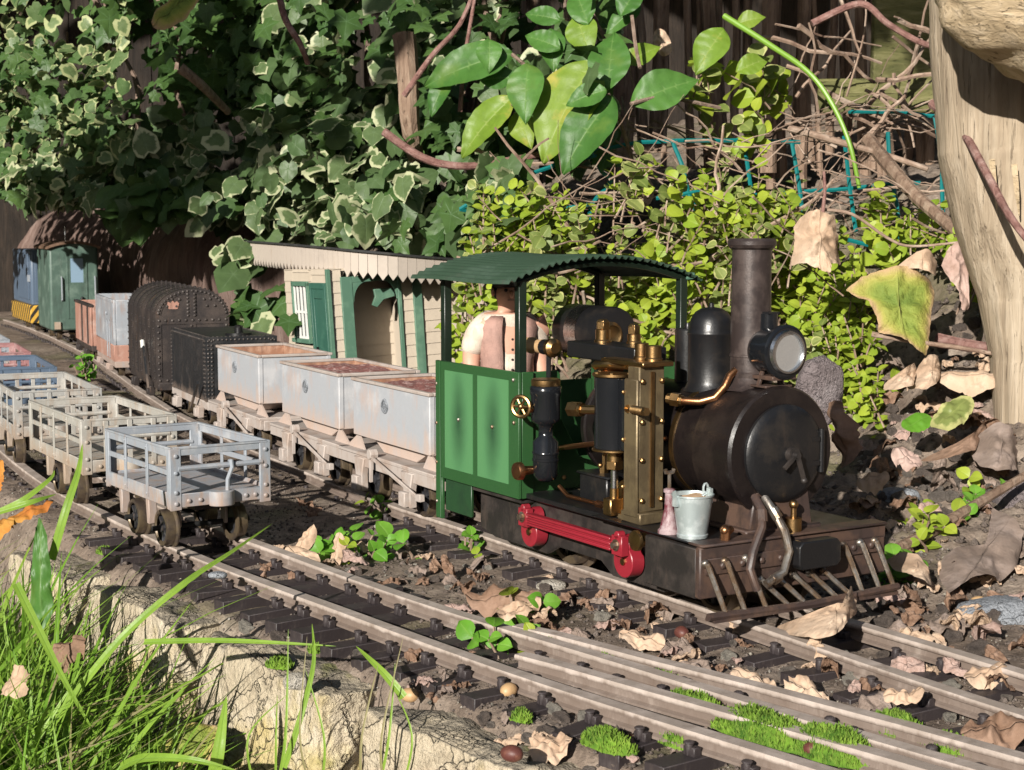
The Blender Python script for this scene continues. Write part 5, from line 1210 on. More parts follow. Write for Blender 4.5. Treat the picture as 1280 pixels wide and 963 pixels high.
for _ in range(2600):
    x = rnd.uniform(-22, 17); y = rnd.uniform(13, 40); z = 9.2 + .28*max(0, 26-y) + rnd.uniform(-.3, 2.2) + (0 if y > 16 else rnd.uniform(0, 2))
    P.append((x, y, z)); N2.append((rnd.gauss(0, .4), rnd.gauss(0, .4), 1)); TD.append((rnd.gauss(0, 1), rnd.gauss(0, 1), -.2)); S.append(rnd.uniform(1.2, 2.2))
scatter('crown', M['ivydark'], tc, oval_shape(.36, .3, .2, 5), P, N2, TD, S, inv=tc.location)
MB().tube([(0, 9, 0), (.2, 8.6, 4), (.1, 8, 8), (-.3, 6, 11)], [.7, .55, .45, .3], 12).build('trunk', M['log'], tc)
sf = empty('stick_fence', (1.6, 17.5, 1.2), 0, 'brushwood fence of upright brown sticks in the shade along the top', 'fence')
for i in range(64):
    px = 480 + i*12.5 + rnd.uniform(-6, 6)
    if 700 < px < 900 and rnd.random() < .4: continue
    Yd = 17.4 + rnd.uniform(-.35, .5); p = at(px, rnd.uniform(190, 240), Yd); q = at(px + rnd.uniform(-16, 16), -90, Yd+rnd.uniform(-.1, .2)); r_ = rnd.choice((.035, .05, .07, .10))
    MB().tube([v - Vector(sf.location) for v in wob(p, q, 7, .02)], [r_*(1-.25*k/7) for k in range(8)], 7).build('stick', M['stick'], sf)
mbd = empty('mossy_board', at(1105, 112, 13.6), R(-6), 'old mossy board lying flat behind the dry stems beside the stump knob', 'board')
MB().box((-.55, -.05, -.20), (.50, .05, .09)).build('plank', M['mossboard'], mbd, bevel=.02, seg=2)
mbd2 = empty('mossy_board', at(1140, 40, 15.6), R(10), 'mossy upright board behind the stems, higher than the flat mossy board', 'board')
MB().box((-.40, -.05, -.5), (.40, .05, .75)).build('plank', M['mossboard'], mbd2, bevel=.02, seg=2)

# ------------------------------------------------------------------ teal plastic-coated wire netting
wn = empty('wire_netting', at(880, 230, 14.6), 0, 'teal plastic-coated wire netting half buried in the dry stems', 'wire netting')
def wire(pts, r=.018):
    P = [at(x, y, Yd-1.15) - Vector(wn.location) for x, y, Yd in pts]; q = []
    for a, b in zip(P, P[1:]): q += wob(a, b, 3, .03)[:-1]
    q.append(P[-1]); wmb.tube(q, r, 6)
wmb = MB()
wire([(575, 262, 14), (612, 238, 14), (655, 222, 14.1), (700, 203, 14.2), (750, 195, 14.3)]); wire([(575, 262, 14), (610, 268, 14.1), (650, 248, 14.2)])
wire([(700, 203, 14.1), (740, 190, 14.1), (800, 178, 14.2), (870, 176, 14.3), (930, 175, 14.4), (1000, 178, 14.5)])
wire([(735, 185, 14.0), (752, 215, 14), (765, 225, 14.1), (738, 258, 14.1), (735, 300, 14.1)]); wire([(735, 256, 14), (700, 262, 14.1), (660, 270, 14.2)])
wire([(840, 176, 14.1), (852, 205, 14), (860, 240, 14), (872, 270, 14), (880, 300, 14)]); wire([(820, 248, 14), (870, 240, 14), (930, 245, 14.1), (1000, 240, 14.2), (1060, 236, 14.2), (1110, 230, 14.2), (1150, 229, 14.2)])
wire([(1055, 170, 13.9), (1062, 235, 13.9), (1070, 290, 13.8)]); wire([(1110, 165, 13.9), (1116, 230, 13.9), (1126, 300, 13.7)]); wire([(1168, 145, 13.8), (1178, 200, 13.7), (1180, 300, 13.4)])
wire([(1060, 300, 13.6), (1100, 310, 13.6), (1180, 304, 13.5)]); wire([(930, 175, 14.2), (940, 245, 14.1), (950, 300, 14)]); wire([(1060, 140, 14.2), (1120, 140, 14.2), (1175, 146, 14)]); wire([(990, 180, 14.2), (1000, 240, 14.1), (1006, 290, 14)])
wmb.build('netting', M['wire'], wn)

# ------------------------------------------------------------------ dry stems (nobody could count them) and single canes
mb = MB()
for _ in range(135):
    x = rnd.uniform(650, 1210); y = rnd.uniform(150, 330) if x < 900 else rnd.uniform(120, 330); d = 13.5 - (y-150)*.008 + rnd.uniform(-1.1, .9); a = rnd.gauss(.1, .5) if rnd.random() < .65 else rnd.uniform(0, 3.1); L = rnd.uniform(60, 240)
    p = at(x-math.cos(a)*L/2, y+math.sin(a)*L/2, d+rnd.uniform(-.4, .4)); q = at(x+math.cos(a)*L/2, y-math.sin(a)*L/2, d+rnd.uniform(-.4, .4)); r_ = rnd.uniform(.004, .010)*(1 if rnd.random() < .82 else 2.2)
    mb.tube(wob(p, q, 7, .10), [r_*(1-.5*k/7) for k in range(8)], 5)
for _ in range(24):
    x = rnd.uniform(990, 1180); y = rnd.uniform(20, 170); d = 13.2 + rnd.uniform(-.9, .2); a = rnd.choice((rnd.gauss(1.4, .3), rnd.gauss(-.7, .4), rnd.gauss(.3, .4))); L = rnd.uniform(50, 170); r_ = rnd.uniform(.006, .024)
    mb.tube(wob(at(x-math.cos(a)*L/2, y+math.sin(a)*L/2, d), at(x+math.cos(a)*L/2, y-math.sin(a)*L/2, d+rnd.uniform(-.4, .4)), 7, .08), [r_*(1-.4*k/7) for k in range(8)], 5)
for _ in range(45):
    x = rnd.uniform(590, 880); y = rnd.uniform(280, 460); d = 12.2 + rnd.uniform(-.7, .7); a = rnd.uniform(0, 3.1); L = rnd.uniform(30, 110)
    mb.tube(wob(at(x-math.cos(a)*L/2, y+math.sin(a)*L/2, d), at(x+math.cos(a)*L/2, y-math.sin(a)*L/2, d+rnd.uniform(-.3, .3)), 6, .1), rnd.uniform(.006, .014), 5)
tag(mb.build('dry_stems', M['twig']), 'tangle of thin dry pinkish stems above the cab roof', 'dry stems', kind='stuff')
def cane(label, pts, r, mt=M['cane'], name='cane', cat='cane'):
    P = [at(x, y, Yd) for x, y, Yd in pts]; o = P[0].copy(); q = cr([p-o for p in P], 6); n = len(q)
    t = MB().tube(q, [r*(1-.35*k/n)*(1+.08*mn.noise(Vector((k*.7, r*90, 0)))) for k in range(n)], 9).build(name, mt); t.location = o; tag(t, label, cat); return t
cane('long purple-brown cane crossing in front of the stump', [(1165, 130, 10.2), (1200, 160, 9.9), (1235, 220, 9.4), (1262, 270, 9.1), (1300, 320, 8.9)], .030)
cane('thick pale brown stick slanting down to the stump base', [(1085, 175, 12.6), (1140, 240, 11.9), (1190, 285, 11.3), (1240, 335, 10.6)], .058, M['stick'], 'stick', 'stick')
cane('bright green curved stem arching over the dry twigs', [(905, 20, 12.8), (960, 55, 12.6), (1010, 90, 12.4), (1040, 130, 12.3), (1062, 180, 12.2), (1074, 235, 12.2)], .024, M['stem_green'], 'green_stem', 'stem')
cane('pale pinkish stick lying level above the lime creeper', [(985, 160, 12.6), (1050, 178, 12.5), (1110, 195, 12.4), (1160, 212, 12.3)], .030, M['twig'], 'stick', 'stick')
cane('thin greyish cane reaching the stump knob', [(1015, 30, 11.8), (1075, 5, 11.8), (1110, 30, 11.6), (1155, 55, 11.4), (1215, 70, 10.8)], .028, M['cane'])
cane('dark brown branch running level through the ivy below the broad leaves', [(480, 165, 13.2), (530, 198, 13.1), (580, 208, 13), (640, 200, 13.1), (720, 185, 13.3)], .036)
cane('reddish brown stem rising through the ivy in the top middle', [(505, 120, 13.6), (540, 70, 13.5), (575, 30, 13.4), (600, -30, 13.4)], .026)
cane('thin upright reddish stem beside the broad pale green leaves', [(575, 140, 13.3), (580, 80, 13.3), (588, 30, 13.2), (600, -40, 13.2)], .020)
cane('short cut brown branch end sticking out of the dark ivy', [(225, 85, 15.6), (250, 105, 15.7), (285, 140, 16.2)], .055, M['stick'], 'stick', 'stick')
cane('brown dead branch standing in the dark gap of the ivy', [(505, 45, 14.4), (510, 100, 14.3), (512, 150, 14.3), (520, 200, 14.5)], .11, M['stick'], 'branch', 'branch')
cane('reddish hanging cane with a twist in the ivy', [(345, -30, 14.8), (355, 20, 14.6), (375, 55, 14.5), (385, 80, 14.6)], .035)
cane('knotty brown twig lying on the soil behind the huge curled leaf', [(1118, 690, 7.75), (1180, 655, 8.1), (1230, 625, 8.4), (1290, 590, 8.6)], .034, M['stick'], 'twig', 'twig')
cane('reddish flat stick on the bank beside the stump', [(1170, 425, 10.6), (1210, 432, 10.5), (1262, 440, 10.3)], .05, M['cane'], 'stick', 'stick')
cane('tan forked twig lying across the big dead leaves on the bank', [(1090, 418, 10.2), (1150, 428, 10.1), (1200, 435, 10.1), (1255, 445, 10)], .018, M['twig'], 'twig', 'twig')
cane('curved tan twig arching over the yellow leaf', [(1025, 262, 10.9), (1065, 268, 10.8), (1110, 298, 10.7), (1140, 308, 10.6), (1200, 303, 10.5)], .012, M['twig'], 'twig', 'twig')
cane('thin red stalk of the hanging tan leaf', [(1028, 268, 10.8), (1031, 240, 10.85), (1030, 215, 10.9)], .014, M['cane'], 'leaf_stalk', 'stalk')

# ------------------------------------------------------------------ broad-leaved shrub
bs = empty('broad_leaved_shrub', at(735, 240, 13.0), 0, 'shrub with broad pale green leaves, some yellowing, hanging at the top centre', 'shrub')
def pleaf(spec):
    P, N2, TD, S, W = [], [], [], [], []
    for (bx, by, tx, ty, Yd, wd, tilt) in spec:
        b = at(bx, by, Yd+.05); t = at(tx, ty, Yd-.12); d = t-b; P.append(b); TD.append(d); S.append(d.length*1.10); W.append(wd); N2.append((-.25+tilt, -.85, .38))
    return P, N2, TD, S, W
g1 = [(760, 112, 752, 33, 12.6, .95, 0), (765, 120, 700, 195, 12.5, .95, -.1), (788, 130, 862, 80, 12.7, .85, .2), (758, 112, 718, 105, 12.4, 1.0, 0), (640, 65, 532, 72, 12.9, .75, 0), (612, 48, 610, 78, 12.9, 1.1, .2), (735, 30, 715, -20, 13, .9, 0),
      (775, 20, 785, -30, 12.9, .9, 0), (800, 125, 850, 95, 13.1, 1, .2), (700, 25, 670, 0, 13.2, .9, 0), (660, 78, 655, 145, 12.8, .95, 0), (800, 5, 760, 20, 13.1, .8, 0), (690, 35, 690, 80, 13.2, .9, .1)]
g1 += [(700, 60, 668, 30, 13.0, .9, 0), (560, 95, 535, 130, 13.1, .8, 0), (600, 100, 640, 85, 13.0, .9, .1), (725, 150, 690, 200, 12.95, .8, -.2)]
g2 = [(742, 75, 675, 182, 12.75, 1.0, -.15), (720, 20, 735, 62, 13.1, 1.1, 0), (780, 80, 812, 45, 12.95, .8, .2), (905, 35, 872, 78, 12.9, 1.0, .1), (920, 90, 950, 60, 12.9, .85, .2), (640, 120, 566, 165, 12.9, .8, -.2), (645, 140, 660, 178, 13, 1, 0), (920, 30, 940, 10, 13, 1, 0)]
def veined_leaf(w=.325, fold=.30, droop=.30, n=37, m=9, nv=6):
    V, r, v = [], [], []
    for i in range(n):
        t = i/(n-1); ww = w*math.sin(math.pi*min(1, t**.8*.985+.012))**1.02
        for k in range(m):
            s = -1 + 2*k/(m-1); side = abs(((t - .42*abs(s)*w*1.6)*nv) % 1.0 - .5)*2
            V.append((s*ww, t, -droop*(t-.35)**2 + fold*abs(s)*ww*.6 + .006*math.sin(t*nv*6.283-abs(s)*3)*abs(s) + .035*math.sin(t*7+s*2)*abs(s)))
            r.append(abs(s)); v.append(1.0 if k == m//2 else (.86 if side < .22 and abs(s) < .9 else .2))
    F = []
    for i in range(n-1):
        for k in range(m-1): a = i*m+k; F += [(a, a+1, a+m+1), (a, a+m+1, a+m)]
    return np.array(V, float), T(F), np.array(r, float), np.array(v, float)
BIG = veined_leaf()
scatter('foliage', M['bigleaf'], bs, BIG, *pleaf(g1), inv=bs.location); scatter('foliage', M['bigyellow'], bs, BIG, *pleaf(g2), inv=bs.location)
mb = MB()
for pts in ([(760, 118, 12.6), (775, 150, 12.7), (790, 200, 13)], [(788, 130, 12.7), (830, 122, 12.8), (900, 135, 13)], [(640, 130, 12.9), (700, 150, 13.1), (780, 170, 13.2)], [(790, 20, 12.9), (795, 60, 12.8), (800, 85, 12.7)], [(640, 68, 12.9), (652, 78, 12.9), (700, 120, 13.1)]):
    MB().tube(cr([at(*p)-Vector(bs.location) for p in pts], 4), .016, 6).build('stem', M['stem_brown'], bs)

# ------------------------------------------------------------------ lime creeping plants
def creeper(label, boxes, nsprig, mt=('lime', 'olive'), size=(.10, .17), lift=(.08, .6), sprig=(3, 6), name='creeping_plant', pm=.75, up=(-.1, -.35, .9), far=13.5):
    c0 = boxes[0]; base = at((c0[0]+c0[2])/2, c0[3], far) if c0[3] < 480 else onground((c0[0]+c0[2])/2, (c0[1]+c0[3])/2); t = empty(name, base, 0, label, 'creeping plant'); Ls = {0: [[], [], [], []], 1: [[], [], [], []]}; sm_ = MB()
    for i in range(nsprig):
        b = boxes[i % len(boxes)]; px = rnd.uniform(b[0], b[2]); py = rnd.uniform(b[1], b[3]); g = onground(px, py) if py > 400 or px > 975 else None; d = (g.y if g and g.y < 13 and g.y > 6 else far - (py-250)*.004) - rnd.uniform(*lift)
        p = at(px, py, d); ax = Vector(up) + Vector((rnd.gauss(0, .45), rnd.gauss(0, .35), rnd.gauss(0, .35))); ax.normalize(); k = rnd.randint(*sprig); which = 0 if rnd.random() < pm else 1; s = rnd.uniform(*size); L = s*.62*k
        e0 = p - ax*L*.5 - Vector((0, 0, .1)); e1 = p + ax*L*.5; sm_.tube([e0 - base, (p - ax*L*.1) - base, e1 - base], [.009, .007, .005], 5)
        side = ax.cross(Vector((rnd.uniform(-1, 1), rnd.uniform(-1, 1), .2))).normalized()
        for j in range(k):
            q = e0.lerp(e1, .35+.65*j/max(1, k-1)); sd = side if j % 2 else ax.cross(side)
            for sg in (-1, 1):
                td = (sd*sg*1.0 + ax*.45); nn = ax*1.0 - sd*sg*.45 + Vector((rnd.gauss(0, .2), -.25+rnd.gauss(0, .2), rnd.gauss(0, .2)))
                A = Ls[which]; A[0].append(q); A[1].append(nn); A[2].append(td); A[3].append(s*(1-.35*j/k)*rnd.uniform(.8, 1.15))
    for w_2 in (0, 1):
        if Ls[w_2][0]: scatter('foliage', M[mt[w_2]], t, ROUND, *[np.array([tuple(x) if hasattr(x, '__len__') else x for x in a]) for a in Ls[w_2]], inv=base)
    sm_.build('stem_tangle', M['twig'], t)['kind'] = 'stuff'; return t
creeper('lime creeping plant behind the cab and driver, below the dry stems', [(590, 270, 760, 340), (565, 345, 650, 450), (650, 350, 700, 420), (600, 240, 720, 320)], 115, size=(.06, .165), lift=(.4, 1.6), pm=.5)
creeper('yellow-green creeping plant seen between cab posts and black dome', [(690, 330, 860, 440), (755, 350, 850, 420)], 72, size=(.07, .17), lift=(.3, 1.1), pm=.8)
creeper('lime creeping plant above the engine roof beside the chimney', [(740, 225, 920, 330), (850, 260, 1000, 400), (900, 250, 1000, 320)], 125, size=(.06, .165), lift=(.4, 1.6), pm=.65)
creeper('bright lime creeping plant between the headlamp and the yellow leaf', [(985, 340, 1075, 470), (985, 300, 1040, 380), (1030, 350, 1095, 450), (985, 400, 1060, 480)], 125, size=(.085, .135), lift=(.1, .9), pm=.92)
creeper('lime sprigs growing in front of the teal wire beside the stump', [(1085, 265, 1180, 310), (1100, 280, 1130, 330), (1210, 320, 1245, 350)], 26, size=(.11, .17), lift=(.5, 1.2), pm=1)
creeper('pale lime plant with pointed leaves high up beside the green stem', [(862, 88, 950, 135), (950, 95, 1000, 160), (905, 165, 950, 175)], 13, size=(.16, .24), lift=(.3, 1.0), pm=.8, sprig=(2, 3))
creeper('small lime plant on the bank behind the slate stone', [(1050, 470, 1110, 530), (1060, 485, 1100, 520)], 16, size=(.10, .14), lift=(.03, .2), pm=1)
creeper('few green sprigs on the soil above the huge grey-brown curled leaf', [(1120, 640, 1190, 700), (1200, 620, 1250, 665)], 14, mt=('weed', 'lime'), size=(.085, .13), lift=(.02, .12), pm=.6, sprig=(2, 4))
creeper('small green plant beside the front beam of the engine', [(1100, 712, 1145, 738)], 6, mt=('weed', 'lime'), size=(.10, .14), lift=(.02, .08), sprig=(2, 3), pm=1)
def weed(label, box, n, size=(.13, .19), name='weed'):
    return creeper(label, [box], n, ('weed', 'lime'), size, (.02, .12), (1, 3), name, .85)
weed('leafy green weed growing between the two tracks beside the front slatted wagon', (385, 678, 450, 700), 11, (.06, .11))
weed('round-leaved green weed between the two tracks behind the goods siding', (440, 668, 515, 703), 14, (.07, .125))
weed('small green weed against the near rail under the engine cab', (575, 685, 612, 705), 6, (.06, .10))
weed('green weed standing on the siding rails at the middle', (592, 795, 670, 818), 8, (.06, .105))
weed('upright green weed between the sleeper ends of the siding', (572, 828, 590, 880), 7, (.08, .12))
weed('tiny green seedling between the tracks below the red rods', (640, 768, 700, 782), 5, (.08, .11))
weed('green leafy clump beside the rail under the hopper wagons', (440, 632, 482, 645), 5, (.08, .11))
weed('green weeds beside the rail below the grey open wagon', (92, 452, 116, 464), 6, (.06, .09))
# ================================================================== DEAD LEAVES
def leafgeo(kind, seed, curl=.3, crumple=.12, cup=0.0, nr=7, na=44):
    V = [(0, .42, 0)]; r = [0.]; v = [1.]; o = Vector((seed*3.7, seed*1.9, 0))
    for i in range(1, nr+1):
        for k in range(na):
            a = 2*math.pi*k/na; c = math.cos(a-math.pi/2)          # a measured from +x ; tip = +y
            if kind == 'maple': R_ = .42 + .085*abs(math.cos(2.5*(a-math.pi/2)))**1.2 + .035*mn.noise(Vector((math.cos(a)*5+seed, math.sin(a)*5, 1)))*2
            elif kind == 'lobed': R_ = .43 + .04*math.cos(3*(a-math.pi/2)) + .06*mn.noise(Vector((math.cos(a)*3.5+seed, math.sin(a)*3.5, 1)))*1.6
            else: R_ = .47*.62/math.sqrt((.62*math.sin(a))**2 + (math.cos(a)*1.0)**2) if kind == 'oval' else .2/math.sqrt((.34*math.sin(a))**2 + (math.cos(a)*.8)**2)
            R_ *= 1 + .05*mn.noise(Vector((c*2+seed, math.sin(a)*2, 5)))
            f = i/nr; x = R_*f*math.cos(a); y = .42 + R_*f*math.sin(a)*1.05
            z = -curl*(x*x)*3.0 - cup*(y-.42)**2*2 + crumple*mn.noise(o+Vector((x*3.2, y*3.2, 0))) + crumple*.5*mn.noise(o+Vector((x*8, y*8, 3))) - curl*.25*max(0, f-.75)*4*abs(mn.noise(o+Vector((c*3, math.sin(a)*3, 8))))
            V.append((x, y, z)); r.append(f)
            if kind == 'maple': ve = abs(math.cos(2.5*(a-math.pi/2)))**6
            else: ve = max(0, 1-abs(x)/.06) if True else 0
            v.append(ve)
    F = [(0, 1+k, 1+(k+1) % na) for k in range(na)]
    for i in range(nr-1):
        for k in range(na):
            l = (k+1) % na; a0 = 1+i*na; b0 = a0+na; F += [(a0+k, b0+k, b0+l), (a0+k, b0+l, a0+l)]
    return np.array(V, float), T(F), np.array(r), np.array(v)
def dead(label, kind, mt, base, tip, nrm, width=1.0, curl=.3, crumple=.12, cup=0., seed=None, group=None, cat='dead leaf', stalk=None):
    b = Vector(base); d = Vector(tip)-b; S = d.length; o = scatter('dead_leaf', M[mt], None, leafgeo(kind, seed if seed is not None else rnd.uniform(0, 40), curl, crumple, cup), [b], [nrm], [d], [S], [width], inv=b)
    o.location = b; tag(o, label, cat, group); return o
def dl(label, kind, mt, b, t, Y0, Y1, nrm, **k): return dead(label, kind, mt, at(b[0], b[1], Y0), at(t[0], t[1], Y1), nrm, **k)
def px_leaf(label, outline, mt, Y0, slope=.25, curl=0.0, crumple=.05, fold=0.0, seed=1, cat='dead leaf', axis=None, group=None):
    """a leaf whose outline is laid out point by point on a leaning plane at distance Y0 and then crumpled; axis = (base, tip) of the midrib"""
    O = np.array(outline, float); n0 = len(O); m = 5; pts = []
    for i in range(n0):
        a, b = O[i], O[(i+1) % n0]
        for k in range(m): pts.append(a+(b-a)*k/m)
    pts = np.array(pts); pts = .6*pts + .2*np.roll(pts, 1, 0) + .2*np.roll(pts, -1, 0); c = pts.mean(0); na = len(pts); nr = 8
    ax = np.array(axis, float) if axis else np.array([[c[0], O[:, 1].min()], [c[0], O[:, 1].max()]]); dx = ax[1]-ax[0]; L = np.linalg.norm(dx); dx /= L; nx2 = np.array([-dx[1], dx[0]])
    def P3(q, f):
        Yd = Y0 + slope*(c[1]-q[1])/100; p = at(q[0], q[1], Yd); s = L/2000*Yd; h = float((q-c) @ nx2)/L; l = float((q-c) @ dx)/L; o = Vector((seed*3.1, seed*1.7, 0))
        dz = -curl*h*h*4*s + fold*abs(h)*2*s + crumple*s*(1.6*mn.noise(o+Vector((h*4, l*4, 0))) + .8*mn.noise(o+Vector((h*10, l*10, 4))) + .5*f*mn.noise(o+Vector((h*20, l*20, 8))))
        return p + Vector((0, -1, .35))*dz
    V = [P3(c, 0)]; r = [0]; ve = [1]
    for i in range(1, nr+1):
        f = i/nr
        for k in range(na):
            q = c + (pts[k]-c)*f*(1 + (.03*mn.noise(Vector((k*.9, seed, 0))) if i == nr else 0)); V.append(P3(q, f)); r.append(f); h = abs(float((q-c) @ nx2))/L; l = float((q-ax[0]) @ dx)/L
            side = abs(((l*1.0 - h*.9)*5.5) % 1.0 - .5)*2; ve.append(max(1-h*16, .82*max(0, 1-side*3.5) if h > .02 else 0))
    F = [(0, 1+k, 1+(k+1) % na) for k in range(na)]
    for i in range(nr-1):
        for k in range(na): l2 = (k+1) % na; a0 = 1+i*na; b0 = a0+na; F += [(a0+k, b0+k, b0+l2), (a0+k, b0+l2, a0+l2)]
    o0 = V[0].copy(); o = raw_mesh('dead_leaf', np.array([tuple(v-o0) for v in V]), np.array(F), M[mt], None, {'r': np.array(r, float), 'vein': np.clip(np.array(ve, float), 0, 1), 'rnd': np.full(len(V), .4)}); o.location = o0
    return tag(o, label, cat, group)
def zo(L, x0, y0, s): return [(x0+x/s, y0+y/s) for x, y in L]
px_leaf('big dry tan leaf hanging upright behind the headlamp', zo([(180,100),(215,88),(270,102),(350,100),(365,170),(380,250),(400,310),(360,338),(322,345),(315,405),(270,392),(240,370),(200,345),(140,330),(145,270),(155,200),(150,130)], 960, 240, 4), 'tanleaf', 10.5, .2, .7, .09, .0, 3, axis=((1029, 262), (1030, 340)))
px_leaf('large yellow-green leaf with brown edges leaning on the bank', zo([(415,450),(480,408),(580,385),(680,366),(770,392),(860,405),(862,490),(836,600),(822,740),(805,808),(745,790),(680,742),(600,705),(560,690),(548,620),(520,530),(450,480)], 960, 240, 4), 'yellowleaf', 10.2, .35, .35, .06, .0, 7, axis=((1132, 330), (1148, 445)))
px_leaf('orange-tan torn leaf lobe sticking up above the yellow leaf', zo([(665,345),(730,305),(800,280),(872,318),(862,400),(770,388),(690,368)], 960, 240, 4), 'tanleaf', 10.35, .3, .3, .06, seed=9)
px_leaf('curled pinkish dry leaf standing between the yellow leaf and the stump', zo([(880,350),(910,270),(950,245),(1000,290),(1010,400),(1018,575),(965,602),(955,500),(915,420)], 960, 240, 4), 'pinkleaf', 10.25, .2, 1.0, .10, seed=11)
px_leaf('crumpled tan leaf on the bank below the yellow leaf', zo([(605,935),(680,885),(745,842),(768,860),(745,920),(735,965),(650,985),(610,965)], 960, 240, 4), 'tanleaf', 9.9, .9, .6, .14, seed=13)
px_leaf('folded pale tan leaf beside the crumpled one below the yellow leaf', zo([(735,950),(765,860),(795,815),(860,812),(906,850),(885,910),(840,962),(790,985)], 960, 240, 4), 'tanleaf', 9.95, .9, .9, .12, seed=14)
px_leaf('huge grey-brown curled leaf on the soil by the clods', zo([(575,770),(588,690),(640,648),(760,640),(792,590),(778,488),(830,520),(905,590),(920,700),(845,782),(760,762),(690,775),(640,812),(600,840)], 1000, 480, 3.21), 'greyleaf', 7.2, .95, .5, .09, .0, 19, axis=((1180, 735), (1250, 640)))
px_leaf('ragged pale tan leaf lying on the rails before the cow-catcher', zo([(195,195),(250,180),(330,150),(400,128),(450,130),(462,80),(482,35),(520,70),(540,100),(545,150),(500,182),(462,205),(430,250),(385,280),(330,292),(260,272),(205,240)], 940, 720, 3.765), 'tanleaf', 6.02, .55, .7, .13, .0, 23)
px_leaf('small tan leaf on the soil beside the cow-catcher', zo([(375,690),(420,668),(480,690),(545,760),(575,800),(520,795),(450,765),(400,742)], 1000, 480, 3.21), 'tanleaf', 7.0, .9, .5, .10, seed=25)
px_leaf('big brown leaf on the bank in front of the stump foot', zo([(535,265),(620,240),(700,195),(805,85),(780,140),(735,200),(715,262),(640,282),(580,285)], 1000, 480, 3.21), 'brownleaf', 9.3, 1.0, .6, .12, seed=21)
px_leaf('brown folded leaf against the foot of the stump', zo([(715,265),(735,190),(790,150),(850,170),(915,225),(910,330),(850,345),(790,345),(740,320)], 1000, 480, 3.21), 'greyleaf', 9.1, .9, .6, .12, seed=22)
px_leaf('tall dull green leaf standing in the grass by the siding', [(34,772),(36,715),(42,672),(50,645),(58,668),(64,720),(66,765),(52,790)], 'bigleaf', 6.9, .1, .9, .05, seed=47, cat='leaf', axis=((50, 790), (50, 645)))
dl('long tan leaf rolled up against the foot of the stump', 'narrow', 'tanleaf', (1186, 468), (1252, 456), 10.0, 9.9, (-.1, -.5, .85), width=1.2, curl=1.2, crumple=.1, seed=17)
dl('brown woody leaf curl leaning beside the slate stone', 'narrow', 'brownleaf', (1040, 512), (1060, 585), 8.6, 8.4, (-.75, -.6, .3), width=.85, curl=.9, crumple=.2, seed=27)
dl('rolled brown leaf on the soil behind the front beam', 'oval', 'tanleaf', (1072, 600), (1115, 590), 8.6, 8.6, (-.2, -.5, .85), width=1.1, curl=1.2, crumple=.2, seed=29)
dl('small tan leaf just above the rolled brown leaf on the soil', 'oval', 'pinkleaf', (1120, 560), (1150, 595), 8.9, 8.8, (-.2, -.6, .75), width=1.1, curl=.5, crumple=.2, seed=30)
dl('fresh green fallen leaf on the bare bank below the crumpled tan leaf', 'oval', 'tanleaf', (1160, 520), (1128, 530), 9.5, 9.4, (-.1, -.6, .8), width=1.2, curl=.2, crumple=.05, seed=31).data.materials[0] = M['weed']
dl('thin green and tan leaf on the soil in front of the stump', 'narrow', 'tanleaf', (1175, 530), (1210, 508), 9.4, 9.6, (-.1, -.6, .8), width=1.1, curl=.3, seed=32).data.materials[0] = M['olive']
dl('dry leaf with tip up, behind the weed between the tracks', 'oval', 'tanleaf', (372, 690), (400, 660), 7.9, 8.0, (-.4, -.7, .5), width=.9, curl=.5, crumple=.15, seed=33)
dl('flat tan leaf lying against the siding rail under the weed', 'oval', 'tanleaf', (362, 686), (398, 700), 7.85, 7.7, (-.2, -.5, .85), width=.9, curl=.3, seed=34)
dl('cream curled leaf tilted up beside the front weed', 'oval', 'tanleaf', (418, 700), (432, 668), 7.9, 8.0, (-.5, -.7, .4), width=.85, curl=.4, seed=35)
dl('long brown dead leaf between the tracks below the red rods', 'narrow', 'brownleaf', (600, 745), (690, 736), 6.85, 6.75, (-.1, -.35, .95), width=.85, curl=.5, crumple=.2, seed=37)
dl('tan crinkled leaf beside the long brown leaf between the tracks', 'oval', 'tanleaf', (625, 768), (680, 752), 6.6, 6.7, (-.1, -.4, .9), width=.9, curl=.4, crumple=.2, seed=38)
dl('tan leaf between the tracks in front of the engine, by the third sleeper', 'oval', 'tanleaf', (778, 790), (835, 797), 6.25, 6.15, (-.1, -.4, .9), width=.9, curl=.5, crumple=.2, seed=39)
dl('pale brown leaf beside the last sleepers before the bright moss', 'oval', 'tanleaf', (920, 838), (970, 850), 5.75, 5.6, (-.1, -.4, .9), width=1.0, curl=.4, crumple=.2, seed=41)
dl('orange-brown flaky leaf by the main track sleepers near the bright moss', 'lobed', 'tanleaf', (985, 850), (1035, 862), 5.6, 5.45, (-.1, -.4, .9), width=.9, curl=.4, crumple=.25, seed=42)
dl('tan bark-like leaf between the two rails of the main track', 'oval', 'tanleaf', (1108, 868), (1160, 862), 5.3, 5.3, (-.1, -.4, .9), width=.9, curl=.5, crumple=.25, seed=43)
dl('dark brown leaf against the near rail of the main track', 'narrow', 'brownleaf', (1215, 912), (1285, 905), 5.0, 5.0, (-.1, -.4, .9), width=1.6, curl=.6, crumple=.25, seed=44)
dl('small narrow tan leaf by the far rail of the main track', 'narrow', 'tanleaf', (1215, 848), (1258, 838), 5.65, 5.7, (-.1, -.4, .9), width=1.5, curl=.5, crumple=.2, seed=45)
dl('big yellow-green leaf lying in the grass in front of the stone', 'oval', 'yellowleaf', (205, 930), (278, 915), 6.1, 6.0, (-.3, -.5, .8), width=1.3, curl=.3, seed=46)
dl('large orange autumn leaf lying on the grass beside the siding', 'maple', 'orangeleaf', (-26, 655), (18, 648), 7.3, 7.2, (-.3, -.35, .9), width=.6, curl=.4, crumple=.15, seed=48)
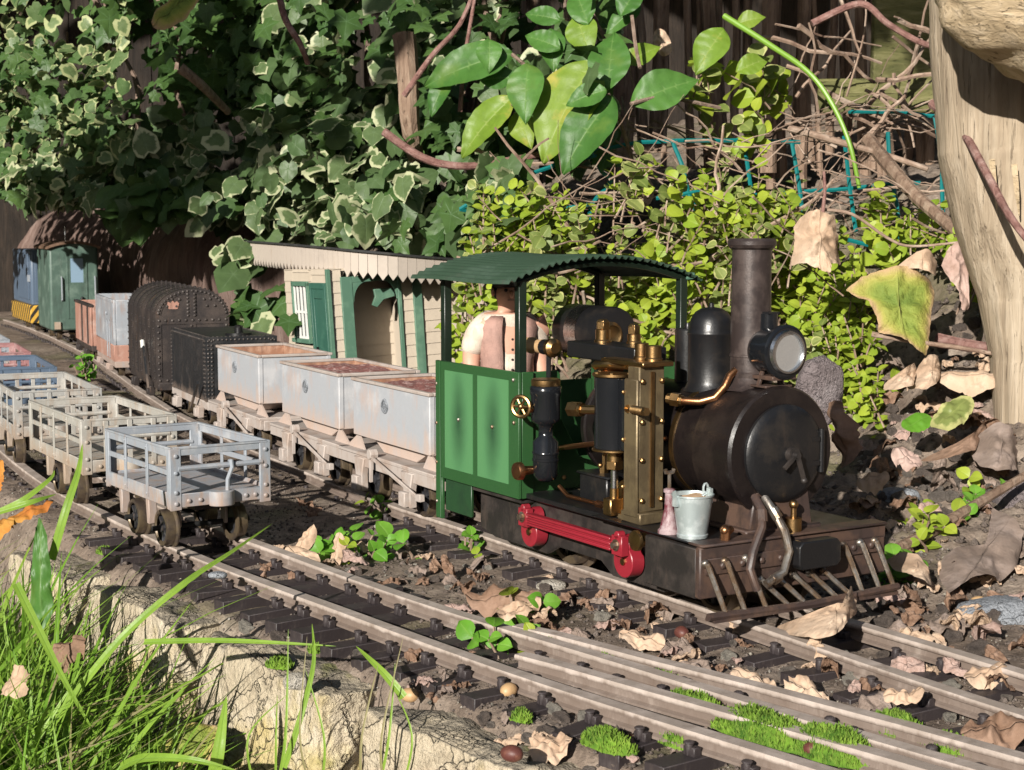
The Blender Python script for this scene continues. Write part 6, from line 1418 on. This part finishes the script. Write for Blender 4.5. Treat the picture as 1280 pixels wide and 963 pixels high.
dl('yellow leaf beside the orange one by the siding sleepers', 'narrow', 'orangeleaf', (18, 646), (66, 634), 7.5, 7.6, (-.2, -.35, .9), width=1.1, curl=.5, seed=49)
dl('orange curled leaf sticking up behind the large orange one', 'narrow', 'orangeleaf', (-8, 618), (16, 584), 7.9, 8.0, (-.7, -.6, .3), width=1.1, curl=.5, seed=50)
dl('brown dead leaf low in the grass', 'lobed', 'brownleaf', (60, 815), (115, 803), 6.3, 6.3, (-.3, -.6, .7), width=.8, curl=.6, crumple=.25, seed=51)
dl('pale cream dead leaf in the grass below the orange leaves', 'lobed', 'tanleaf', (5, 870), (38, 838), 6.0, 6.1, (-.4, -.7, .6), width=1.0, curl=.4, crumple=.15, seed=52)
dl('tan leaf caught in the stick fence behind the broad leaves', 'oval', 'tanleaf', (822, 38), (835, 72), 14, 13.9, (-.2, -.9, .3), width=.9, curl=.4, seed=53)
dl('drooping grey-pink leaf in the dry stems above the cab', 'oval', 'pinkleaf', (808, 225), (805, 258), 13.6, 13.5, (-.3, -.9, .2), width=.8, curl=.4, seed=54)
dl('yellow strap-like leaf at the top of the dark ivy', 'narrow', 'yellowleaf', (200, 25), (255, -8), 16.5, 16.6, (-.3, -.8, .4), width=1.3, curl=.2, seed=55)
dl('flaky reddish-brown leaf at the stone edge under the siding', 'oval', 'brownleaf', (535, 872), (575, 862), 5.65, 5.7, (-.2, -.5, .85), width=.9, curl=.7, crumple=.25, seed=56)
dl('tan leaf on the stone edge at the bottom middle', 'lobed', 'tanleaf', (660, 935), (720, 925), 5.05, 5.05, (-.2, -.5, .85), width=.9, curl=.4, crumple=.25, seed=57)
# small leaf scraps, many alike
protos = [scatter('dead_leaf_proto', M[m_], None, leafgeo(k_, s_, .5, .25), [(0, 0, 0)], [(0, 0, 1)], [(0, 1, 0)], [1.0], [.9]).data for m_, k_, s_ in (('tanleaf', 'oval', 1), ('brownleaf', 'lobed', 2), ('pinkleaf', 'oval', 3), ('greyleaf', 'lobed', 4), ('brownleaf', 'narrow', 5))]
for o in [o for o in bpy.data.objects if o.name.startswith('dead_leaf_proto')]: bpy.data.objects.remove(o)
def scraps(n, boxes, label, group, size=(.06, .16), lift=.02):
    for i in range(n):
        b = boxes[i % len(boxes)]; g = onground(rnd.uniform(b[0], b[2]), rnd.uniform(b[1], b[3])); k = rnd.randrange(5); s = rnd.uniform(*size)
        o = bpy.data.objects.new('leaf_scrap', protos[k]); COL.objects.link(o); o.location = g + Vector((0, 0, lift + s*.12)); o.scale = (s, s, s); o.rotation_euler = (rnd.gauss(.1, .35), rnd.gauss(0, .35), rnd.uniform(0, 6.3))
        tag(o, label, 'dead leaf', group)
scraps(95, [(420, 690, 620, 740), (560, 740, 900, 800), (820, 800, 1050, 860), (1040, 820, 1280, 880), (680, 720, 860, 770)], 'small crumpled scrap of dry brown leaf on the soil between the two tracks', 'leaf scraps between the tracks')
scraps(105, [(1080, 540, 1260, 700), (1100, 700, 1280, 820), (1110, 450, 1250, 560)], 'small dry leaf scrap on the dark soil of the bank below the stump', 'leaf scraps on the bank', (.08, .24))
scraps(26, [(560, 880, 780, 950), (760, 920, 900, 960), (500, 830, 640, 880)], 'small dry leaf scrap near the siding sleeper ends at the bottom', 'leaf scraps by the stone edge', (.05, .12))
scraps(12, [(340, 600, 480, 660), (300, 690, 420, 730)], 'small dry leaf scrap in the shade beside the siding wagons', 'leaf scraps beside the wagons', (.06, .14))

# ================================================================== STONES
def stone(name, label, cat, mt, loc, size, seed, amp=.25, sub=4, group=None, sq=.55, rot=None, cracks=0.0, parent=None):
    import bmesh
    bm = bmesh.new(); bmesh.ops.create_icosphere(bm, subdivisions=sub, radius=1); V = np.array([tuple(v.co) for v in bm.verts]); F = np.array([[v.index for v in f.verts] for f in bm.faces]); bm.free()
    V = np.sign(V)*np.abs(V)**sq; V = V/np.maximum(1e-6, np.linalg.norm(V, axis=1, keepdims=True)**.35)
    if cracks:      # a squared quarry block with chipped arrises
        V = V/np.maximum(np.abs(V).max(1, keepdims=True)**.75, 1e-6); W_ = V*np.asarray(size)[None]*2.6; d = 1 + .5*amp*fbm(W_*1.0+seed*5.1, 3) + .45*amp*fbm(W_*3.3+seed, 4); V = V*d[:, None]; V = V*.97; d = 1 + .030*fbm(W_*9+seed, 4) - .04*np.clip(fbm(W_*2.2+seed*3, 3), 0, 1)
        V = V*d[:, None]*np.asarray(size)[None]; o = raw_mesh(name, V, F, M[mt]); o.location = loc; o.rotation_euler = rot or (0, 0, 0); return tag(o, label, cat, group)
    d = 1 + amp*fbm(V*1.3+seed*5.1, 3) + amp*.35*fbm(V*4.2+seed, 4)
    if cracks: d = d - cracks*np.clip(.10-np.abs(fbm(V*1.6+seed*2.2, 3)), 0, 1)*8*.12
    d = d + (amp*.22*(1-2*np.abs(fbm(V*3.1+seed*1.3, 3))) if cracks else 0) - (.025*np.abs(fbm(V*11+seed, 3)) if cracks else 0)
    V = V*d[:, None]*np.asarray(size)[None]
    o = raw_mesh(name, V, F, M[mt]); o.location = loc
    if rot: o.rotation_euler = rot
    return tag(o, label, cat, group)
def edgerock(label, Yc, lat, size, seed, dz=-.42, yaw=0.0, tilt=0.0):
    p, th = frame(XD, Yc, lat); p.z = dz; return stone('edging_rock', label, 'rock', 'rock', p, size, seed, .16, 6, None, .42, (-tilt, 0, th-math.pi/2+yaw), .9)
edgerock('pale yellowish limestone block at the grass end of the stone edge', 7.42, -.33, (.50, .20, .42), 1.3, -.53, .05, .10)
edgerock('large cracked limestone block, largest of the stone edge, with yellow lichen', 6.45, -.30, (.56, .21, .42), 4.4, -.535, -.05, .12)
edgerock('limestone block with cracks between the largest block and the moss tufts', 5.50, -.30, (.52, .21, .42), 8.1, -.54, .03, .10)
edgerock('low grey rock in the grass at the far end of the stone edge', 8.42, -.36, (.46, .20, .40), 6.1, -.53, .05, .08)
edgerock('last low rock of the stone edge beside the moss tufts', 4.64, -.30, (.44, .21, .40), 9.7, -.53, -.05, .10)
stone('slate_stone', 'purple-grey slate stone standing upright behind the smokebox', 'stone', 'slate', at(1022, 492, 8.9), (.14, .07, .20), 3, .2, 4, None, .6, (.1, .1, .3))
stone('grey_stone', 'pale blue-grey flat stone on the soil behind the front beam', 'stone', 'bluestone', onground(1122, 632), (.12, .09, .06), 5, .25, 4, None, .6)
stone('rounded_stone', 'smooth grey stone half buried below the huge curled leaf', 'stone', 'bluestone', onground(1262, 765), (.22, .16, .07), 7, .2, 4, None, .8)
stone('rounded_stone', 'grey boulder behind the huge curled leaf', 'stone', 'slate', onground(1278, 628)+Vector((.1, 0, .0)), (.25, .2, .13), 9, .15, 4, None, .8)
stone('flat_pebble', 'small green-grey pebble resting on a siding sleeper', 'pebble', 'bluestone', at(272, 719, 7.05), (.045, .03, .016), 11, .1, 3, None, .9)
stone('white_stone', 'cream flat chip of stone beside the main track below the red rods', 'stone', 'palestone', onground(687, 733), (.075, .05, .035), 12, .25, 3, None, .6)
stone('white_stone', 'white chip of stone set in the top of the largest edge block', 'stone', 'palestone', at(370, 852, 5.75), (.045, .03, .03), 13, .2, 3, None, .6)
stone('tan_stone', 'tan stone on the soil below the tiny green seedling', 'stone', 'palestone', onground(662, 795), (.05, .035, .03), 14, .25, 3, None, .7)
for (px, py, lab) in ((852, 797, 'shiny brown conker-like seed between the tracks before the engine'), (355, 712, 'round brown seed beside the twigs on the siding'), (512, 868, 'pale brown round nut at the stone edge under the siding'), (636, 868, 'pale pointed nut between two siding sleeper ends'), (640, 950, 'shiny brown seed on the limestone block nearest the sleepers'), (1223, 757, 'tan ribbed nut lying on the soil beside the half-buried stone'), (1018, 945, 'brown round seed beside the bright moss at the bottom')):
    g = onground(px, py) if py < 900 else onz(px, py, -.06); stone('seed', lab, 'seed', 'seedpale' if ('nut' in lab) else 'seed', g + Vector((0, 0, .02)), (.038, .029, .027), px*.01, .06, 3, None, 1.0, (0, 0, rnd.uniform(0, 3)))
def stones(n, boxes, mts, size, label, group, name='small_stone', sink=.3):
    ps = []
    for i in range(n):
        b = boxes[i % len(boxes)]; g = onground(rnd.uniform(b[0], b[2]), rnd.uniform(b[1], b[3])); s = rnd.uniform(*size)
        if len(ps) < 6: o = stone(name, label, 'stone', mts[len(ps) % len(mts)], g, (1, .8, .65), i*1.7+size[0]*40, .5, 3, group, .62); ps.append(o)
        else: o = ps[i % 6].copy(); COL.objects.link(o)
        o.location = g + Vector((0, 0, s*(.65-sink))); o.scale = (s, s, s); o.rotation_euler = (rnd.uniform(-.4, .4), rnd.uniform(-.4, .4), rnd.uniform(0, 6.3))
stones(60, [(430, 690, 640, 740), (600, 730, 900, 800), (820, 800, 1060, 860), (1040, 840, 1270, 900)], ['pebble', 'palestone', 'clod'], (.014, .04), 'small pale stone or clod lying between the two tracks', 'small stones between the tracks')
stones(150, [(1090, 560, 1260, 680), (1100, 720, 1280, 830), (1120, 600, 1240, 640), (1160, 380, 1240, 440), (1090, 470, 1240, 560), (1060, 560, 1180, 640)], ['clod', 'clod', 'pebble'], (.015, .055), 'dark crumb of earth or stone on the bank below the stump', 'clods on the bank', 'earth_clod')
stones(60, [(1280, 480, 1700, 850), (1300, 600, 1600, 800)], ['clod', 'pebble', 'clod'], (.02, .07), 'crumb of earth on the bank beyond the stump', 'clods beyond the stump', 'earth_clod')
scraps(40, [(1280, 520, 1700, 850)], 'dry leaf scrap on the bank beyond the stump', 'leaf scraps beyond the stump', (.1, .26))
stones(24, [(560, 885, 800, 955), (300, 740, 480, 830)], ['pebble', 'palestone', 'clod'], (.014, .04), 'small stone near the siding sleeper ends', 'small stones by the stone edge')
# fine grit
V = []; F = []; base_v = np.array([(1,0,0),(-1,0,0),(0,1,0),(0,-1,0),(0,0,.8),(0,0,-.8)], float); base_f = np.array([(0,2,4),(2,1,4),(1,3,4),(3,0,4),(2,0,5),(1,2,5),(3,1,5),(0,3,5)])
n = 21000; Yr = 4.6 + 9.0*nrg.random(n)**1.6; Xr = (nrg.random(n)*1500-160-640)/2000*Yr; ok = ((Xr - XD(Yr))*.82 > -.55); Xr, Yr = Xr[ok], Yr[ok]; Zr = terrain(Xr, Yr); n = len(Xr)
sz = np.where(nrg.random(n) < .08, .016, .0075)*nrg.uniform(.6, 1.3, n)*np.where((Xr-XN(Yr))*.88 > .9, 1.7, 1.0); dj = nrg.uniform(.6, 1.4, (n, 6, 1)); rz_ = nrg.uniform(0, 6.3, n)
bv2 = base_v[None]*dj*sz[:, None, None]; cx_ = np.cos(rz_)[:, None]; sx_ = np.sin(rz_)[:, None]
VV = np.stack([bv2[..., 0]*cx_-bv2[..., 1]*sx_+Xr[:, None], bv2[..., 0]*sx_+bv2[..., 1]*cx_+Yr[:, None], bv2[..., 2]+Zr[:, None]+sz[:, None]*.3], -1).reshape(-1, 3)
tag(raw_mesh('grit', VV, (base_f[None]+(np.arange(n)*6)[:, None, None]).reshape(-1, 3), M['clod'], smooth=False), 'loose grit and crumbs of soil around the tracks', 'grit', kind='stuff')
n = 2200; ii_ = nrg.choice(len(Xr), n); 
VV = np.stack([bv2[ii_][..., 0]*.9+Xr[ii_][:, None]+.02, bv2[ii_][..., 1]*.9+Yr[ii_][:, None]+.03, bv2[ii_][..., 2]*.9+terrain(Xr[ii_]+.02, Yr[ii_]+.03)[:, None]+.004], -1).reshape(-1, 3)
tag(raw_mesh('gravel', VV, (base_f[None]+(np.arange(n)*6)[:, None, None]).reshape(-1, 3), M['palestone'], smooth=False), 'scattered pale gravel bits around the tracks', 'gravel', kind='stuff')

# ================================================================== MOSS
def moss(label, px, py, w, d, h, z=-.075, th=R(40)):
    c = onz(px, py, z); P = []; N2 = []; TD = []; S = []; base = MB(); na, nr = 20, 5; V = [(0, 0, h)]
    u = Vector((math.sin(th), -math.cos(th), 0)); v = Vector((math.cos(th), math.sin(th), 0))
    def surf(a, f): 
        rr = f*(1+.22*mn.noise(Vector((math.cos(a)*1.4+px, math.sin(a)*1.4, py*.1)))); return u*(w*rr*math.cos(a)) + v*(d*rr*math.sin(a)) + Vector((0, 0, h*(1-f**2.2)*(1+.3*mn.noise(Vector((rr*math.cos(a)*3+px, rr*math.sin(a)*3, 0))))))
    vs = [surf(0, 0)] + [surf(2*math.pi*k/na, i/nr) for i in range(1, nr+1) for k in range(na)]
    fs = [(0, 1+k, 1+(k+1) % na) for k in range(na)] + [(1+i*na+k, 1+(i+1)*na+k, 1+(i+1)*na+(k+1) % na, 1+i*na+(k+1) % na) for i in range(nr-1) for k in range(na)]
    o = MB().add(vs, fs).build('moss_cushion', M['moss'], None, sharp=180); o.location = c; tag(o, label, 'moss')
    m = min(int(100000*w*d)+200, 2600)
    for _ in range(m):
        a = rnd.uniform(0, 6.283); f = math.sqrt(rnd.random())*1.0; P.append(surf(a, f)-Vector((0, 0, .004))); q = Vector((rnd.gauss(0, .45), rnd.gauss(0, .45), 1)); TD.append(q); N2.append((rnd.gauss(0, 1), rnd.gauss(0, 1), .1)); S.append(rnd.uniform(.011, .024))
    scatter('moss_shoots', M['moss'], o, BLADE, P, N2, TD, S, [.30]*m)
moss('large bright green moss cushion between the turnout rails, biggest of all', 955, 920, .23, .10, .075, -.06)
moss('bright moss cushion joining the biggest one at its lower end', 1040, 942, .18, .10, .08, -.06)
moss('domed bright moss cushion in the turnout above the biggest one', 868, 891, .17, .06, .065, -.065)
moss('narrow moss strip beside the rail above the domed cushion', 830, 858, .16, .03, .045, -.065)
moss('moss tuft between the rails at the upper end of the turnout', 757, 836, .10, .036, .045, -.065)
moss('thin moss strip by the outer turnout rail', 800, 828, .09, .016, .02)
moss('low moss strip between the siding rails above the turnout', 690, 815, .12, .035, .04, -.065)
moss('low moss pad beside the sleeper ends below the turnout', 850, 930, .09, .05, .045)
moss('small moss dab between the inner turnout rails', 812, 881, .05, .022, .025)
moss('round moss cushion by the outer turnout rail below the biggest one', 1120, 918, .12, .07, .07, -.065)
moss('flat moss cushion just beyond the round one', 1185, 940, .14, .055, .05, -.065)
moss('moss cushion farthest down the turnout', 1262, 962, .06, .04, .03)
moss('yellow-green moss on a stone by the lowest sleepers', 760, 933, .12, .055, .05)
moss('small moss tuft beside a sleeper end at the bottom middle', 652, 900, .045, .03, .03)
moss('moss tuft below the nut at the stone edge', 822, 918, .04, .02, .02)
moss('moss patch on the limestone edge block', 350, 832, .06, .05, .03, -.12)
moss('tiny moss tuft on the limestone edge beside the patch', 393, 815, .03, .025, .025, -.12)
moss('moss tuft at the sleeper ends near the grass', 132, 692, .06, .04, .03, -.11)
moss('flat dull moss by the rail under the hopper wagons', 475, 640, .10, .025, .02, -.09)
moss('thin moss strip between the far rail and the turnout', 770, 872, .045, .016, .018)
moss('moss strip beside the outer rail behind the biggest cushion', 875, 903, .08, .014, .02)

# ================================================================== GRASS
def lawnz(x, y): return terrain(x, y)
P, N2, TD, S, W = [], [], [], [], []; m = 0
def grass(n, box, lens, lean, wd, zlim=None, base_z=None):
    for _ in range(n):
        px = rnd.uniform(box[0], box[2]); py = rnd.uniform(box[1], box[3]); Yd = rnd.uniform(box[4], box[5]); p = at(px, py, Yd); g = ground_z(p.x, p.y)
        if (p.x - float(XD(p.y)))*.82 > (-.86 if p.y > 6.5 else -.62): continue
        p.z = g - .02; L = rnd.uniform(*lens)*(.6+.5*rnd.random()); a = rnd.uniform(0, 6.283); k = rnd.gauss(*lean)
        TD.append((math.cos(a)*k, math.sin(a)*k, 1.0)); N2.append((math.cos(a)*-1 + rnd.gauss(0, .5), math.sin(a)*-1 - .3 + rnd.gauss(0, .5), .35)); P.append(p); S.append(L); W.append(rnd.uniform(*wd)/L)
grass(1500, (-250, 700, 90, 1150, 5.6, 7.6), (.40, 1.0), (.65, .42), (.016, .034)); grass(900, (-250, 700, 90, 1150, 5.6, 7.6), (.3, .8), (.6, .42), (.008, .016))
grass(1500, (-250, 640, 40, 900, 6.4, 9.5), (.35, .85), (.55, .40), (.014, .030))
grass(1300, (-200, 800, 200, 1250, 5.2, 6.4), (.30, .70), (.65, .40), (.013, .026))
grass(4000, (-250, 650, 230, 1200, 5.2, 9.5), (.12, .32), (.8, .4), (.006, .012))
grass(2200, (-1100, 620, -240, 1150, 5.4, 12), (.30, .75), (.6, .42), (.014, .030))
GB = blade_shape(7)
def bend(shape, k):
    V, F, r, v = shape; V = V.copy(); V[:, 2] -= k*V[:, 1]**2; return V, F, r, v
arr = [np.array([tuple(x) if hasattr(x, '__len__') else x for x in a], float) for a in (P, N2, TD, S, W)]
m = len(S); grp = nrg.integers(0, 3, m); allV = []
og_ = None
parts = []
for gi, k in enumerate((.15, .45, .8)):
    s_ = grp == gi; parts.append(scatter('grass', M['grass'], None, bend(GB, k), *[a[s_] for a in arr]))
import bmesh as _b
bm = _b.new()
def join(objs, name):
    Vs, Fs, A = [], [], {'r': [], 'vein': [], 'rnd': []}; off = 0
    for o in objs:
        me = o.data; c = np.empty(len(me.vertices)*3, np.float32); me.vertices.foreach_get('co', c); Vs.append(c.reshape(-1, 3)); f = np.empty(len(me.loops), np.int32); me.loops.foreach_get('vertex_index', f); Fs.append(f.reshape(-1, 3)+off); off += len(me.vertices)
        for k in A: d = np.empty(len(me.vertices), np.float32); me.attributes[k].data.foreach_get('value', d); A[k].append(d)
    mt = objs[0].data.materials[0]
    for o in objs: bpy.data.objects.remove(o)
    return raw_mesh(name, np.concatenate(Vs), np.concatenate(Fs), mt, None, {k: np.concatenate(v) for k, v in A.items()})
st = nrg.random(m) < .09; scatter('dry_grass', M['strawgrass'], None, bend(GB, .7), *[a[st] for a in arr]); tag(bpy.data.objects['dry_grass'], 'dry straw-coloured blades among the green grass', 'dry grass', kind='stuff')
tag(join(parts, 'grass'), 'long green grass of the lawn below the stone edge', 'grass', kind='stuff')
def bladeobj(label, pts, w, mt='grass', name='grass_blade', cat='grass blade'):
    P_ = cr([at(*p) for p in pts], 5); n = len(P_); o0 = P_[0].copy(); V = []; r = []; v = []
    for i, p in enumerate(P_):
        d = (P_[min(i+1, n-1)]-P_[max(0, i-1)]).normalized(); s = d.cross(Vector((0, -.8, .6))).normalized(); ww = w*(1-(i/(n-1))**2.5)*.5+.0005
        for k in (-1, 0, 1): V.append(p-o0+s*ww*k+Vector((0, -.8, .6))*(.3*ww*abs(k))); r.append(abs(k)); v.append(1-abs(k))
    F = []
    for i in range(n-1):
        for k in range(2): a = i*3+k; F += [(a, a+1, a+4), (a, a+4, a+3)]
    o = raw_mesh(name, np.array([tuple(x) for x in V]), np.array(F), M[mt], None, {'r': np.array(r, float), 'vein': np.array(v, float), 'rnd': np.full(len(V), .7)}); o.location = o0; tag(o, label, cat)
bladeobj('longest grass blade, arching from the lawn up across the siding rails', [(70, 900, 6.0), (150, 800, 6.0), (230, 730, 6.1), (290, 690, 6.3), (340, 655, 6.6)], .030)
bladeobj('pale horizontal grass blade across the largest edge block', [(180, 803, 5.9), (260, 801, 5.8), (330, 803, 5.7), (420, 808, 5.6)], .022)
bladeobj('upright grass blade beside the grey slatted wagon', [(65, 700, 7.0), (82, 640, 7.0), (98, 590, 7.1), (103, 555, 7.2)], .040)
bladeobj('grass blade pointing over the siding rail beside the orange leaf', [(0, 640, 7.0), (30, 625, 7.0), (62, 600, 7.1), (68, 588, 7.2)], .03)
bladeobj('flat bright grass blade leaning over the siding sleepers', [(0, 640, 6.6), (40, 628, 6.6), (70, 618, 6.7)], .03)
bladeobj('thin grass blade standing before the limestone block at the bottom', [(355, 960, 5.4), (375, 900, 5.4), (392, 830, 5.5), (390, 780, 5.6)], .022)
bladeobj('grass blade lying on the sleeper ends in the lower middle', [(505, 872, 5.55), (478, 840, 5.6), (445, 808, 5.75)], .03)
bladeobj('long grass blade curving low in front of the yellow-green leaf', [(150, 960, 5.6), (180, 948, 5.5), (240, 950, 5.4), (300, 965, 5.4)], .034)
bladeobj('broad grass blade at the bottom beside the yellow-green leaf', [(268, 970, 5.6), (275, 930, 5.6), (283, 870, 5.7)], .05)
bladeobj('tall grass blade leaning across the orange leaf by the stone', [(20, 730, 5.9), (50, 790, 5.9), (80, 850, 5.9), (120, 920, 5.9)], .03)
for i in range(9):
    x = rnd.uniform(300, 520); bladeobj('thin dry or green blade standing in front of the limestone blocks', [(x, 985, 5.3), (x+rnd.uniform(-15, 15), 920, 5.3), (x+rnd.uniform(-45, 45), rnd.uniform(780, 870), 5.4)], rnd.uniform(.007, .014), 'grass' if i % 3 else 'strawgrass')
    o = COL.objects[-1]; o['group'] = 'thin blades before the stone edge'

# ================================================================== OUT OF FRAME SHADE, LIGHT, CAMERA
SUN_AZ, SUN_EL = R(-23), R(20.5)          # the sun stands behind the camera's left shoulder
to_sun = Vector((math.sin(SUN_AZ)*math.cos(SUN_EL), -math.cos(SUN_AZ)*math.cos(SUN_EL), math.sin(SUN_EL)))
def shade_bush(label, target, dist, rad, n, size):
    c = Vector(target) + to_sun*dist; t = empty('shade_branch', c, 0, label, 'branch'); P, N2, TD, S = [], [], [], []
    for _ in range(n):
        u = Vector((rnd.gauss(0, 1), rnd.gauss(0, 1), rnd.gauss(0, 1))).normalized()*rnd.random()**.4; P.append(c + Vector((u.x*rad[0], u.y*rad[1], u.z*rad[2]))); N2.append(to_sun + Vector((rnd.gauss(0, .4), rnd.gauss(0, .4), rnd.gauss(0, .4)))); TD.append((rnd.gauss(0, 1), rnd.gauss(0, 1), -.6)); S.append(rnd.uniform(*size))
    scatter('foliage', M['ivydark'], t, OV, P, N2, TD, S, inv=c)
    MB().tube(wob((-.2, rad[1], .2), (0, -rad[1]*.6, 0), 8, .1), [.09-.008*k for k in range(9)], 7).build('limb', M['stick'], t)
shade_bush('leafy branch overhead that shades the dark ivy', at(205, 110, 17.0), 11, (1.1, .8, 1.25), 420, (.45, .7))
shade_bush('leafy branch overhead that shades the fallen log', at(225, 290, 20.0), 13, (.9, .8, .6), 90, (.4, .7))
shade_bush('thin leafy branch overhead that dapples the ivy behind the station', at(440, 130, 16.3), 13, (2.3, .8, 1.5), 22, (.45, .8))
shade_bush('added unseen leafy branch that shades the stick fence', at(960, 10, 17.0), 15, (2.8, .9, 1.0), 420, (.4, .7))  # branch added out of view to darken the boards and sticks
cam = bpy.data.cameras.new('camera'); co2 = bpy.data.objects.new('camera', cam); COL.objects.link(co2)
cam.sensor_fit = 'HORIZONTAL'; cam.sensor_width = 36; cam.lens = 36*F_/1280; cam.clip_start = .05; cam.clip_end = 500
co2.location = CAM; co2.rotation_euler = (math.pi/2-PITCH, 0, 0); SC.camera = co2
cam.dof.use_dof = True; cam.dof.focus_distance = 7.4; cam.dof.aperture_fstop = 8.0
sun = bpy.data.lights.new('sun', 'SUN'); sun.energy = 5.0; sun.angle = R(.53); sun.color = (1.0, .95, .87); so_ = bpy.data.objects.new('sun', sun); COL.objects.link(so_)
so_.rotation_euler = to_sun.to_track_quat('Z', 'Y').to_euler()
w = bpy.data.worlds.new('World'); SC.world = w; w.use_nodes = True; nt = w.node_tree; sk = nt.nodes.new('ShaderNodeTexSky'); sk.sky_type = 'NISHITA'; sk.sun_disc = False
sk.sun_elevation = SUN_EL; sk.sun_rotation = math.atan2(to_sun.x, to_sun.y); bgn = nt.nodes['Background']; bgn.inputs[1].default_value = .05; nt.links.new(sk.outputs[0], bgn.inputs[0])
SC.view_settings.view_transform = 'Standard'; SC.view_settings.look = 'None'; SC.view_settings.exposure = .52; SC.view_settings.gamma = 1.0; SC.view_settings.use_curve_mapping = False
SC.render.engine = 'CYCLES'; SC.cycles.max_bounces = 6; SC.cycles.diffuse_bounces = 1; SC.cycles.glossy_bounces = 3; SC.cycles.transmission_bounces = 2; SC.cycles.use_denoising = True
